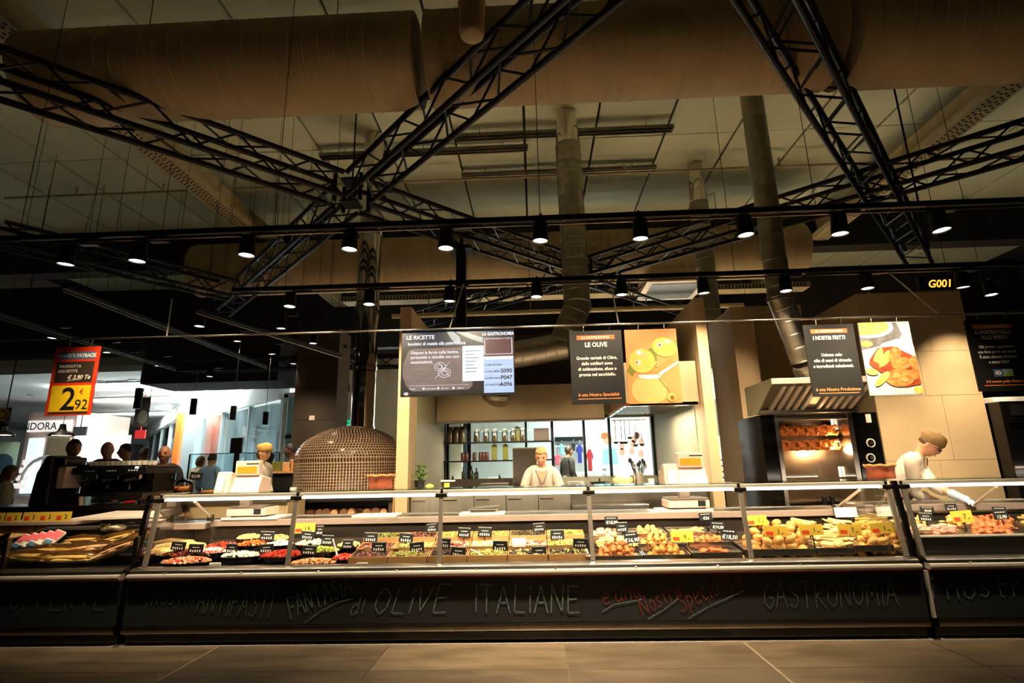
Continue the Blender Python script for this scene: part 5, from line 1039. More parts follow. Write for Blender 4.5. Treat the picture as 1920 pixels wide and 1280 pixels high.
# shelves in front of the kitchen window
SHY = 8.4
t = thing('wall_shelf', 'black open shelf unit in front of the kitchen window', 'shelf', (0, SHY, wz0)); sz = [at(900, 828, SHY).z, at(900, 863, SHY).z, at(900, 898, SHY).z]
sx0, sx1 = at(829, 850, SHY).x, at(1040, 850, SHY).x
for z in sz[:2]: MB().box(sx0, sx1, SHY, SHY + .24, z - .02, z).build('shelf_board', 'black_metal', t, bevel=.003)
MB().box(sx0, at(962, 890, SHY).x, SHY, SHY + .24, 0, sz[2]).build('base_cabinet', 'wall_brown', t)
for px in (832, 880, 987, 1036): X = at(px, 850, SHY).x; MB().box(X - .012, X + .012, SHY + .1, SHY + .13, sz[2], at(900, 793, SHY).z).build('upright', 'black_metal', t)
def jar(px, sh, wpx, hpx, label, kind, dy=.10, group=None):
    Y = SHY + dy; c = at(px, 850, Y); s = (at(px + 1, 850, Y) - c).length; r = wpx*s/2; h = hpx*s; B = Vector((c.x, Y, sz[sh] + .001)); t = thing({'oil': 'oil_tin', 'bottle': 'bottle'}.get(kind, 'jar'), label, {'oil': 'tin', 'bottle': 'bottle'}.get(kind, 'jar'), B, group)
    if kind == 'glass':
        MB().lathe([(r, 0), (r, h*.72), (r*.7, h*.86), (r*.7, h*.9)], B, 14).build('jar_glass', 'jar_glass', t, smooth=50); MB().lathe([(r*.93, .004), (r*.93, h*.55), (0, h*.57)], B, 14).build('contents', 'jar_dark', t, smooth=50); MB().lathe([(r*.75, h*.88), (r*.75, h), (0, h)], B, 14).build('lid', 'plastic_white', t)
    elif kind == 'dark': MB().lathe([(r*.95, 0), (r, h*.1), (r, h*.82), (r*.8, h*.9)], B, 14).build('jar_body', 'jar_dark', t, smooth=50); MB().lathe([(r*.82, h*.9), (r*.82, h), (0, h)], B, 14).build('lid', 'black_plastic', t)
    elif kind == 'brown': MB().lathe([(r, 0), (r, h*.75), (r*.85, h*.82)], B, 14).build('jar_body', 'jar_brown', t, smooth=50); MB().lathe([(r*.9, h*.82), (r*.9, h), (0, h)], B, 14).build('lid', 'jar_brown', t)
    elif kind == 'oil': MB().box(B.x - r, B.x + r, Y - r, Y + r, B.z, B.z + h*.94).build('tin_body', 'oil_green', t, bevel=.006); MB().lathe([(r*.3, h*.94), (r*.3, h), (0, h)], B, 10).build('cap', 'black_plastic', t)
    else: MB().lathe([(r, 0), (r, h*.55), (r*.35, h*.72), (r*.32, h*.95)], B, 12).build('bottle_body', 'bottle_dark', t, smooth=50); MB().lathe([(r*.4, h*.93), (r*.4, h), (0, h)], B, 10).build('cap', 'black_plastic', t)
for i, px in enumerate((843, 855, 867)): jar(px, 0, 13, 29, 'tall dark jar on the top kitchen shelf, %s of three' % ('left', 'middle', 'right')[i], 'dark')
for i, px in enumerate((894, 912, 928, 947, 963, 981)): jar(px, 0, 11, 24, 'glass jar of dark dry goods on the top kitchen shelf, %s from the left' % ORD[i], 'glass', .08, 'glass jars on the top shelf')
jar(971, 0, 11, 28, 'green oil tin on the top kitchen shelf', 'oil', .14)
for i, px in enumerate((927, 948)): jar(px, 1, 10, 30, 'green oil tin on the middle kitchen shelf, %s one' % ('left', 'right')[i], 'oil')
for i, px in enumerate((868, 875, 890, 901, 907, 913)): jar(px, 1, 7.5, 15, 'small brown jar on the middle kitchen shelf, %s from the left' % ORD[i], 'brown', .09, 'brown jars')
for i, (px, w_, h_) in enumerate(((849, 4, 8), (869, 7, 22), (884, 8, 24), (893, 8, 20), (936, 4, 8))): jar(px, 2, w_, h_, 'dark bottle on the bottom kitchen shelf, %s from the left' % ORD[i], 'bottle', .08, 'dark bottles on the bottom shelf')
a, b = at(1001, 821, SHY), at(1029, 802, SHY); o = MB().box(a.x, b.x, SHY + .02, SHY + .2, sz[0] + .001, b.z).build('cardboard_box', 'wall_brown', bevel=.004); tag(o, 'brown box at the right end of the top kitchen shelf', 'box')
a, b = at(962, 905, 8.1), at(1006, 838, 8.1); t = thing('steel_cabinet', 'grey steel cabinet behind the blonde saleswoman', 'cabinet', ((a.x + b.x) / 2, 8.2, 0)); MB().box(a.x, b.x, 8.1, 8.36, 0, b.z).build('body', 'wall_green', t, bevel=.004); MB().box(a.x + .01, b.x - .01, 8.09, 8.1, .1, b.z - .02).build('door', 'steel_dark', t)
# hanging utensils
hy = 7.5; ra2 = at(1146, 788, hy); rb2 = at(1212, 786, hy)
t = thing('utensil_rail', 'steel rail for ladles below the hood', 'rail', ra2); MB().cyl(ra2, (rb2.x, hy, ra2.z), .008, n=6).build('rail', 'steel', t)
for X in (ra2.x + .02, rb2.x - .02): MB().cyl((X, hy, ra2.z), (X, hy, ra2.z + .35), .005, n=5).build('rail_hanger', 'steel', t)
for i, (px, py) in enumerate(((1155, 828), (1166, 828), (1173, 828), (1181, 819), (1192, 833), (1204, 832))):
    c = at(px, py, hy); t = thing('ladle', 'steel ladle hanging below the hood, %s from the left' % ORD[i], 'ladle', c, 'hanging ladles')
    MB().tube([(c.x, hy, ra2.z + .01), (c.x, hy, c.z + .03)], .006, 6).build('handle', 'steel', t); MB().lathe([(0, -.032), (.025, -.026), (.036, -.008), (.038, .004), (.034, .004), (.0, -.02)], c, 14).build('cup', 'steel_dark', t, smooth=60)
# things on the kitchen bench
B = kz + .001; BY = WY + .28
def on_bench(px, dy=0): return Vector((at(px, 905, BY + dy).x, BY + dy, B))
c = on_bench(787, -.05); t = thing('basil_plant', 'small leafy basil plant in a dark pot by the left kitchen wall', 'plant', c)
MB().lathe([(.045, 0), (.062, .09), (.066, .09), (.066, .1), (.0, .09)], c, 16).build('pot', 'pot_dark', t, smooth=40); m = MB(); st = MB()
for k in range(90):
    a = random.uniform(0, 6.28); q = random.uniform(.01, .085); z = random.uniform(.10, .27); q *= 1 - max(0, z - .2)*5; p = c + Vector((q*math.cos(a), q*math.sin(a), z)); R_ = Euler((random.uniform(-.7, .7), random.uniform(-.7, .7), a)).to_matrix(); l = random.uniform(.018, .03)
    m.add([p + R_ @ Vector(v_) for v_ in ((-l, 0, 0), (0, -l*.5, .004), (l, 0, 0), (0, l*.5, .004))], [(0, 1, 2, 3)])
    if k % 8 == 0: st.cyl(c + Vector((0, 0, .08)), p, .003, n=5)
stuff(m.build('leaves', 'leaf', t)); st.build('stems', 'stem', t)
c = on_bench(806, -.1); o = MB().ball(c + Vector((0, 0, .03)), (.05, .035, .03), 12, 8, None, .05).build('lettuce', 'sprout_green', smooth=60); tag(o, 'small pale green vegetable beside the basil pot', 'vegetable')
c = on_bench(840, 0); t = thing('plastic_tub', 'dark tub with yellow label and white lid on the kitchen bench', 'tub', c); MB().lathe([(.07, 0), (.08, .08)], c, 20).build('tub', 'pot_dark', t, smooth=40); MB().lathe([(.085, .08), (.085, .095), (0, .095)], c, 20).build('lid', 'plastic_white', t); MB().box(c.x - .03, c.x + .03, c.y - .088, c.y - .076, c.z + .015, c.z + .065).build('label', 'basil_yellow', t)
c = on_bench(1124, 0); t = thing('frying_pan', 'black frying pan on the kitchen bench', 'pan', c); MB().lathe([(.08, 0), (.115, .045), (.12, .045), (.085, .006), (0, .006)], c, 22).build('pan', 'black_metal', t, smooth=40); MB().tube([c + Vector((.0, -.02, .05)), c + Vector((-.02, -.2, .08))], .01, 6).build('handle', 'black_plastic', t)
c = on_bench(1168, .1); o = MB().ball(c + Vector((0, 0, .055)), (.12, .06, .055), 14, 9, None, .02).build('bread_loaf', 'cheese', smooth=60); tag(o, 'long yellow loaf on the kitchen bench below the ladles', 'bread')
c = on_bench(1198, .05); t = thing('utensil_pot', 'steel pot bristling with black utensils on the kitchen bench', 'utensil pot', c); MB().lathe([(.05, 0), (.055, .14), (.05, .14), (.046, .01), (0, .01)], c, 16).build('pot', 'steel', t, smooth=40)
for k in range(9):
    a = k*.7; e = c + Vector((.09*math.cos(a), .06*math.sin(a), random.uniform(.2, .28))); MB().tube([c + Vector((.02*math.cos(a), .02*math.sin(a), .05)), e], .006, 6).ball(e, (.018, .008, .03), 8, 6).build('utensil', 'black_plastic' if k % 3 else 'steel', t, smooth=60)
c = on_bench(1221, -.1); o = MB().lathe([(.028, 0), (.036, .07), (.032, .07), (.026, .006), (0, .006)], c, 14).build('cup', 'plastic_white', smooth=40); tag(o, 'small white cup on the kitchen bench', 'cup')
c = on_bench(1240, -.1); o = MB().lathe([(.03, 0), (.04, .10), (.037, .10), (.028, .006), (0, .006)], c, 16).build('drinking_glass', 'jar_glass', smooth=40); tag(o, 'upturned clear glass left of the right label scale', 'glass')
c = on_bench(930, .05); t = thing('oven_tray', 'stack of thin dark trays on the kitchen bench', 'trays', c)
for k in range(3): MB().box(c.x - .18, c.x + .14, c.y - .1, c.y + .2, c.z + k*.018, c.z + k*.018 + .012).build('tray', 'steel_dark', t, bevel=.003)
c = on_bench(1080, .05); t = thing('plate_stack', 'white plates stacked on the kitchen bench', 'plates', c)
for k in range(4): MB().lathe([(.05, k*.012), (.10, k*.012 + .012), (.095, k*.012 + .014), (.0, k*.012 + .006)], c, 20).build('plate', 'plastic_white', t, smooth=40)
# dark equipment in the gap right of the kitchen
a, b = at(1352, 900, 8.6), at(1418, 860, 8.6)
t = thing('baking_rack', 'dark rack of slatted trays between the kitchen and the roaster', 'rack', ((a.x + b.x) / 2, 8.8, 0)); MB().box(a.x, b.x, 8.62, 9.2, 0, .95).build('body', 'black_paint', t)
for k in range(5): MB().box(a.x, b.x, 8.6, 9.2, .98 + k*.09, 1.0 + k*.09).build('shelf', 'steel_dark', t)
for X in (a.x, b.x - .02): MB().box(X, X + .02, 8.6, 8.64, 0, 2.0).build('upright', 'steel_dark', t)
a, b = at(1346, 800, 8.9), at(1396, 720, 8.9); o = MB().box(a.x + .05, b.x, 8.9, 9.25, 1.75, 2.35).build('wall_cabinet', 'steel_soft', bevel=.005); tag(o, 'grey steel wall cabinet in the gap right of the kitchen', 'cabinet')
# ------------------------------------------------------------------ chicken roaster
RY = 6.55
rx0, rx1, rx2 = at(1458, 830, RY).x, at(1606, 830, RY).x, at(1652, 830, RY).x; rz0, rz1 = .55, at(1530, 775, RY).z
t = thing('chicken_roaster', 'steel and glass chicken roasting oven with black control panel', 'oven', ((rx0 + rx2) / 2, RY + .35, 0))
MB().box(rx0 - .16, rx0, RY + .02, RY + .75, 0, rz1).build('side_panel', 'black_gloss', t, bevel=.005)
m = MB().box(rx0, rx0 + .05, RY, RY + .7, rz0, rz1).box(rx1 - .06, rx1, RY, RY + .7, rz0, rz1).box(rx0 + .05, rx1 - .06, RY, RY + .7, rz1 - .07, rz1).box(rx0 + .05, rx1 - .06, RY, RY + .7, rz0, rz0 + .06); m.build('frame', 'steel', t, bevel=.004)
MB().box(rx0 + .05, rx1 - .06, RY + .62, RY + .66, rz0, rz1).build('back_liner', 'steel_dark', t); MB().box(rx0 + .05, rx1 - .06, RY + .05, RY + .6, rz0 + .28, rz0 + .30).build('drip_tray', 'steel', t)
MB().box(rx0, rx1, RY + .02, RY + .7, .05, rz0).build('base', 'steel_dark', t)
cp = MB().box(rx1 + .004, rx2, RY - .01, RY + .7, .3, rz1).build('control_panel', 'black_gloss', t, bevel=.004)
for py in (830, 858, 884):
    p = at(1632, py, RY - .01); k = MB().cyl((p.x, RY - .012, p.z), (p.x, RY - .02, p.z), .052, n=22).build('knob', 'plastic_white', cp); MB().cyl((p.x, RY - .02, p.z), (p.x, RY - .024, p.z), .038, n=20).build('knob_ring', 'black_gloss', k); MB().cyl((p.x, RY - .024, p.z), (p.x, RY - .05, p.z), .020, n=16).build('knob_grip', 'steel_dark', k)
p = at(1628, 784, RY - .01); MB().box(p.x - .03, p.x + .03, RY - .014, RY - .01, p.z - .05, p.z + .05).build('notice', 'paper', cp)
xm = (rx0 + rx1) / 2 + .02
for s, (u_, v_) in ((-1, (rx0 + .052, xm - .003)), (1, (xm + .003, rx1 - .062))):
    d = MB().box(u_, v_, RY + .004, RY + .012, rz0 + .065, rz1 - .075).build('glass_door', 'door_glass', t); hx = xm + s*.045
    MB().box(hx - .022, hx + .022, RY - .05, RY + .002, rz0 + .18, rz0 + .36).build('handle', 'black_plastic', d, bevel=.012)
for r_, py in enumerate((807, 834)):
    zz = at(1530, py, RY + .25).z; MB().cyl((rx0 + .05, RY + .25, zz), (rx1 - .06, RY + .25, zz), .008, n=6).build('spit', 'steel', t)
    for k in range(6):
        X = rx0 + .14 + k*(rx1 - rx0 - .30)/5; c = thing('roast_chicken', 'golden roast chicken on the %s spit, %s from the left' % (('upper', 'lower')[r_], ORD[k]), 'chicken', (X, RY + .25, zz - .06), 'chickens on the spits')
        MB().ball((X, RY + .25, zz), (.075, .06, .062), 12, 9, None, .06).build('body', 'chicken', c, smooth=70)
        for s in (-1, 1): MB().tube([(X + .02, RY + .22, zz + s*.035), (X + .055, RY + .19, zz + s*.05), (X + .075, RY + .18, zz + s*.02)], [.026, .022, .009], 8).build('leg', 'chicken', c, smooth=70)
        MB().tube([(X - .03, RY + .2, zz + .04), (X - .05, RY + .18, zz + .0), (X - .02, RY + .18, zz - .03)], [.018, .014, .01], 7).build('wing', 'chicken', c, smooth=70)
for zz in (rz1 - .12, rz0 + .62): MB().cyl((rx1 - .08, RY + .3, zz - .06), (rx1 - .08, RY + .3, zz + .06), .014, n=8).build('heater_lamp', 'tube_light', t)
l = bpy.data.lights.new('roaster_lamp', 'POINT'); l.energy = 26; l.color = (1, .62, .3); l.shadow_soft_size = .06; o = bpy.data.objects.new('roaster_lamp', l); COL.objects.link(o); o.location = (rx1 - .14, RY + .2, (rz0 + rz1) / 2 + .25)
# hood of the roaster
a, b = at(1452, 717, 6.0), at(1642, 712, 6.0); zl = at(1540, 770, 6.55).z
t = thing('roaster_hood', 'sloping steel hood with bright baffles above the chicken roaster', 'hood', ((a.x + b.x) / 2, 6.4, zl)); zf = a.z
MB().box(a.x - .03, b.x + .05, 5.98, 6.02, zf - .02, zf + .045).build('front_lip', 'aluminium', t, bevel=.004); MB().xprism([(6.02, zf + .02), (6.75, zf + .02), (6.75, zf + .045), (6.02, zf + .045)], a.x - .03, b.x + .05).build('top_panel', 'steel_dark', t)
MB().xprism([(6.02, zf - .01), (6.5, zl + .02), (6.5, zl + .04), (6.02, zf + .01)], a.x, b.x).build('sloping_panel', 'steel_soft', t)
MB().box(a.x - .03, b.x + .05, 6.46, 6.56, zl - .03, zl + .02).build('rear_lip', 'steel', t, bevel=.006)
for X in (a.x - .035, b.x + .05): MB().xprism([(5.98, zf - .02), (5.98, zf + .045), (6.75, zf + .045), (6.75, zl - .03), (6.46, zl - .03)], X - .006, X + .006).build('side_panel', 'wall_green', t)
W_ = b.x - a.x; d = Vector((0, .48, zl + .02 - zf + .01)); L2 = d.length; d.normalize(); nn = Vector((0, -d.z, d.y)) * -1
for k in range(12):
    if k in (0, 6): continue
    X = a.x + W_*(k + .35)/12; MB().obox((X, 6.26, (zf + zl)/2 - .008), (.045, L2*.9, .03), Matrix((Vector((1, 0, 0)), d, Vector((1, 0, 0)).cross(d))).transposed()).build('baffle', 'aluminium', t, bevel=.006)
# black oven at the right edge
a = at(1872, 760, 6.6); t = thing('black_oven', 'tall black oven at the right edge with a steel trim line', 'oven', (a.x + .5, 7, 0)); MB().box(a.x + .02, a.x + 1.2, 6.6, 7.3, 0, at(1880, 752, 6.6).z).build('body', 'black_gloss', t, bevel=.01); zz = at(1890, 876, 6.58).z
MB().box(a.x + .02, a.x + 1.2, 6.58, 6.6, zz - .012, zz + .012).build('trim', 'steel', t); zz = at(1890, 785, 6.58).z; MB().cyl((a.x + .06, 6.57, zz), (a.x + .8, 6.57, zz), .012, n=8).build('door_bar', 'chrome', t)
p = at(1905, 762, 6.58); MB().box(p.x - .06, p.x + .1, 6.585, 6.6, p.z - .1, p.z + .03).build('control_window', 'black_plastic', t); o = MB().xprism([(6.7, a.z + .02), (7.2, a.z + .02), (7.2, a.z + .1), (6.7, a.z + .08)], a.x + .05, a.x + .9).build('white_carton', 'paper_white', bevel=.004); o.location.z = at(1880, 752, 6.6).z + .002; tag(o, 'white carton on top of the black oven at the right edge', 'box')
# ------------------------------------------------------------------ self-service goods at the left
xe = at(136, 975, 4.95).x
o = MB().box(-8.5, at(142, 978, 4.95).x, 4.94, 5.25, .875, .905).build('display_shelf', 'worktop', bevel=.004); tag(o, 'white display shelf edge below the yellow price strip', 'shelf')
for i, (xa, xb) in enumerate(((-14, 9), (12, 40), (44, 74), (74, 104), (104, 134))):
    p, q = at(xa, 961, 4.95), at(xb, 961, 4.95); t = thing('price_tag', 'yellow shelf-edge price card marked 2, %s from the left' % ORD[i], 'price tag', ((p.x + q.x)/2, 4.95, .906), 'yellow shelf-edge cards'); W = q.x - p.x
    MB().box(-W/2, W/2, -.003, .003, 0, .085).build('card', 'tag_yellow', t, local=True); MB().box(-W*.38, -W*.08, -.005, -.003, .015, .05).build('red_block', 'tag_red', t, local=True); text('2', 'ink_black', t, (W*.2, -.0055, .025), .05); t.rotation_euler = (-.1, 0, 0)
bg = at(180, 970, 5.05); o = MB().add([at(130, 972, 5.0), at(292, 966, 5.0), at(292, 957, 5.5), at(220, 957, 5.5)], [(0, 1, 2, 3)]); o = o.build('pale_board', 'board_white'); so = o.modifiers.new('solid', 'SOLIDIFY'); so.thickness = .02; tag(o, 'large pale board lying at the left end of the counter', 'board')
# film-wrapped bread bags
def bag(px, py, Y, L_, ang, label, mat='bread'):
    c = at(px, py, Y); c.z += abs(math.sin(ang))*L_*.22; t = thing('bread_bag', label, 'bread bag', (c.x, c.y, c.z - .03), 'film bags of bread'); R = Euler((0.15, ang, random.uniform(-.2, .2))).to_matrix()
    m = MB()
    for k in range(3): m.ball(c + R @ Vector((0, (k - 1)*.035, -.006 + .008*(k == 1))), (L_*.46, .024, .02), 10, 7, R, .04)
    m.build('bread_sticks', mat, t, smooth=70)
    m = MB(); pts = []; rs = []
    for k in range(9): u = k/8 - .5; pts.append(c + R @ Vector((u*L_*1.25, 0, .004*math.sin(k*2.1)))); rs.append([.012, .035, .052, .056, .058, .055, .05, .03, .012][k]*random.uniform(.9, 1.1))
    m.tube(pts, rs, 10); m.build('film', 'bag_film', t, smooth=70)
for i, (px, py, Y, L_, an, lb) in enumerate(((60, 1044, 4.62, .42, .05, 'film bag of breadsticks at the front, left'), (130, 1046, 4.62, .45, .02, 'film bag of breadsticks at the front, middle'), (205, 1042, 4.64, .48, -.35, 'film bag of long pale bread at the front, slanting right'), (235, 1028, 4.72, .45, -.4, 'film bag of pale bread leaning against the right post'), (95, 1032, 4.76, .45, .0, 'film bag of breadsticks in the second row, left'), (160, 1030, 4.78, .48, -.1, 'film bag of breadsticks in the second row, middle'), (205, 1018, 4.92, .46, -.25, 'film bag of pale bread in the back row, right'), (150, 1014, 4.95, .42, -.05, 'film bag of golden breadsticks in the back row'), (30, 1048, 4.64, .4, .1, 'film bag of breadsticks cut by the left edge'), (245, 1008, 5.02, .4, -.2, 'film bag of white bread highest at the right'))):
    bag(px, py, Y, L_, an, lb, 'dough_white' if i % 3 == 2 else 'flat_pale')
c = at(208, 996, 5.0); t = thing('plastic_box', 'clear plastic food box above the bread bags', 'food box', c); MB().prism([(c.x - .1, c.z), (c.x + .1, c.z), (c.x + .12, c.z + .07), (c.x - .12, c.z + .07)], 5.0, 5.14).build('box', 'clear_plastic', t, bevel=.01); MB().ball(c + Vector((0, .07, .03)), (.085, .05, .028), 10, 7, None, .1).build('food', 'mozzarella', t, smooth=60)
# wrapped packets with pink labels
for i in range(5):
    c = at(42 + i*15, 1016 - i*2, 4.86); t = thing('wrapped_packet', 'wrapped packet with pink label, %s from the left in its row' % ORD[i], 'packet', c, 'packets with pink labels'); R = Euler((.7, .35, .15)).to_matrix()
    MB().obox(c, (.085, .16, .03), R).build('packet', 'paper', t, bevel=.008); MB().obox(c + R @ Vector((0, .02, .017)), (.075, .09, .003), R).build('label', 'label_pink', t); MB().obox(c + R @ Vector((0, -.06, .018)), (.06, .035, .003), R).build('tab', ('label_blue', 'paper_white')[i % 2], t)
for i in range(6):
    c = at(-5 + i*15, 998 - (i % 3)*5, 5.0 + .06*(i % 3)); o = MB().obox(c, (.15, .14, .025), Euler((.5, -.2, .5)).to_matrix()).build('wrapped_packet', 'bread' if i % 2 else 'fry_pale', bevel=.01); tag(o, 'tan flat wrap at the far left back, %s from the left' % ORD[i], 'packet', 'tan wraps')
t = thing('case_steps', 'dark stepped insert under the bread bags', 'display step', (-5.5, 4.85, DECK))
for ya, yb, z in ((4.56, 4.72, .57), (4.72, 4.88, .63), (4.88, 5.24, .69)): MB().box(-8.5, X0 - .09, ya, yb, DECK + .001, z).build('step', 'black_plastic', t)
# ------------------------------------------------------------------ coffee bar
BZ = 1.0
t = thing('bar_counter', 'dark coffee bar counter behind the left deli case', 'bar', (-6, 6, 0)); xq = at(292, 930, 5.75).x
MB().box(-9, xq, 5.75, 6.35, BZ - .05, BZ).build('top', 'steel_dark', t, bevel=.006); MB().box(-9, xq - .02, 5.8, 6.3, .05, BZ - .05).build('front', 'black_paint', t)
# espresso machine
EY = 5.85; a, b = at(130, 930, EY), at(274, 900, EY); zt = at(200, 872, EY).z
t = thing('espresso_machine', 'black espresso machine with chrome group heads and cups on top', 'coffee machine', ((a.x + b.x)/2, EY + .2, BZ))
MB().box(a.x, b.x, EY + .12, EY + .5, BZ + .10, zt - .03).build('body', 'black_gloss', t, bevel=.012); MB().box(a.x - .01, b.x + .01, EY - .02, EY + .5, zt - .10, zt - .02).build('head', 'black_plastic', t, bevel=.014); MB().box(a.x - .02, b.x + .02, EY - .05, EY + .45, BZ + .05, BZ + .12).build('drip_tray', 'steel_dark', t, bevel=.006); MB().box(a.x - .01, b.x + .01, EY + .0, EY + .45, zt - .02, zt - .005).build('cup_rail', 'chrome', t)
for k in range(3):
    X = a.x + .22 + k*(b.x - a.x - .35)/2; g = MB().lathe([(.035, 0), (.045, .01), (.045, .05), (.03, .06)], (X, EY + .05, zt - .16), 16).build('group_head', 'chrome', t, smooth=40); MB().tube([(X, EY + .03, zt - .15), (X - .02, EY - .12, zt - .17)], [.012, .016], 8).build('handle', 'black_plastic', g)
    m = MB()
    for j in range(4): m.cyl((X - .06 + j*.03, EY - .022, zt - .06), (X - .06 + j*.03, EY - .026, zt - .06), .008, n=8)
    m.build('buttons', 'ink_white', t)
for f_ in (.2, .8): MB().tube([(a.x + (b.x - a.x)*f_, EY + .02, zt - .1), (a.x + (b.x - a.x)*f_ + .02, EY - .04, zt - .2), (a.x + (b.x - a.x)*f_ + .02, EY - .04, BZ + .16)], .007, 6).build('steam_wand', 'chrome', t)
p = at(256, 876, EY - .03); MB().box(p.x - .02, p.x + .02, EY - .026, EY - .022, p.z - .012, p.z + .012).build('display', 'lightbox', t)
for X in (a.x + .06, b.x - .06): MB().lathe([(.03, 0), (.03, .05)], (X, EY + .05, BZ), 10).lathe([(.03, 0), (.03, .05)], (X, EY + .4, BZ), 10).build('foot', 'black_plastic', t)
cupm = MB().lathe([(.018, 0), (.03, .02), (.036, .05), (.033, .05), (.02, .008), (0, .008)], n=14).mesh('cup', 40); cupm.materials.append(MATS['plastic_white']); han = MB().tube([(.034, 0, .04), (.052, 0, .035), (.05, 0, .018), (.03, 0, .014)], .004, 6).mesh('handle', 40); han.materials.append(MATS['plastic_white'])
for k in range(22):
    i, j = k % 11, k // 11; o = bpy.data.objects.new('coffee_cup', cupm); COL.objects.link(o); o.location = (a.x + .12 + i*(b.x - a.x - .2)/10.5, EY + .1 + j*.16, zt - .004 + (.05 if False else 0)); o.rotation_euler = (0, 0, random.uniform(0, 6)); tag(o, 'white coffee cup on top of the espresso machine', 'cup', 'cups on the espresso machine')
    h = bpy.data.objects.new('handle', han); COL.objects.link(h); h.parent = o
# big black grinder block left of it
a2, b2 = at(50, 945, 5.7), at(118, 853, 5.7)
t = thing('coffee_grinder', 'bulky black coffee grinder cabinet left of the espresso machine', 'grinder', ((a2.x + b2.x)/2, 5.9, BZ))
MB().prism([(a2.x, BZ), (b2.x - .1, BZ), (b2.x - .12, b2.z), (a2.x + .12, b2.z), (a2.x + .04, BZ + .35)], 5.7, 6.1).build('body', 'black_paint', t, bevel=.02); MB().box(b2.x - .12, b2.x - .005, 5.75, 6.05, b2.z - .12, b2.z - .02).build('hopper_lid', 'black_gloss', t, bevel=.02); MB().box(b2.x - .1, b2.x - .008, 5.78, 6.0, BZ + .18, b2.z - .12).build('face_plate', 'scale_pink', t, bevel=.01)
for i, (px, m_) in enumerate(((126, 'scale_pink'), (136, 'mall_teal'))): c = at(px, 950, 5.6); o = MB().lathe([(.028, 0), (.036, .09), (.03, .09), (.026, .01), (0, .01)], (c.x, 5.78, BZ + .001), 14).build('paper_cup', m_, smooth=40); tag(o, ('pink', 'teal')[i] + ' cup in front of the black grinder', 'cup')
c = at(222, 936, 5.62); t = thing('milk_jug', 'red and steel barista tool on the bar', 'tool', (c.x, 5.8, BZ)); MB().tube([(c.x - .07, 5.8, BZ + .02), (c.x + .05, 5.8, BZ + .03)], .015, 8).build('grip', 'red_trim', t, smooth=60); MB().tube([(c.x + .05, 5.8, BZ + .03), (c.x + .11, 5.8, BZ + .06)], .008, 8).build('tip', 'chrome', t, smooth=60)
# cake domes, juice, back counter
t = thing('back_counter', 'pale back counter between the coffee bar and the mosaic oven', 'counter', (-3.6, 6.9, 0)); xa, xb = at(285, 915, 6.5).x, at(556, 915, 6.6).x
MB().box(xa, xb, 6.35, 6.9, .96, 1.0).build('top', 'steel_soft', t, bevel=.005); MB().box(xa, xb, 6.4, 6.88, .05, .96).build('front', 'wall_tan', t)
for k in range(3): MB().box(xa + .03 + k*(xb - xa)/3, xa - .03 + (k + 1)*(xb - xa)/3, 6.385, 6.4, .1, .92).build('door', 'wall_tan', t, bevel=.004)
for i, (px, lb) in enumerate(((283, 'small glass cake dome with pastries at the left of the bar end'), (312, 'large glass cake dome over orange pastries'))):
    c = at(px, 893, 6.3); r = .12 - .03*(i == 0); B_ = Vector((c.x, 6.62, 1.0)); t = thing('cake_dome', lb, 'cake dome', B_)
    MB().box(c.x - r*1.1, c.x + r*1.1, 6.62 - r*.9, 6.62 + r*.9, 1.0, 1.10).build('stand', 'black_gloss', t, bevel=.006); MB().lathe([(r, .10), (r, .16), (r*.8, .21), (r*.3, .24), (.02, .245), (.02, .27), (0, .27)], B_, 20).build('dome', 'jar_glass', t, smooth=60)
    for k in range(4): MB().ball(B_ + Vector((r*.5*math.cos(k*1.6), r*.5*math.sin(k*1.6), .13)), (.05, .035, .03), 10, 7, None, .08).build('pastry', 'carrot' if k % 2 else 'fry_gold', t, smooth=60)
c = at(366, 905, 6.3); B_ = Vector((c.x, 6.62, 1.001)); t = thing('juice_bowl', 'clear tub of orange juice cubes beside a small black sign', 'tub', B_); MB().lathe([(.12, 0), (.13, .13), (.12, .13)], B_, 20, 1, .8).build('tub', 'jar_glass', t, smooth=40); MB().lathe([(.11, .004), (.118, .1), (0, .105)], B_, 20, 1, .8).build('contents', 'juice', t, smooth=40)
c = at(351, 893, 6.35); t = thing('table_sign', 'small black chalk sign above the orange tub', 'sign', (c.x, 6.52, 1.0)); MB().obox((c.x, 6.52, c.z), (.15, .008, .09), Euler((0, .15, 0)).to_matrix()).build('board', 'sign_black', t); MB().box(c.x - .03, c.x - .024, 6.516, 6.524, 1.0, c.z).build('stick', 'black_plastic', t); text('€2,90', 'ink_white', t, (c.x, 6.514, c.z - .015), .045, local=False)
c = at(551, 905, 6.6); o = MB().lathe([(.03, 0), (.042, .12), (.036, .12), (.028, .01), (0, .01)], (c.x, 6.6, 1.001), 14).build('paper_cup', 'plastic_white', smooth=40); tag(o, 'tall white paper cup at the left foot of the mosaic oven', 'cup')
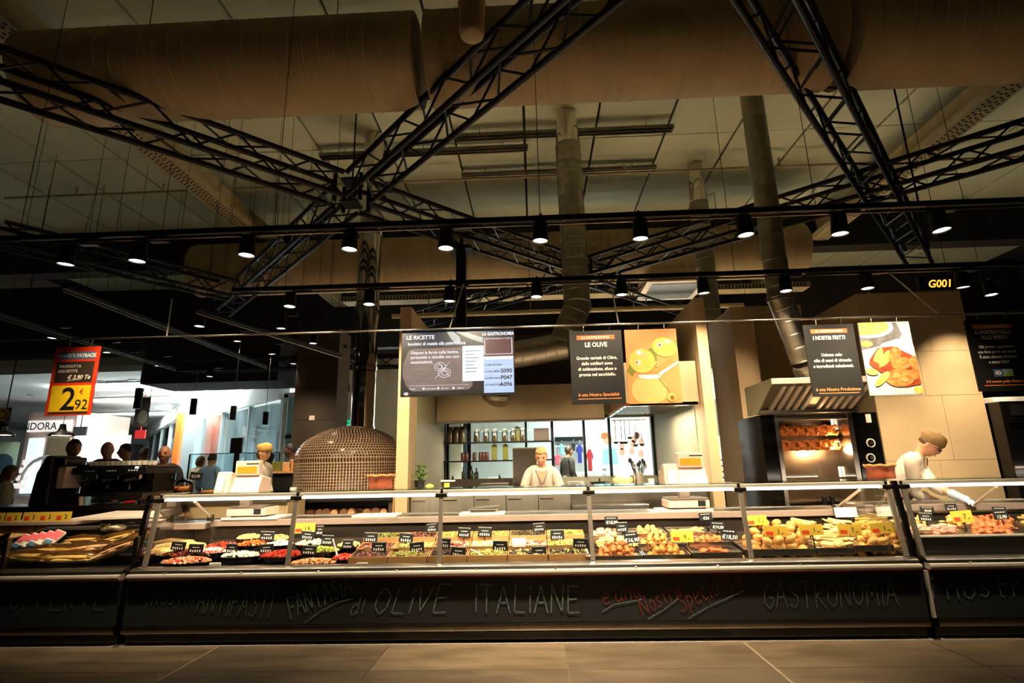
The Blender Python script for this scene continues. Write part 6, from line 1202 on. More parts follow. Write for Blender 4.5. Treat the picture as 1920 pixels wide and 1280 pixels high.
# wooden shelf with paper bags next to the oven
a, b = at(505, 884, 8.2), at(562, 884, 8.2); t = thing('side_cabinet', 'black cabinet with pale wooden top left of the mosaic oven', 'cabinet', ((a.x + b.x)/2, 8.4, 0)); MB().box(a.x, b.x, 8.2, 8.6, a.z - .03, a.z).build('top', 'wood_shelf', t, bevel=.004); MB().box(a.x + .02, b.x - .05, 8.25, 8.58, 0, a.z - .03).build('body', 'black_paint', t); MB().box(b.x - .05, b.x, 8.22, 8.6, 0, a.z - .03).build('side', 'wood_shelf', t)
for i, px in enumerate((519, 540, 553)):
    c = at(px, 884, 8.4); o = MB().box(c.x - .07, c.x + .07, 8.35, 8.45, a.z + .001, a.z + random.uniform(.13, .2)).build('paper_bag', ('oil_green', 'wood_shelf', 'wood_tray')[i], bevel=.008); tag(o, ('green carton', 'tan paper bag', 'kraft paper bag')[i] + ' on the wooden cabinet left of the mosaic oven', 'bag')
a, b = at(430, 850, 8.8), at(455, 820, 8.8); t = thing('till_screen', 'black point-of-sale screen back view above the pink-grey scale', 'screen', ((a.x + b.x)/2, 8.8, 1.0)); MB().box(a.x, b.x, 8.8, 8.84, a.z, b.z).build('panel', 'black_plastic', t, bevel=.006); MB().box((a.x + b.x)/2 - .03, (a.x + b.x)/2 + .03, 8.82, 8.88, 1.0, a.z + .02).build('stand', 'black_plastic', t); MB().box((a.x + b.x)/2 - .1, (a.x + b.x)/2 + .1, 8.74, 8.94, .99, 1.01).build('foot', 'black_plastic', t)
a, b = at(494, 870, 8.7), at(518, 848, 8.7); t = thing('till_screen', 'tilted dark cash register monitor in front of the shop assistant', 'screen', ((a.x + b.x)/2, 8.7, 1.0)); MB().obox(((a.x + b.x)/2, 8.7, (a.z + b.z)/2), (.20, .03, .22), Euler((0, .4, -.6)).to_matrix()).build('panel', 'black_plastic', t, bevel=.008); MB().box(a.x + .06, a.x + .12, 8.68, 8.74, .985, a.z + .1).build('stand', 'black_plastic', t)
t = thing('till_counter', 'dark rear service counter in front of the glass shopfront', 'counter', (-4.6, 8.7, 0)); xa, xb = at(345, 880, 8.7).x, at(524, 880, 8.7).x; MB().box(xa, xb, 7.85, 9.0, .95, .99).build('top', 'steel_dark', t, bevel=.005); MB().box(xa + .03, xb - .03, 7.9, 8.95, .02, .95).build('front', 'wall_brown', t)
# glass sneeze guard over it
t = thing('glass_screen', 'thin-framed glass screen on the rear service counter', 'glass screen', ((xa + xb)/2, 8.95, .99)); a, b = at(356, 852, 8.95), at(524, 856, 8.95)
MB().box(a.x, b.x, 8.95, 8.956, .99, a.z).build('pane', 'shop_glass', t)
for X in (a.x, b.x): MB().box(X - .008, X + .008, 8.94, 8.966, .99, a.z).build('post', 'black_metal', t)
MB().box(a.x, b.x, 8.94, 8.966, a.z, a.z + .012).build('top_rail', 'black_metal', t)
# ------------------------------------------------------------------ the mall beyond
MZ = 4.35
struct(MB().box(-34, -5.2, 15.3, 46, MZ, MZ + .2).build('ceiling_mall', 'mall_white'))
for i, (x0, x1, y0, y1) in enumerate(((-16, -6, 17.0, 17.7), (-18, -8, 20.5, 21.1), (-22, -9, 25.5, 26.2))):
    t = thing('cove_light', 'long bright ceiling recess in the mall, %s row' % ('nearest', 'middle', 'farthest')[i], 'ceiling light', ((x0 + x1)/2, (y0 + y1)/2, MZ - .03), 'bright mall ceiling recesses'); MB().box(x0, x1, y0, y1, MZ - .01, MZ - .002).build('panel', 'mall_light', t); MB().box(x0 - .05, x1 + .05, y0 - .05, y0, MZ - .05, MZ - .001).box(x0 - .05, x1 + .05, y1, y1 + .05, MZ - .05, MZ - .001).build('frame', 'mall_white', t)
dl = 0
for px, py in ((190, 715), (250, 712), (60, 740), (250, 735), (320, 735), (360, 733), (480, 733), (550, 730), (300, 770), (180, 785), (330, 757), (400, 732)):
    p = atz(px, py, MZ); 
    if p.y < 15.6 or p.x > -5.5: p = Vector((min(p.x, -6), max(p.y, 16), MZ))
    t = thing('downlight', 'small round recessed downlight in the mall ceiling', 'downlight', (p.x, p.y, MZ - .02), 'mall downlights'); MB().lathe([(.12, -.012), (.15, -.012), (.15, .012)], (p.x, p.y, MZ - .014), 14).build('ring', 'mall_grey', t); MB().lathe([(0, 0), (.12, 0)], (p.x, p.y, MZ - .018), 14).build('lens', 'mall_light', t)
struct(MB().box(-34, -5, 45.8, 46, 0, MZ).build('wall_mall_end', 'mall_white')); struct(MB().box(-34.2, -34, 15, 46, 0, MZ).build('wall_mall_left', 'mall_white'))
# jewellery shop
py_ = 21.0; a, b = at(28, 900, py_), at(141, 783, py_)
t = thing('jewellery_shop', 'pale pink jewellery shop front with lit white sign', 'storefront', ((a.x + b.x)/2, py_ + .5, 0)); zs0, zs1 = at(80, 809, py_).z, at(80, 788, py_).z
MB().box(a.x, b.x, py_ + .1, py_ + 3, 0, zs1 + .35).build('wall', 'mall_pink', t); MB().box(a.x + .1, b.x - .15, py_, py_ + .1, zs0, zs1).build('sign_board', 'sign_lit', t, bevel=.01); text('PANDORA', 'ink_silver', t, ((at(40, 800, py_).x + at(88, 800, py_).x)/2, py_ - .01, zs0 + .08), .42, bold=.006, local=False, xs=.95)
for u_, v_ in ((.12, .42), (.5, .96)):
    X, X2 = a.x + (b.x - a.x)*u_, a.x + (b.x - a.x)*v_; w_ = MB().box(X, X2, py_ + .02, py_ + .1, .7, zs0 - .25).build('display_window', 'lightbox' if u_ < .3 else 'mall_wood', t); MB().box(X - .04, X2 + .04, py_, py_ + .03, .62, .7).build('sill', 'mall_grey', w_)
for k in range(4): MB().box(at(36 + k*3, 860, py_).x, at(36 + k*3, 860, py_).x + .5, py_ - .05, py_ + .02, .9 + k*.3, 1.1 + k*.3).build('display_shelf', 'sign_lit', t)
R_ = .9; cx = at(90, 860, py_).x; MB().tube([(cx + R_*math.cos(math.pi*k/10), py_ - .02, 1.2 + R_*math.sin(math.pi*k/10)) for k in range(11)], .07, 8).build('arch', 'mall_white', t, smooth=60)
# right-hand shop fronts receding
A, Bp, Cp = at(533, 745, 15.6), at(345, 770, 22.0), at(281, 815, 34.0)
zA = at(533, 748, 15.6).z
def facade(label, p, q, zt, cols, name='glass_storefront'):
    p, q = Vector((p.x, p.y, 0)), Vector((q.x, q.y, 0)); d = (q - p); L = d.length; d.normalize(); n = Vector((-d.y, d.x, 0)); t = thing(name, label, 'storefront', (p + q)/2); R = Matrix((d, n, Vector((0, 0, 1)))).transposed()
    MB().obox((p + q)/2 + Vector((0, 0, zt + .25)) , (L, .3, .5), R).build('fascia', 'mall_white', t); MB().obox((p + q)/2 + Vector((0, 0, .1)), (L, .12, .2), R).build('kerb', 'mall_grey', t)
    for k in range(cols):
        c = p + d*L*(k + .5)/cols; MB().obox(c + Vector((0, 0, zt/2)), (L/cols - .1, .03, zt - .1), R).build('glass_pane', 'shop_glass', t); e = p + d*L*k/cols; MB().obox(e + Vector((0, 0, zt/2)), (.08, .16, zt), R).build('mullion', 'mall_grey', t)
    return t, d, n
facade('tall glass shop front receding on the right of the mall', A, Bp, min(zA, 3.75), 4); facade('far shop front beyond the orange column', Bp + Vector((-.2, .3, 0)), Cp, min(at(300, 790, 28).z, 3.7), 4)
# back of that glass shop: pale panels and shelves
xs0, xs1 = at(400, 800, 24).x, at(530, 800, 18).x
t = thing('shop_interior', 'pale grey shop interior behind the glass front', 'shop interior', (xs0 + 2, 24, 0)); MB().box(xs0 - 1, -4.0, 24.0, 24.2, 0, MZ).build('rear_wall', 'mall_grey', t)
for k in range(6): MB().box(xs0 + k*1.0, xs0 + k*1.0 + .05, 23.95, 24.0, 0, 3.4).build('panel_strip', 'mall_dark', t)
for k in range(5): MB().box(xs0 + .2 + k*1.2, xs0 + 1.1 + k*1.2, 23.3, 23.9, 0, 1.0).build('display_plinth', 'mall_white', t, bevel=.01)
for k in range(9): MB().lathe([(0, 0), (.14, 0)], (xs0 + (k % 5)*1.2, 19.5 + (k//5)*2.0, MZ - .02), 12).build('ceiling_spot', 'mall_light', t)
# orange and grey columns
for nm, lb, px0, px1, m_, Y in (('orange_column', 'bright orange column in the mall', 325, 336, 'mall_orange', 20.0), ('steel_column', 'broad grey metal-clad column in the mall', 341, 364, 'mall_grey', 18.6)):
    a, b = at(px0, 830, Y), at(px1, 830, Y); t = thing(nm, lb, 'column', ((a.x + b.x)/2, Y, 0)); MB().box(a.x, b.x, Y, Y + .4, .12, 3.6).build('shaft', m_, t, bevel=.02); MB().box(a.x - .03, b.x + .03, Y - .03, Y + .43, 0, .12).build('base', 'mall_dark', t)
# teal glass door and white pier by the brown column
a, b = at(533, 850, 15.4), at(560, 745, 15.4); t = thing('glass_door', 'teal-tinted glass door beside the brown column', 'door', ((a.x + b.x)/2, 15.4, 0)); MB().box(a.x, b.x + .6, 15.4, 15.43, 0, b.z).build('pane', 'mall_teal', t); MB().box(a.x - .12, a.x, 15.36, 15.5, 0, b.z + .1).build('jamb', 'mall_white', t); zz = at(540, 822, 15.4).z; MB().box(a.x, b.x + .6, 15.37, 15.4, zz, zz + .1).build('transom', 'mall_dark', t); MB().box(a.x - .12, b.x + .6, 15.36, 15.5, b.z, b.z + .15).build('head', 'mall_white', t)
# white wall right of the brown column, with exit sign and intercom
a, b = at(636, 870, 13.4), at(800, 690, 13.4); wj = struct(MB().box(a.x, -1.8, 13.4, 13.6, 0, 4.2).build('wall_mall_pier', 'mall_white')); struct(MB().box(a.x - .12, a.x, 13.3, 13.7, 0, 4.2).build('trim_9', 'mall_dark'))
p = at(652, 792, 13.38); t = thing('exit_sign', 'small green exit sign behind the mosaic oven', 'sign', p); MB().box(p.x - .07, p.x + .09, 13.36, 13.39, p.z - .08, p.z + .06).build('plate', 'exit_green', t, bevel=.004); poly(t, [(-.03, -.04), (.0, .03), (.03, .0), (.06, -.04), (.02, -.02)], 'ink_white', 1).location = (0, -.03, 0)
p = at(650, 728, 13.38); o = MB().box(p.x - .08, p.x + .08, 13.34, 13.39, p.z - .1, p.z + .1).build('wall_speaker', 'mall_dark', bevel=.01); tag(o, 'small dark wall speaker left of the chrome flue', 'speaker')
p = at(584, 783, 10.95); t = thing('wall_socket', 'pale twin switch plate on the brown column', 'switch', p); MB().box(p.x - .06, p.x + .06, 10.97, 10.99, p.z - .05, p.z + .05).build('plate', 'scale_pink', t, bevel=.004); MB().box(p.x - .05, p.x - .005, 10.965, 10.97, p.z - .04, p.z + .04).box(p.x + .005, p.x + .05, 10.965, 10.97, p.z - .04, p.z + .04).build('rocker', 'plastic_white', t)
# dark banner, left posters, small red sign
a, b = at(249, 800, 12.0), at(283, 745, 12.0); t = thing('hanging_banner', 'dark grey hanging banner with a pale picture', 'banner', (a.x, 12, a.z)); MB().box(a.x, b.x, 12, 12.015, a.z, b.z).build('cloth', 'banner', t); MB().prism(ell(a.x + .2, a.z + .22, .12, .16, 16), 11.997, 12.0).build('picture', 'mall_grey', t); MB().cyl((a.x, 12.01, b.z), (b.x, 12.01, b.z), .012, n=6).build('rod', 'black_metal', t)
for s in (.05, .95): MB().cyl((a.x + (b.x - a.x)*s, 12.01, b.z), (a.x + (b.x - a.x)*s, 12.01, CZ), .004, n=4).build('wire', 'black_metal', t)
a, b = at(-30, 800, 8.0), at(21, 764, 8.0); t = thing('hanging_sign', 'dark hanging sign with yellow round emblem cut by the left edge', 'sign', (a.x, 8.0, a.z)); W = b.x - a.x; H = b.z - a.z; MB().box(0, W, 0, .02, 0, H).build('board', 'sign_brown', t, local=True); poly(t, ell(W*.66, H*.64, .12, .10, 20), 'sign_yellow'); poly(t, ell(W*.66, H*.64, .085, .07, 20), 'sign_brown', 2); poly(t, ell(W*.66, H*.64, .065, .05, 20), 'sign_yellow', 3); T(t, 'TE', W*.9, H*.1, .09, 'ink_white', 3); MB().cyl((W*.8, .01, H), (W*.8, .01, CZ - a.z), .005, n=5).build('wire', 'black_metal', t, local=True)
a, b = at(-40, 905, 9.5), at(36, 828, 9.5); t = thing('poster_stand', 'teal poster with dark blue round motif at the left edge', 'poster', (a.x, 9.5, 0)); W = b.x - a.x; MB().box(0, W, 0, .03, a.z - .3, b.z).build('panel', 'poster_teal', t, local=True, bevel=.004); MB().prism(ell(W*.6, (a.z + b.z)/2 - .02, .2, .17, 22), -.003, 0).build('motif', 'poster_blue', t, local=True); MB().box(W*.45, W*.55, .0, .06, 0, a.z - .3).build('post', 'mall_grey', t, local=True); MB().box(W*.3, W*.7, -.15, .2, 0, .02).build('foot', 'mall_grey', t, local=True)
p = at(262, 814, 20); o = MB().box(p.x - .2, p.x + .2, 20, 20.06, p.z - .16, p.z + .16).cyl((p.x, 20.03, p.z + .15), (p.x, 20.03, MZ), .02, n=6).build('mall_sign', 'red_trim'); tag(o, 'small dark red hanging sign far in the mall', 'sign')
p = at(149, 808, 19); o = MB().box(p.x - .25, p.x + .25, 19, 19.06, p.z - .16, p.z + .16).cyl((p.x, 19.03, p.z + .15), (p.x, 19.03, MZ), .02, n=6).build('mall_sign', 'mall_dark'); tag(o, 'small dark hanging sign right of the jewellery shop', 'sign')
# dark kiosk fronts far in the mall
for i, (xa, xb, ya, yb, Y, m_) in enumerate(((180, 245, 832, 880, 30, 'mall_dark'), (150, 178, 832, 880, 32, 'mall_grey'))):
    a, b = at(xa, yb, Y), at(xb, ya, Y); t = thing('mall_kiosk', ('dark', 'grey')[i] + ' shop front at the far end of the mall', 'storefront', ((a.x + b.x)/2, Y, 0)); MB().box(a.x, b.x, Y, Y + 1, 0, b.z).build('front', m_, t); MB().box(a.x, b.x, Y - .05, Y, b.z, b.z + .5).build('sign_band', 'sign_lit', t); MB().box(a.x + .3, b.x - .3, Y - .02, Y, 0, b.z*.8).build('glass_pane', 'shop_glass', t)
# ------------------------------------------------------------------ shop seen through the kitchen window
sy = 14.2; struct(MB().box(-1.8, 6, 15.3, 15.5, 0, 4.1).build('wall_shop_rear', 'mall_white')); struct(MB().box(-1.8, 6, 13.0, 15.3, 4.0, 4.1).build('ceiling_shop', 'mall_white'))
t = thing('shop_shelf', 'black shelf band on the clothes shop wall', 'shelf', (1.5, 15.2, 2.2)); zz = at(1065, 823, 15.2).z; MB().box(at(1040, 823, 15.2).x, at(1098, 823, 15.2).x, 15.15, 15.3, zz - .05, zz + .06).build('band', 'black_paint', t); MB().cyl((at(1040, 823, 15.2).x, 15.1, zz - .2), (at(1114, 823, 15.2).x, 15.1, zz - .2), .012, n=6).build('rail', 'steel', t)
def garment(px, py, w_, h_, mat, label, Y=15.1):
    c = at(px, py, Y); s = (at(px + 1, py, Y) - c).length; W, H = w_*s/2, h_*s; t = thing('garment', label, 'garment', (c.x, Y, c.z - H/2), 'clothes on display'); MB().prism([(c.x - W*.7, c.z - H/2), (c.x + W*.7, c.z - H/2), (c.x + W*.8, c.z + H*.2), (c.x + W*1.3, c.z), (c.x + W*1.4, c.z + H*.2), (c.x + W*.6, c.z + H*.46), (c.x + W*.25, c.z + H*.5), (c.x - W*.25, c.z + H*.5), (c.x - W*.6, c.z + H*.46), (c.x - W*1.4, c.z + H*.2), (c.x - W*1.3, c.z), (c.x - W*.8, c.z + H*.2)], Y - .06, Y + .06).build('cloth', mat, t, bevel=.03); MB().tube([(c.x, Y, c.z + H*.5), (c.x, Y, max(c.z + H*.5 + .08, zz - .2)), (c.x + .03, Y, max(c.z + H*.5 + .1, zz - .19))], .008, 5).build('hanger_hook', 'steel', t)
garment(1087, 850, 9, 34, 'cloth_royal', 'royal blue dungarees on display in the clothes shop'); garment(1045, 862, 11, 20, 'cloth_pink', 'pink top on display in the clothes shop'); garment(1106, 862, 9, 40, 'cloth_redm', 'red garment on display right of the blue dungarees'); garment(1075, 838, 7, 14, 'cloth_dark', 'dark top on display left of the blue dungarees'); garment(1053, 842, 8, 20, 'mall_teal', 'teal top on display in the clothes shop')
a, b = at(1123, 878, 14.6), at(1207, 806, 14.6); t = thing('light_box', 'bright poster light box of a person in a pale top behind the kitchen', 'light box', ((a.x + b.x)/2, 14.6, 0)); MB().box(a.x, b.x, 14.6, 14.75, a.z, b.z).build('panel', 'lightbox', t, bevel=.01); W = b.x - a.x; H = b.z - a.z
MB().prism(ell(a.x + W*.22, b.z - H*.22, W*.10, H*.16, 20), 14.59, 14.6).build('face', 'skin', t); MB().prism(ell(a.x + W*.18, b.z - H*.16, W*.10, H*.13, 20, 0, 0, 3.6), 14.585, 14.59).build('hair', 'nugget_red', t); MB().prism([(a.x + W*.06, a.z + H*.1), (a.x + W*.42, a.z + H*.1), (a.x + W*.38, a.z + H*.52), (a.x + W*.12, a.z + H*.52)], 14.59, 14.6).build('torso', 'mall_teal', t)
m = MB(); rr = random.Random(5)
for k in range(9): m.prism(ell(a.x + W*(.5 + .45*rr.random()), a.z + H*rr.uniform(.3, .9), W*.06, H*.1, 10), 14.588, 14.6)
m.build('pattern', 'pink_food', t); MB().box(a.x + .1, a.x + .2, 14.62, 14.72, 0, a.z).box(b.x - .2, b.x - .1, 14.62, 14.72, 0, a.z).build('leg', 'mall_grey', t)
t = thing('shop_table', 'white display table seen through the kitchen window', 'table', (1.5, 13.4, 0)); zz = at(1080, 885, 13.4).z; MB().box(.6, 3.2, 13.2, 13.9, zz - .05, zz).build('top', 'mall_white', t, bevel=.01)
for X in (.7, 3.0): MB().box(X, X + .08, 13.3, 13.8, 0, zz - .05).build('leg', 'mall_grey', t)
# ------------------------------------------------------------------ people
def evaluated(ob):
    bpy.context.view_layer.update(); dg = bpy.context.evaluated_depsgraph_get(); me = bpy.data.meshes.new_from_object(ob.evaluated_get(dg)); return me
def skin_mesh(verts, edges, radii, sub=2):
    me = bpy.data.meshes.new('skeleton'); me.from_pydata([tuple(v) for v in verts], edges, []); o = bpy.data.objects.new('skeleton', me); COL.objects.link(o)
    o.modifiers.new('skin', 'SKIN'); sv = me.skin_vertices[0].data
    for i, r in enumerate(radii): sv[i].radius = r if isinstance(r, tuple) else (r, r); sv[i].use_root = (i == 0)
    s = o.modifiers.new('sub', 'SUBSURF'); s.levels = sub; s.render_levels = sub
    out = evaluated(o); bpy.data.objects.remove(o); return out
def g2(x, z, cx, cz, sx, sz): return math.exp(-((x - cx)/sx)**2 - ((z - cz)/sz)**2)
def head_points(nu=36, nv=28):
    V = []; 
    for i in range(nv + 1):
        ph = math.pi*i/nv - math.pi/2
        for k in range(nu):
            th = 2*math.pi*k/nu; sx, sy, sz = math.cos(ph)*math.cos(th), math.cos(ph)*math.sin(th), math.sin(ph); x, y, z = .074*sx, .094*sy, .118*sz
            if z < 0: f = 1 - .30*(-z/.118)**1.6; x *= f; y *= (1 - .12*(-z/.118)**2)
            if sy < 0:
                w_ = min(1, -sy*1.6); y += w_*(-.024*g2(x, z, 0, -.018, .011, .020) - .010*g2(x, z, 0, .008, .008, .02) + .011*g2(abs(x), z, .030, .012, .015, .012) - .005*g2(abs(x), z, .03, .036, .025, .008) - .007*g2(x, z, 0, -.056, .022, .009) + .004*g2(x, z, 0, -.066, .02, .005) - .012*g2(x, z, 0, -.092, .02, .016) - .004*g2(abs(x), z, .04, -.02, .018, .02))
            V.append(Vector((x, y, z)))
    F = [(i*nu+k, i*nu+(k+1) % nu, (i+1)*nu+(k+1) % nu, (i+1)*nu+k) for i in range(nv) for k in range(nu)]
    return V, F
HV, HF = head_points()
def hand(m, wrist, d, up, side, r=.0085, curl=.4):
    """palm and five unequal fingers, d: pointing direction, up: back of the hand"""
    d = d.normalized(); up = (up - d*up.dot(d)).normalized(); s = d.cross(up) * side
    pal = wrist + d*.05; m.tube([wrist, wrist + d*.03, pal + d*.015, pal + d*.035], [.026, .034, .036, .02], 10)
    for k, (o, L) in enumerate(((-.030, .062), (-.010, .075), (.010, .070), (.029, .055))):
        b = pal + d*.02 + s*o; dd = (d*math.cos(curl) - up*math.sin(curl)); d3 = (d*math.cos(curl*2.2) - up*math.sin(curl*2.2)); m.tube([b, b + d*L*.35, b + d*L*.35 + dd*L*.35, b + d*L*.35 + dd*L*.35 + d3*L*.35], [r, r, r*.92, r*.6], 8)
    b = wrist + d*.02 - s*.03; dt = (d*.7 - s*.6 - up*.25).normalized(); m.tube([b, b + dt*.035, b + dt*.035 + (dt + d).normalized()*.03], [r*1.25, r*1.1, r*.7], 8)
def person(label, loc, rotz, H=1.66, lean=0.0, twist=0.0, hp=0.0, hy=0.0, arms=None, shirt='cloth_white', skin='skin', hair='hair_brown', hairstyle='short', cap=None, pants='cloth_dark', apron=None, glasses=False, glove=None, fine=.011, sleeve=1.0, collar=True, hroll=0.0):
    s = H/1.66; hip = Vector((0, 0, .93)); RL = Matrix.Rotation(lean, 3, 'X'); RT = Matrix.Rotation(twist, 3, 'Z')
    U = lambda x, y, z: hip + RT @ (RL @ (Vector((x, y, z)) - hip))
    A = {'L': (U(.215, .02, 1.13), U(.20, -.10, .93)), 'R': (U(-.215, .02, 1.13), U(-.20, -.10, .93))}
    if arms:
        for k, v_ in arms.items(): A[k] = tuple(Vector(q) for q in v_)
    vs = [hip, U(0, 0, 1.08), U(0, .0, 1.25), U(0, .005, 1.37), U(0, 0, 1.435), U(0, -.012, 1.49)]; rr = [(.15, .115), (.135, .10), (.155, .11), (.12, .08), (.055, .055), (.05, .052)]; ed = [(0, 1), (1, 2), (2, 3), (3, 4), (4, 5)]
    def chain(st, pts, rads):
        p = st
        for q, r in zip(pts, rads): vs.append(q); rr.append(r); ed.append((p, len(vs) - 1)); p = len(vs) - 1
    for k, sx in (('L', 1), ('R', -1)):
        e, w_ = A[k]; chain(3, [U(sx*.10, .005, 1.385), U(sx*.165, .01, 1.365), (U(sx*.165, .01, 1.365)*.5 + e*.5), e, e*.5 + w_*.5, w_], [.062, .056, .047, .040, .036, .027])
        chain(0, [Vector((sx*.09, 0, .86)), Vector((sx*.10, -.01, .50)), Vector((sx*.10, .02, .10)), Vector((sx*.10, -.09, .04))], [.092, .062, .042, .036])
    body = skin_mesh(vs, ed, rr, 2)
    hc = U(0, -.03, 1.575); HR = RT @ RL.lerp(Matrix.Identity(3), .0) @ Matrix.Rotation(hy, 3, 'Z') @ Matrix.Rotation(hp, 3, 'X') @ Matrix.Rotation(hroll, 3, 'Y')
    m = MB(); m.add([v.co.copy() for v in body.vertices], [tuple(p.vertices) for p in body.polygons]); m.add([hc + HR @ v_ for v_ in HV], HF)
    for sx in (-1, 1): m.ball(hc + HR @ Vector((sx*.076, .008, -.004)), (.009, .02, .032), 10, 8, HR)
    m.tube([U(0, -.005, 1.46), hc + HR @ Vector((0, .02, -.05))], [.05, .054], 12)
    tmp = bpy.data.objects.new('tmp', m.mesh('tmp')); COL.objects.link(tmp); rm = tmp.modifiers.new('r', 'REMESH'); rm.mode = 'VOXEL'; rm.voxel_size = fine; sm = tmp.modifiers.new('s', 'SMOOTH'); sm.factor = .4; sm.iterations = 2
    fin = evaluated(tmp); bpy.data.objects.remove(tmp)
    mb = MB(); mb.add([v.co.copy() for v in fin.vertices], [tuple(p.vertices) for p in fin.polygons]); hands = {}
    for k, sx in (('L', 1), ('R', -1)):
        e, w_ = A[k]; d = (w_ - e).normalized(); upv = Vector((0, 0, 1)) if abs(d.z) < .9 else Vector((0, -1, 0))
        if glove == k: hands[k] = (w_, d, upv, sx)
        else: hand(mb, w_, d, upv, sx)
    t = thing('person', label, 'person', loc, None, rotz); t.scale = (s, s, s)
    bo = mb.build('body', skin, t, smooth=70, local=True)
    # clothes: a shell slightly larger than the body
    def shell(name, mat, keep, grow, sub=2):
        idx = [i for i in range(len(vs)) if keep(i)]; mp = {j: i for i, j in enumerate(idx)}; E_ = [(mp[a], mp[b]) for a, b in ed if a in mp and b in mp]; R2 = []
        for i in idx: r = rr[i]; R2.append((r[0] + grow, r[1] + grow) if isinstance(r, tuple) else (r + grow, r + grow))
        me = skin_mesh([vs[i] for i in idx], E_, R2, sub); o = bpy.data.objects.new(name, me); COL.objects.link(o); o.parent = t; me.materials.append(MATS[mat]); me.polygons.foreach_set('use_smooth', [True]*len(me.polygons)); return o
    na = 6; nl = 4; per = na + nl
    def is_arm(i): return i >= 6 and (i - 6) % per < na
    def arm_k(i): return (i - 6) % per
    shell('shirt', shirt, lambda i: i <= 3 or (is_arm(i) and arm_k(i) <= (5 if sleeve >= 1 else 3) - (1 if sleeve >= 1 and glove else 0)), .020); shell('trousers', pants, lambda i: i == 0 or (i >= 6 and not is_arm(i) and arm_k(i) - na < 3), .012)
    if collar == 'v':
        for sx in (-1, 1): MB().tube([U(sx*.03, .07, 1.45), U(sx*.075, .01, 1.445), U(sx*.07, -.075, 1.40), U(sx*.03, -.135, 1.33), U(0, -.150, 1.26)], .013, 7).build('lapel', 'cloth_seam', t, smooth=70, local=True)
        m = MB(); m.add([U(-.055, -.105, 1.405), U(.055, -.105, 1.405), U(0, -.158, 1.27), U(0, -.12, 1.40)], [(0, 2, 3), (3, 2, 1)]); m.build('neck_opening', skin, t, local=True)
        MB().tube([U(0, -.158, 1.26), U(0, -.150, 1.05), U(0, -.14, .95)], .005, 5).build('front_seam', 'cloth_seam', t, local=True)
    elif collar: MB().tube([U(.075*math.cos(a), -.0 + .07*math.sin(a), 1.425 + (-.035 if math.sin(a) < -.8 else .0)) for a in [2*math.pi*k/16 for k in range(17)]], .014, 6).build('collar', shirt, t, smooth=70, local=True)
    if apron:
        m = MB(); n = 9
        for z0, z1, w0, w1 in ((.75, 1.02, .19, .18), (1.02, 1.2, .18, .13), (1.2, 1.33, .13, .10)):
            for k in range(n - 1):
                P = []
                for z, w_, kk in ((z0, w0, k), (z0, w0, k + 1), (z1, w1, k + 1), (z1, w1, k)): u = (kk/(n - 1) - .5)*2; P.append(U(u*w_, -.155 + .05*u*u, z))
                m.quad(*P)
        o = m.build('apron', apron, t, smooth=70, local=True); o.modifiers.new('solid', 'SOLIDIFY').thickness = .008
        for sx in (-1, 1): MB().tube([U(sx*.09, -.13, 1.32), U(sx*.08, -.07, 1.44), U(sx*.05, .05, 1.45)], .009, 6).build('apron_strap', apron, t, smooth=70, local=True)
    # face
    hl = lambda x, y, z: hc + HR @ Vector((x, y, z))
    for sx in (-1, 1): MB().ball(hl(sx*.030, -.078, .010), (.011, .009, .007), 10, 7, HR).build('eye', 'eye', t, smooth=70, local=True); MB().tube([hl(sx*.046, -.080, .026), hl(sx*.030, -.090, .033), hl(sx*.014, -.090, .029)], .0035, 5).build('eyebrow', hair if 'blond' not in hair else 'hair_brown', t, local=True)
    MB().ball(hl(0, -.094, -.057), (.021, .007, .006), 10, 6, HR).build('lips', 'lips', t, smooth=70, local=True)
    # hair: shell over the skull with the face left open
    if hairstyle != 'bald':
        low = {'short': -.02, 'bob': -.10, 'updo': -.03, 'long': -.16}[hairstyle]; V2 = []; keep = []
        for v_ in HV:
            q = v_*1.09 + Vector((0, .004, .006)); 
            if v_.z < 0 and v_.y > -.02 and hairstyle in ('bob', 'long'): q = Vector((v_.x*1.18, max(v_.y, 0)*1.1 + .008, v_.z*1.1))
            q *= 1 + .012*math.sin(v_.x*160 + v_.z*90); V2.append(hl(*q)); keep.append(v_.z > (.058 if v_.y < -.045 else (.02 if v_.y < -.01 else low)))
        F2 = [f for f in HF if all(keep[i] for i in f)]; used = sorted({i for f in F2 for i in f}); mp = {j: i for i, j in enumerate(used)}; m = MB(); m.add([V2[i] for i in used], [tuple(mp[i] for i in f) for f in F2])
        if hairstyle == 'updo': m.ball(hl(.0, .085, .055), (.045, .04, .045), 12, 8, HR, .04)
        if hairstyle == 'long': m.tube([hl(0, .085, -.02), hl(0, .1, -.12), hl(0, .09, -.22)], [.06, .06, .03], 10)
        o = m.build('hair', hair, t, smooth=70, local=True); o.modifiers.new('solid', 'SOLIDIFY').thickness = .008
    if cap:
        m = MB(); n = 28; prof = [(1.07, .028), (1.11, .034), (1.15, .055), (1.19, .075), (1.14, .100), (.92, .124), (.55, .137), (.0, .141)]; vs2 = []
        for f, z in prof:
            for k in range(n):
                a = 2*math.pi*k/n; w_ = 1 + .035*math.sin(k*2.3 + f*5); vs2.append(hl(.075*f*w_*math.cos(a), .095*f*w_*math.sin(a) + .012*(z > .06), z + .012*math.sin(a)*-1))
        m.add(vs2, [(i*n+k, i*n+(k+1) % n, (i+1)*n+(k+1) % n, (i+1)*n+k) for i in range(len(prof)-1) for k in range(n)]); m.build('cap', cap, t, smooth=70, local=True)
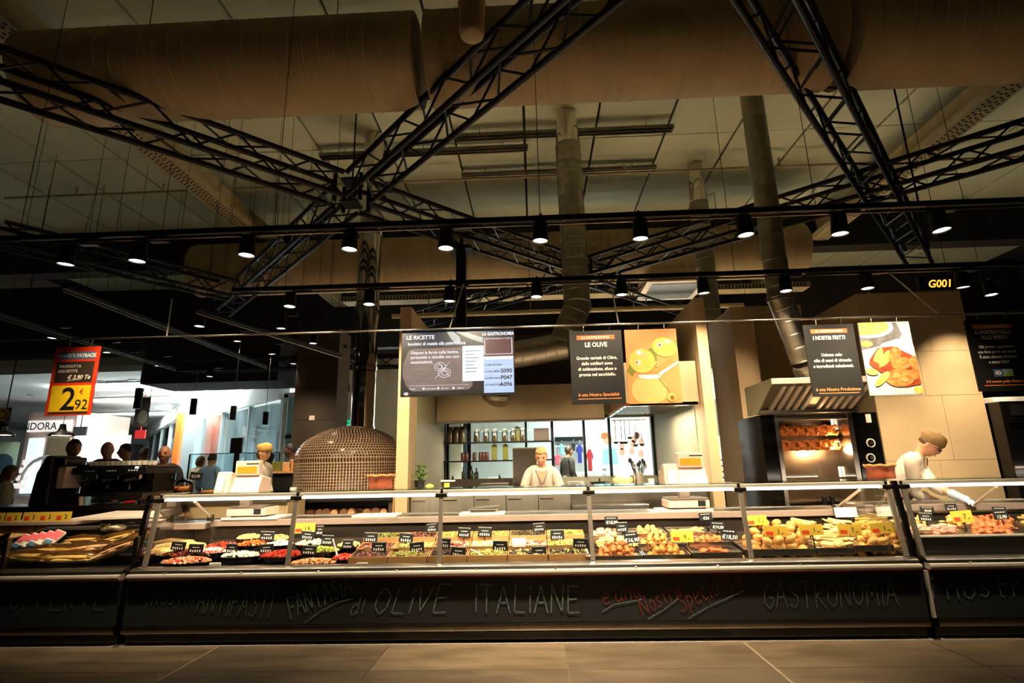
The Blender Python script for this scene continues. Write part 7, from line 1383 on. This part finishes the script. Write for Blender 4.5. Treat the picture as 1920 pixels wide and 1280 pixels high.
    if glasses:
        m = MB()
        for sx in (-1, 1):
            m.tube([hl(sx*.031 + .021*math.cos(a), -.098, .008 + .016*math.sin(a)) for a in [2*math.pi*k/14 for k in range(15)]], .0025, 5); m.tube([hl(sx*.052, -.098, .012), hl(sx*.08, -.05, .012), hl(sx*.08, .01, .006)], .0025, 5)
        m.tube([hl(-.01, -.1, .01), hl(.01, -.1, .01)], .0025, 5); m.build('glasses', 'black_plastic', t, local=True)
    for k, (w_, d, upv, sx) in hands.items():
        m = MB(); hand(m, w_, d, upv, sx, .0095, .35); m.tube([w_ - d*.09, w_ - d*.04, w_ + d*.02], [.042, .038, .034], 10); m.build('glove', 'glove', t, smooth=70, local=True)
    return t
# saleswoman in the middle, working behind the steel bench
p = at(1015, 857, WY + .85)
person('blonde saleswoman in white overall looking down behind the steel bench', (p.x, WY + 1.04, p.z - 1.53), 0.0, 1.64, .17, 0, .30, -.1, {'L': ((.25, -.12, 1.12), (.15, -.30, .98)), 'R': ((-.25, -.12, 1.12), (-.15, -.30, .98))}, 'cloth_white', 'skin', 'hair_blond', 'updo', None, apron=None, fine=.008, collar='v')
# saleswoman on the right, reaching into the case
p = at(1752, 836, 5.75); rz_ = math.radians(52); LC = Vector((p.x - .40, 5.95, -.02)); ws = 1.68/1.66
loc_ = lambda q: (Matrix.Rotation(-rz_, 3, 'Z') @ (q - LC))/ws
person('saleswoman in white shirt, brown cap and glasses reaching into the right counter', LC, rz_, 1.68, .62, 0, .12, -.1, {'L': (loc_(at(1752, 912, 5.50)), loc_(at(1800, 932, 5.25))), 'R': (loc_(at(1715, 925, 5.75)), loc_(at(1775, 945, 5.60)))}, 'cloth_white', 'skin', 'hair_brown', 'short', 'cloth_cap', apron='cloth_apron', glasses=True, glove='L', fine=.008)
# assistant at the till
p = at(489, 858, 7.6)
person('assistant in white with mustard cap at the till, seen in profile', (p.x, 7.55, 0.0), math.radians(75), 1.66, .08, 0, .1, 0, None, 'cloth_white', 'skin', 'hair_brown', 'bob', 'cloth_mustard', fine=.012)
# customers at the coffee bar
for (px, py, Y, rz_, H, sh, sk, ha, hs, lb) in (
    (135, 842, 7.3, 60, 1.74, 'cloth_dark', 'skin_tan', 'hair_dark', 'short', 'curly dark-haired customer in profile above the espresso machine'),
    (205, 844, 8.0, 15, 1.72, 'cloth_dark', 'skin_tan', 'hair_dark', 'bald', 'bald customer facing the bar'),
    (243, 847, 8.9, -40, 1.70, 'cloth_grey', 'skin_tan', 'hair_dark', 'short', 'grey-clad customer looking left at the bar'),
    (266, 852, 9.9, 170, 1.68, 'cloth_dark', 'skin_dark', 'hair_dark', 'short', 'dark-haired customer turned away at the bar'),
    (311, 852, 7.2, 20, 1.70, 'cloth_dark', 'skin_tan', 'hair_dark', 'bald', 'close-cropped man in an open dark jacket at the bar end'),
    (10, 888, 7.0, 150, 1.45, 'cloth_white', 'skin', 'hair_brown', 'long', 'brown-haired person in white at the lower left edge'),
    (395, 862, 10.5, 180, 1.62, 'cloth_blue', 'skin', 'hair_dark', 'short', 'person in light blue shirt beyond the till'),
    (372, 866, 11.2, 160, 1.58, 'cloth_white', 'skin', 'hair_brown', 'bob', 'person in white beyond the till, left of the blue shirt'),
    (551, 846, 9.6, -80, 1.72, 'cloth_dark', 'skin_dark', 'hair_dark', 'short', 'dark silhouetted person beside the brown column'),
    (1063, 846, 12.6, 120, 1.72, 'cloth_dark', 'skin_tan', 'hair_dark', 'short', 'shopper in dark top seen through the kitchen window')):
    p = at(px, py, Y); H = p.z*1.66/1.575
    person(lb, (p.x, Y, .002), math.radians(rz_), H, .04, 0, 0, 0, None, sh, sk, ha, hs, fine=.014)
# ------------------------------------------------------------------ lettering becomes plain mesh
bpy.context.view_layer.update(); _dg = bpy.context.evaluated_depsgraph_get()
for o in [q for q in COL.objects if q.type == 'FONT']:
    me = bpy.data.meshes.new_from_object(o.evaluated_get(_dg)); 
    n = bpy.data.objects.new('lettering', me); COL.objects.link(n); n.parent = o.parent; n.location = o.location; n.rotation_euler = o.rotation_euler; n.scale = o.scale
    if not me.materials: me.materials.append(o.data.materials[0])
    bpy.data.objects.remove(o)
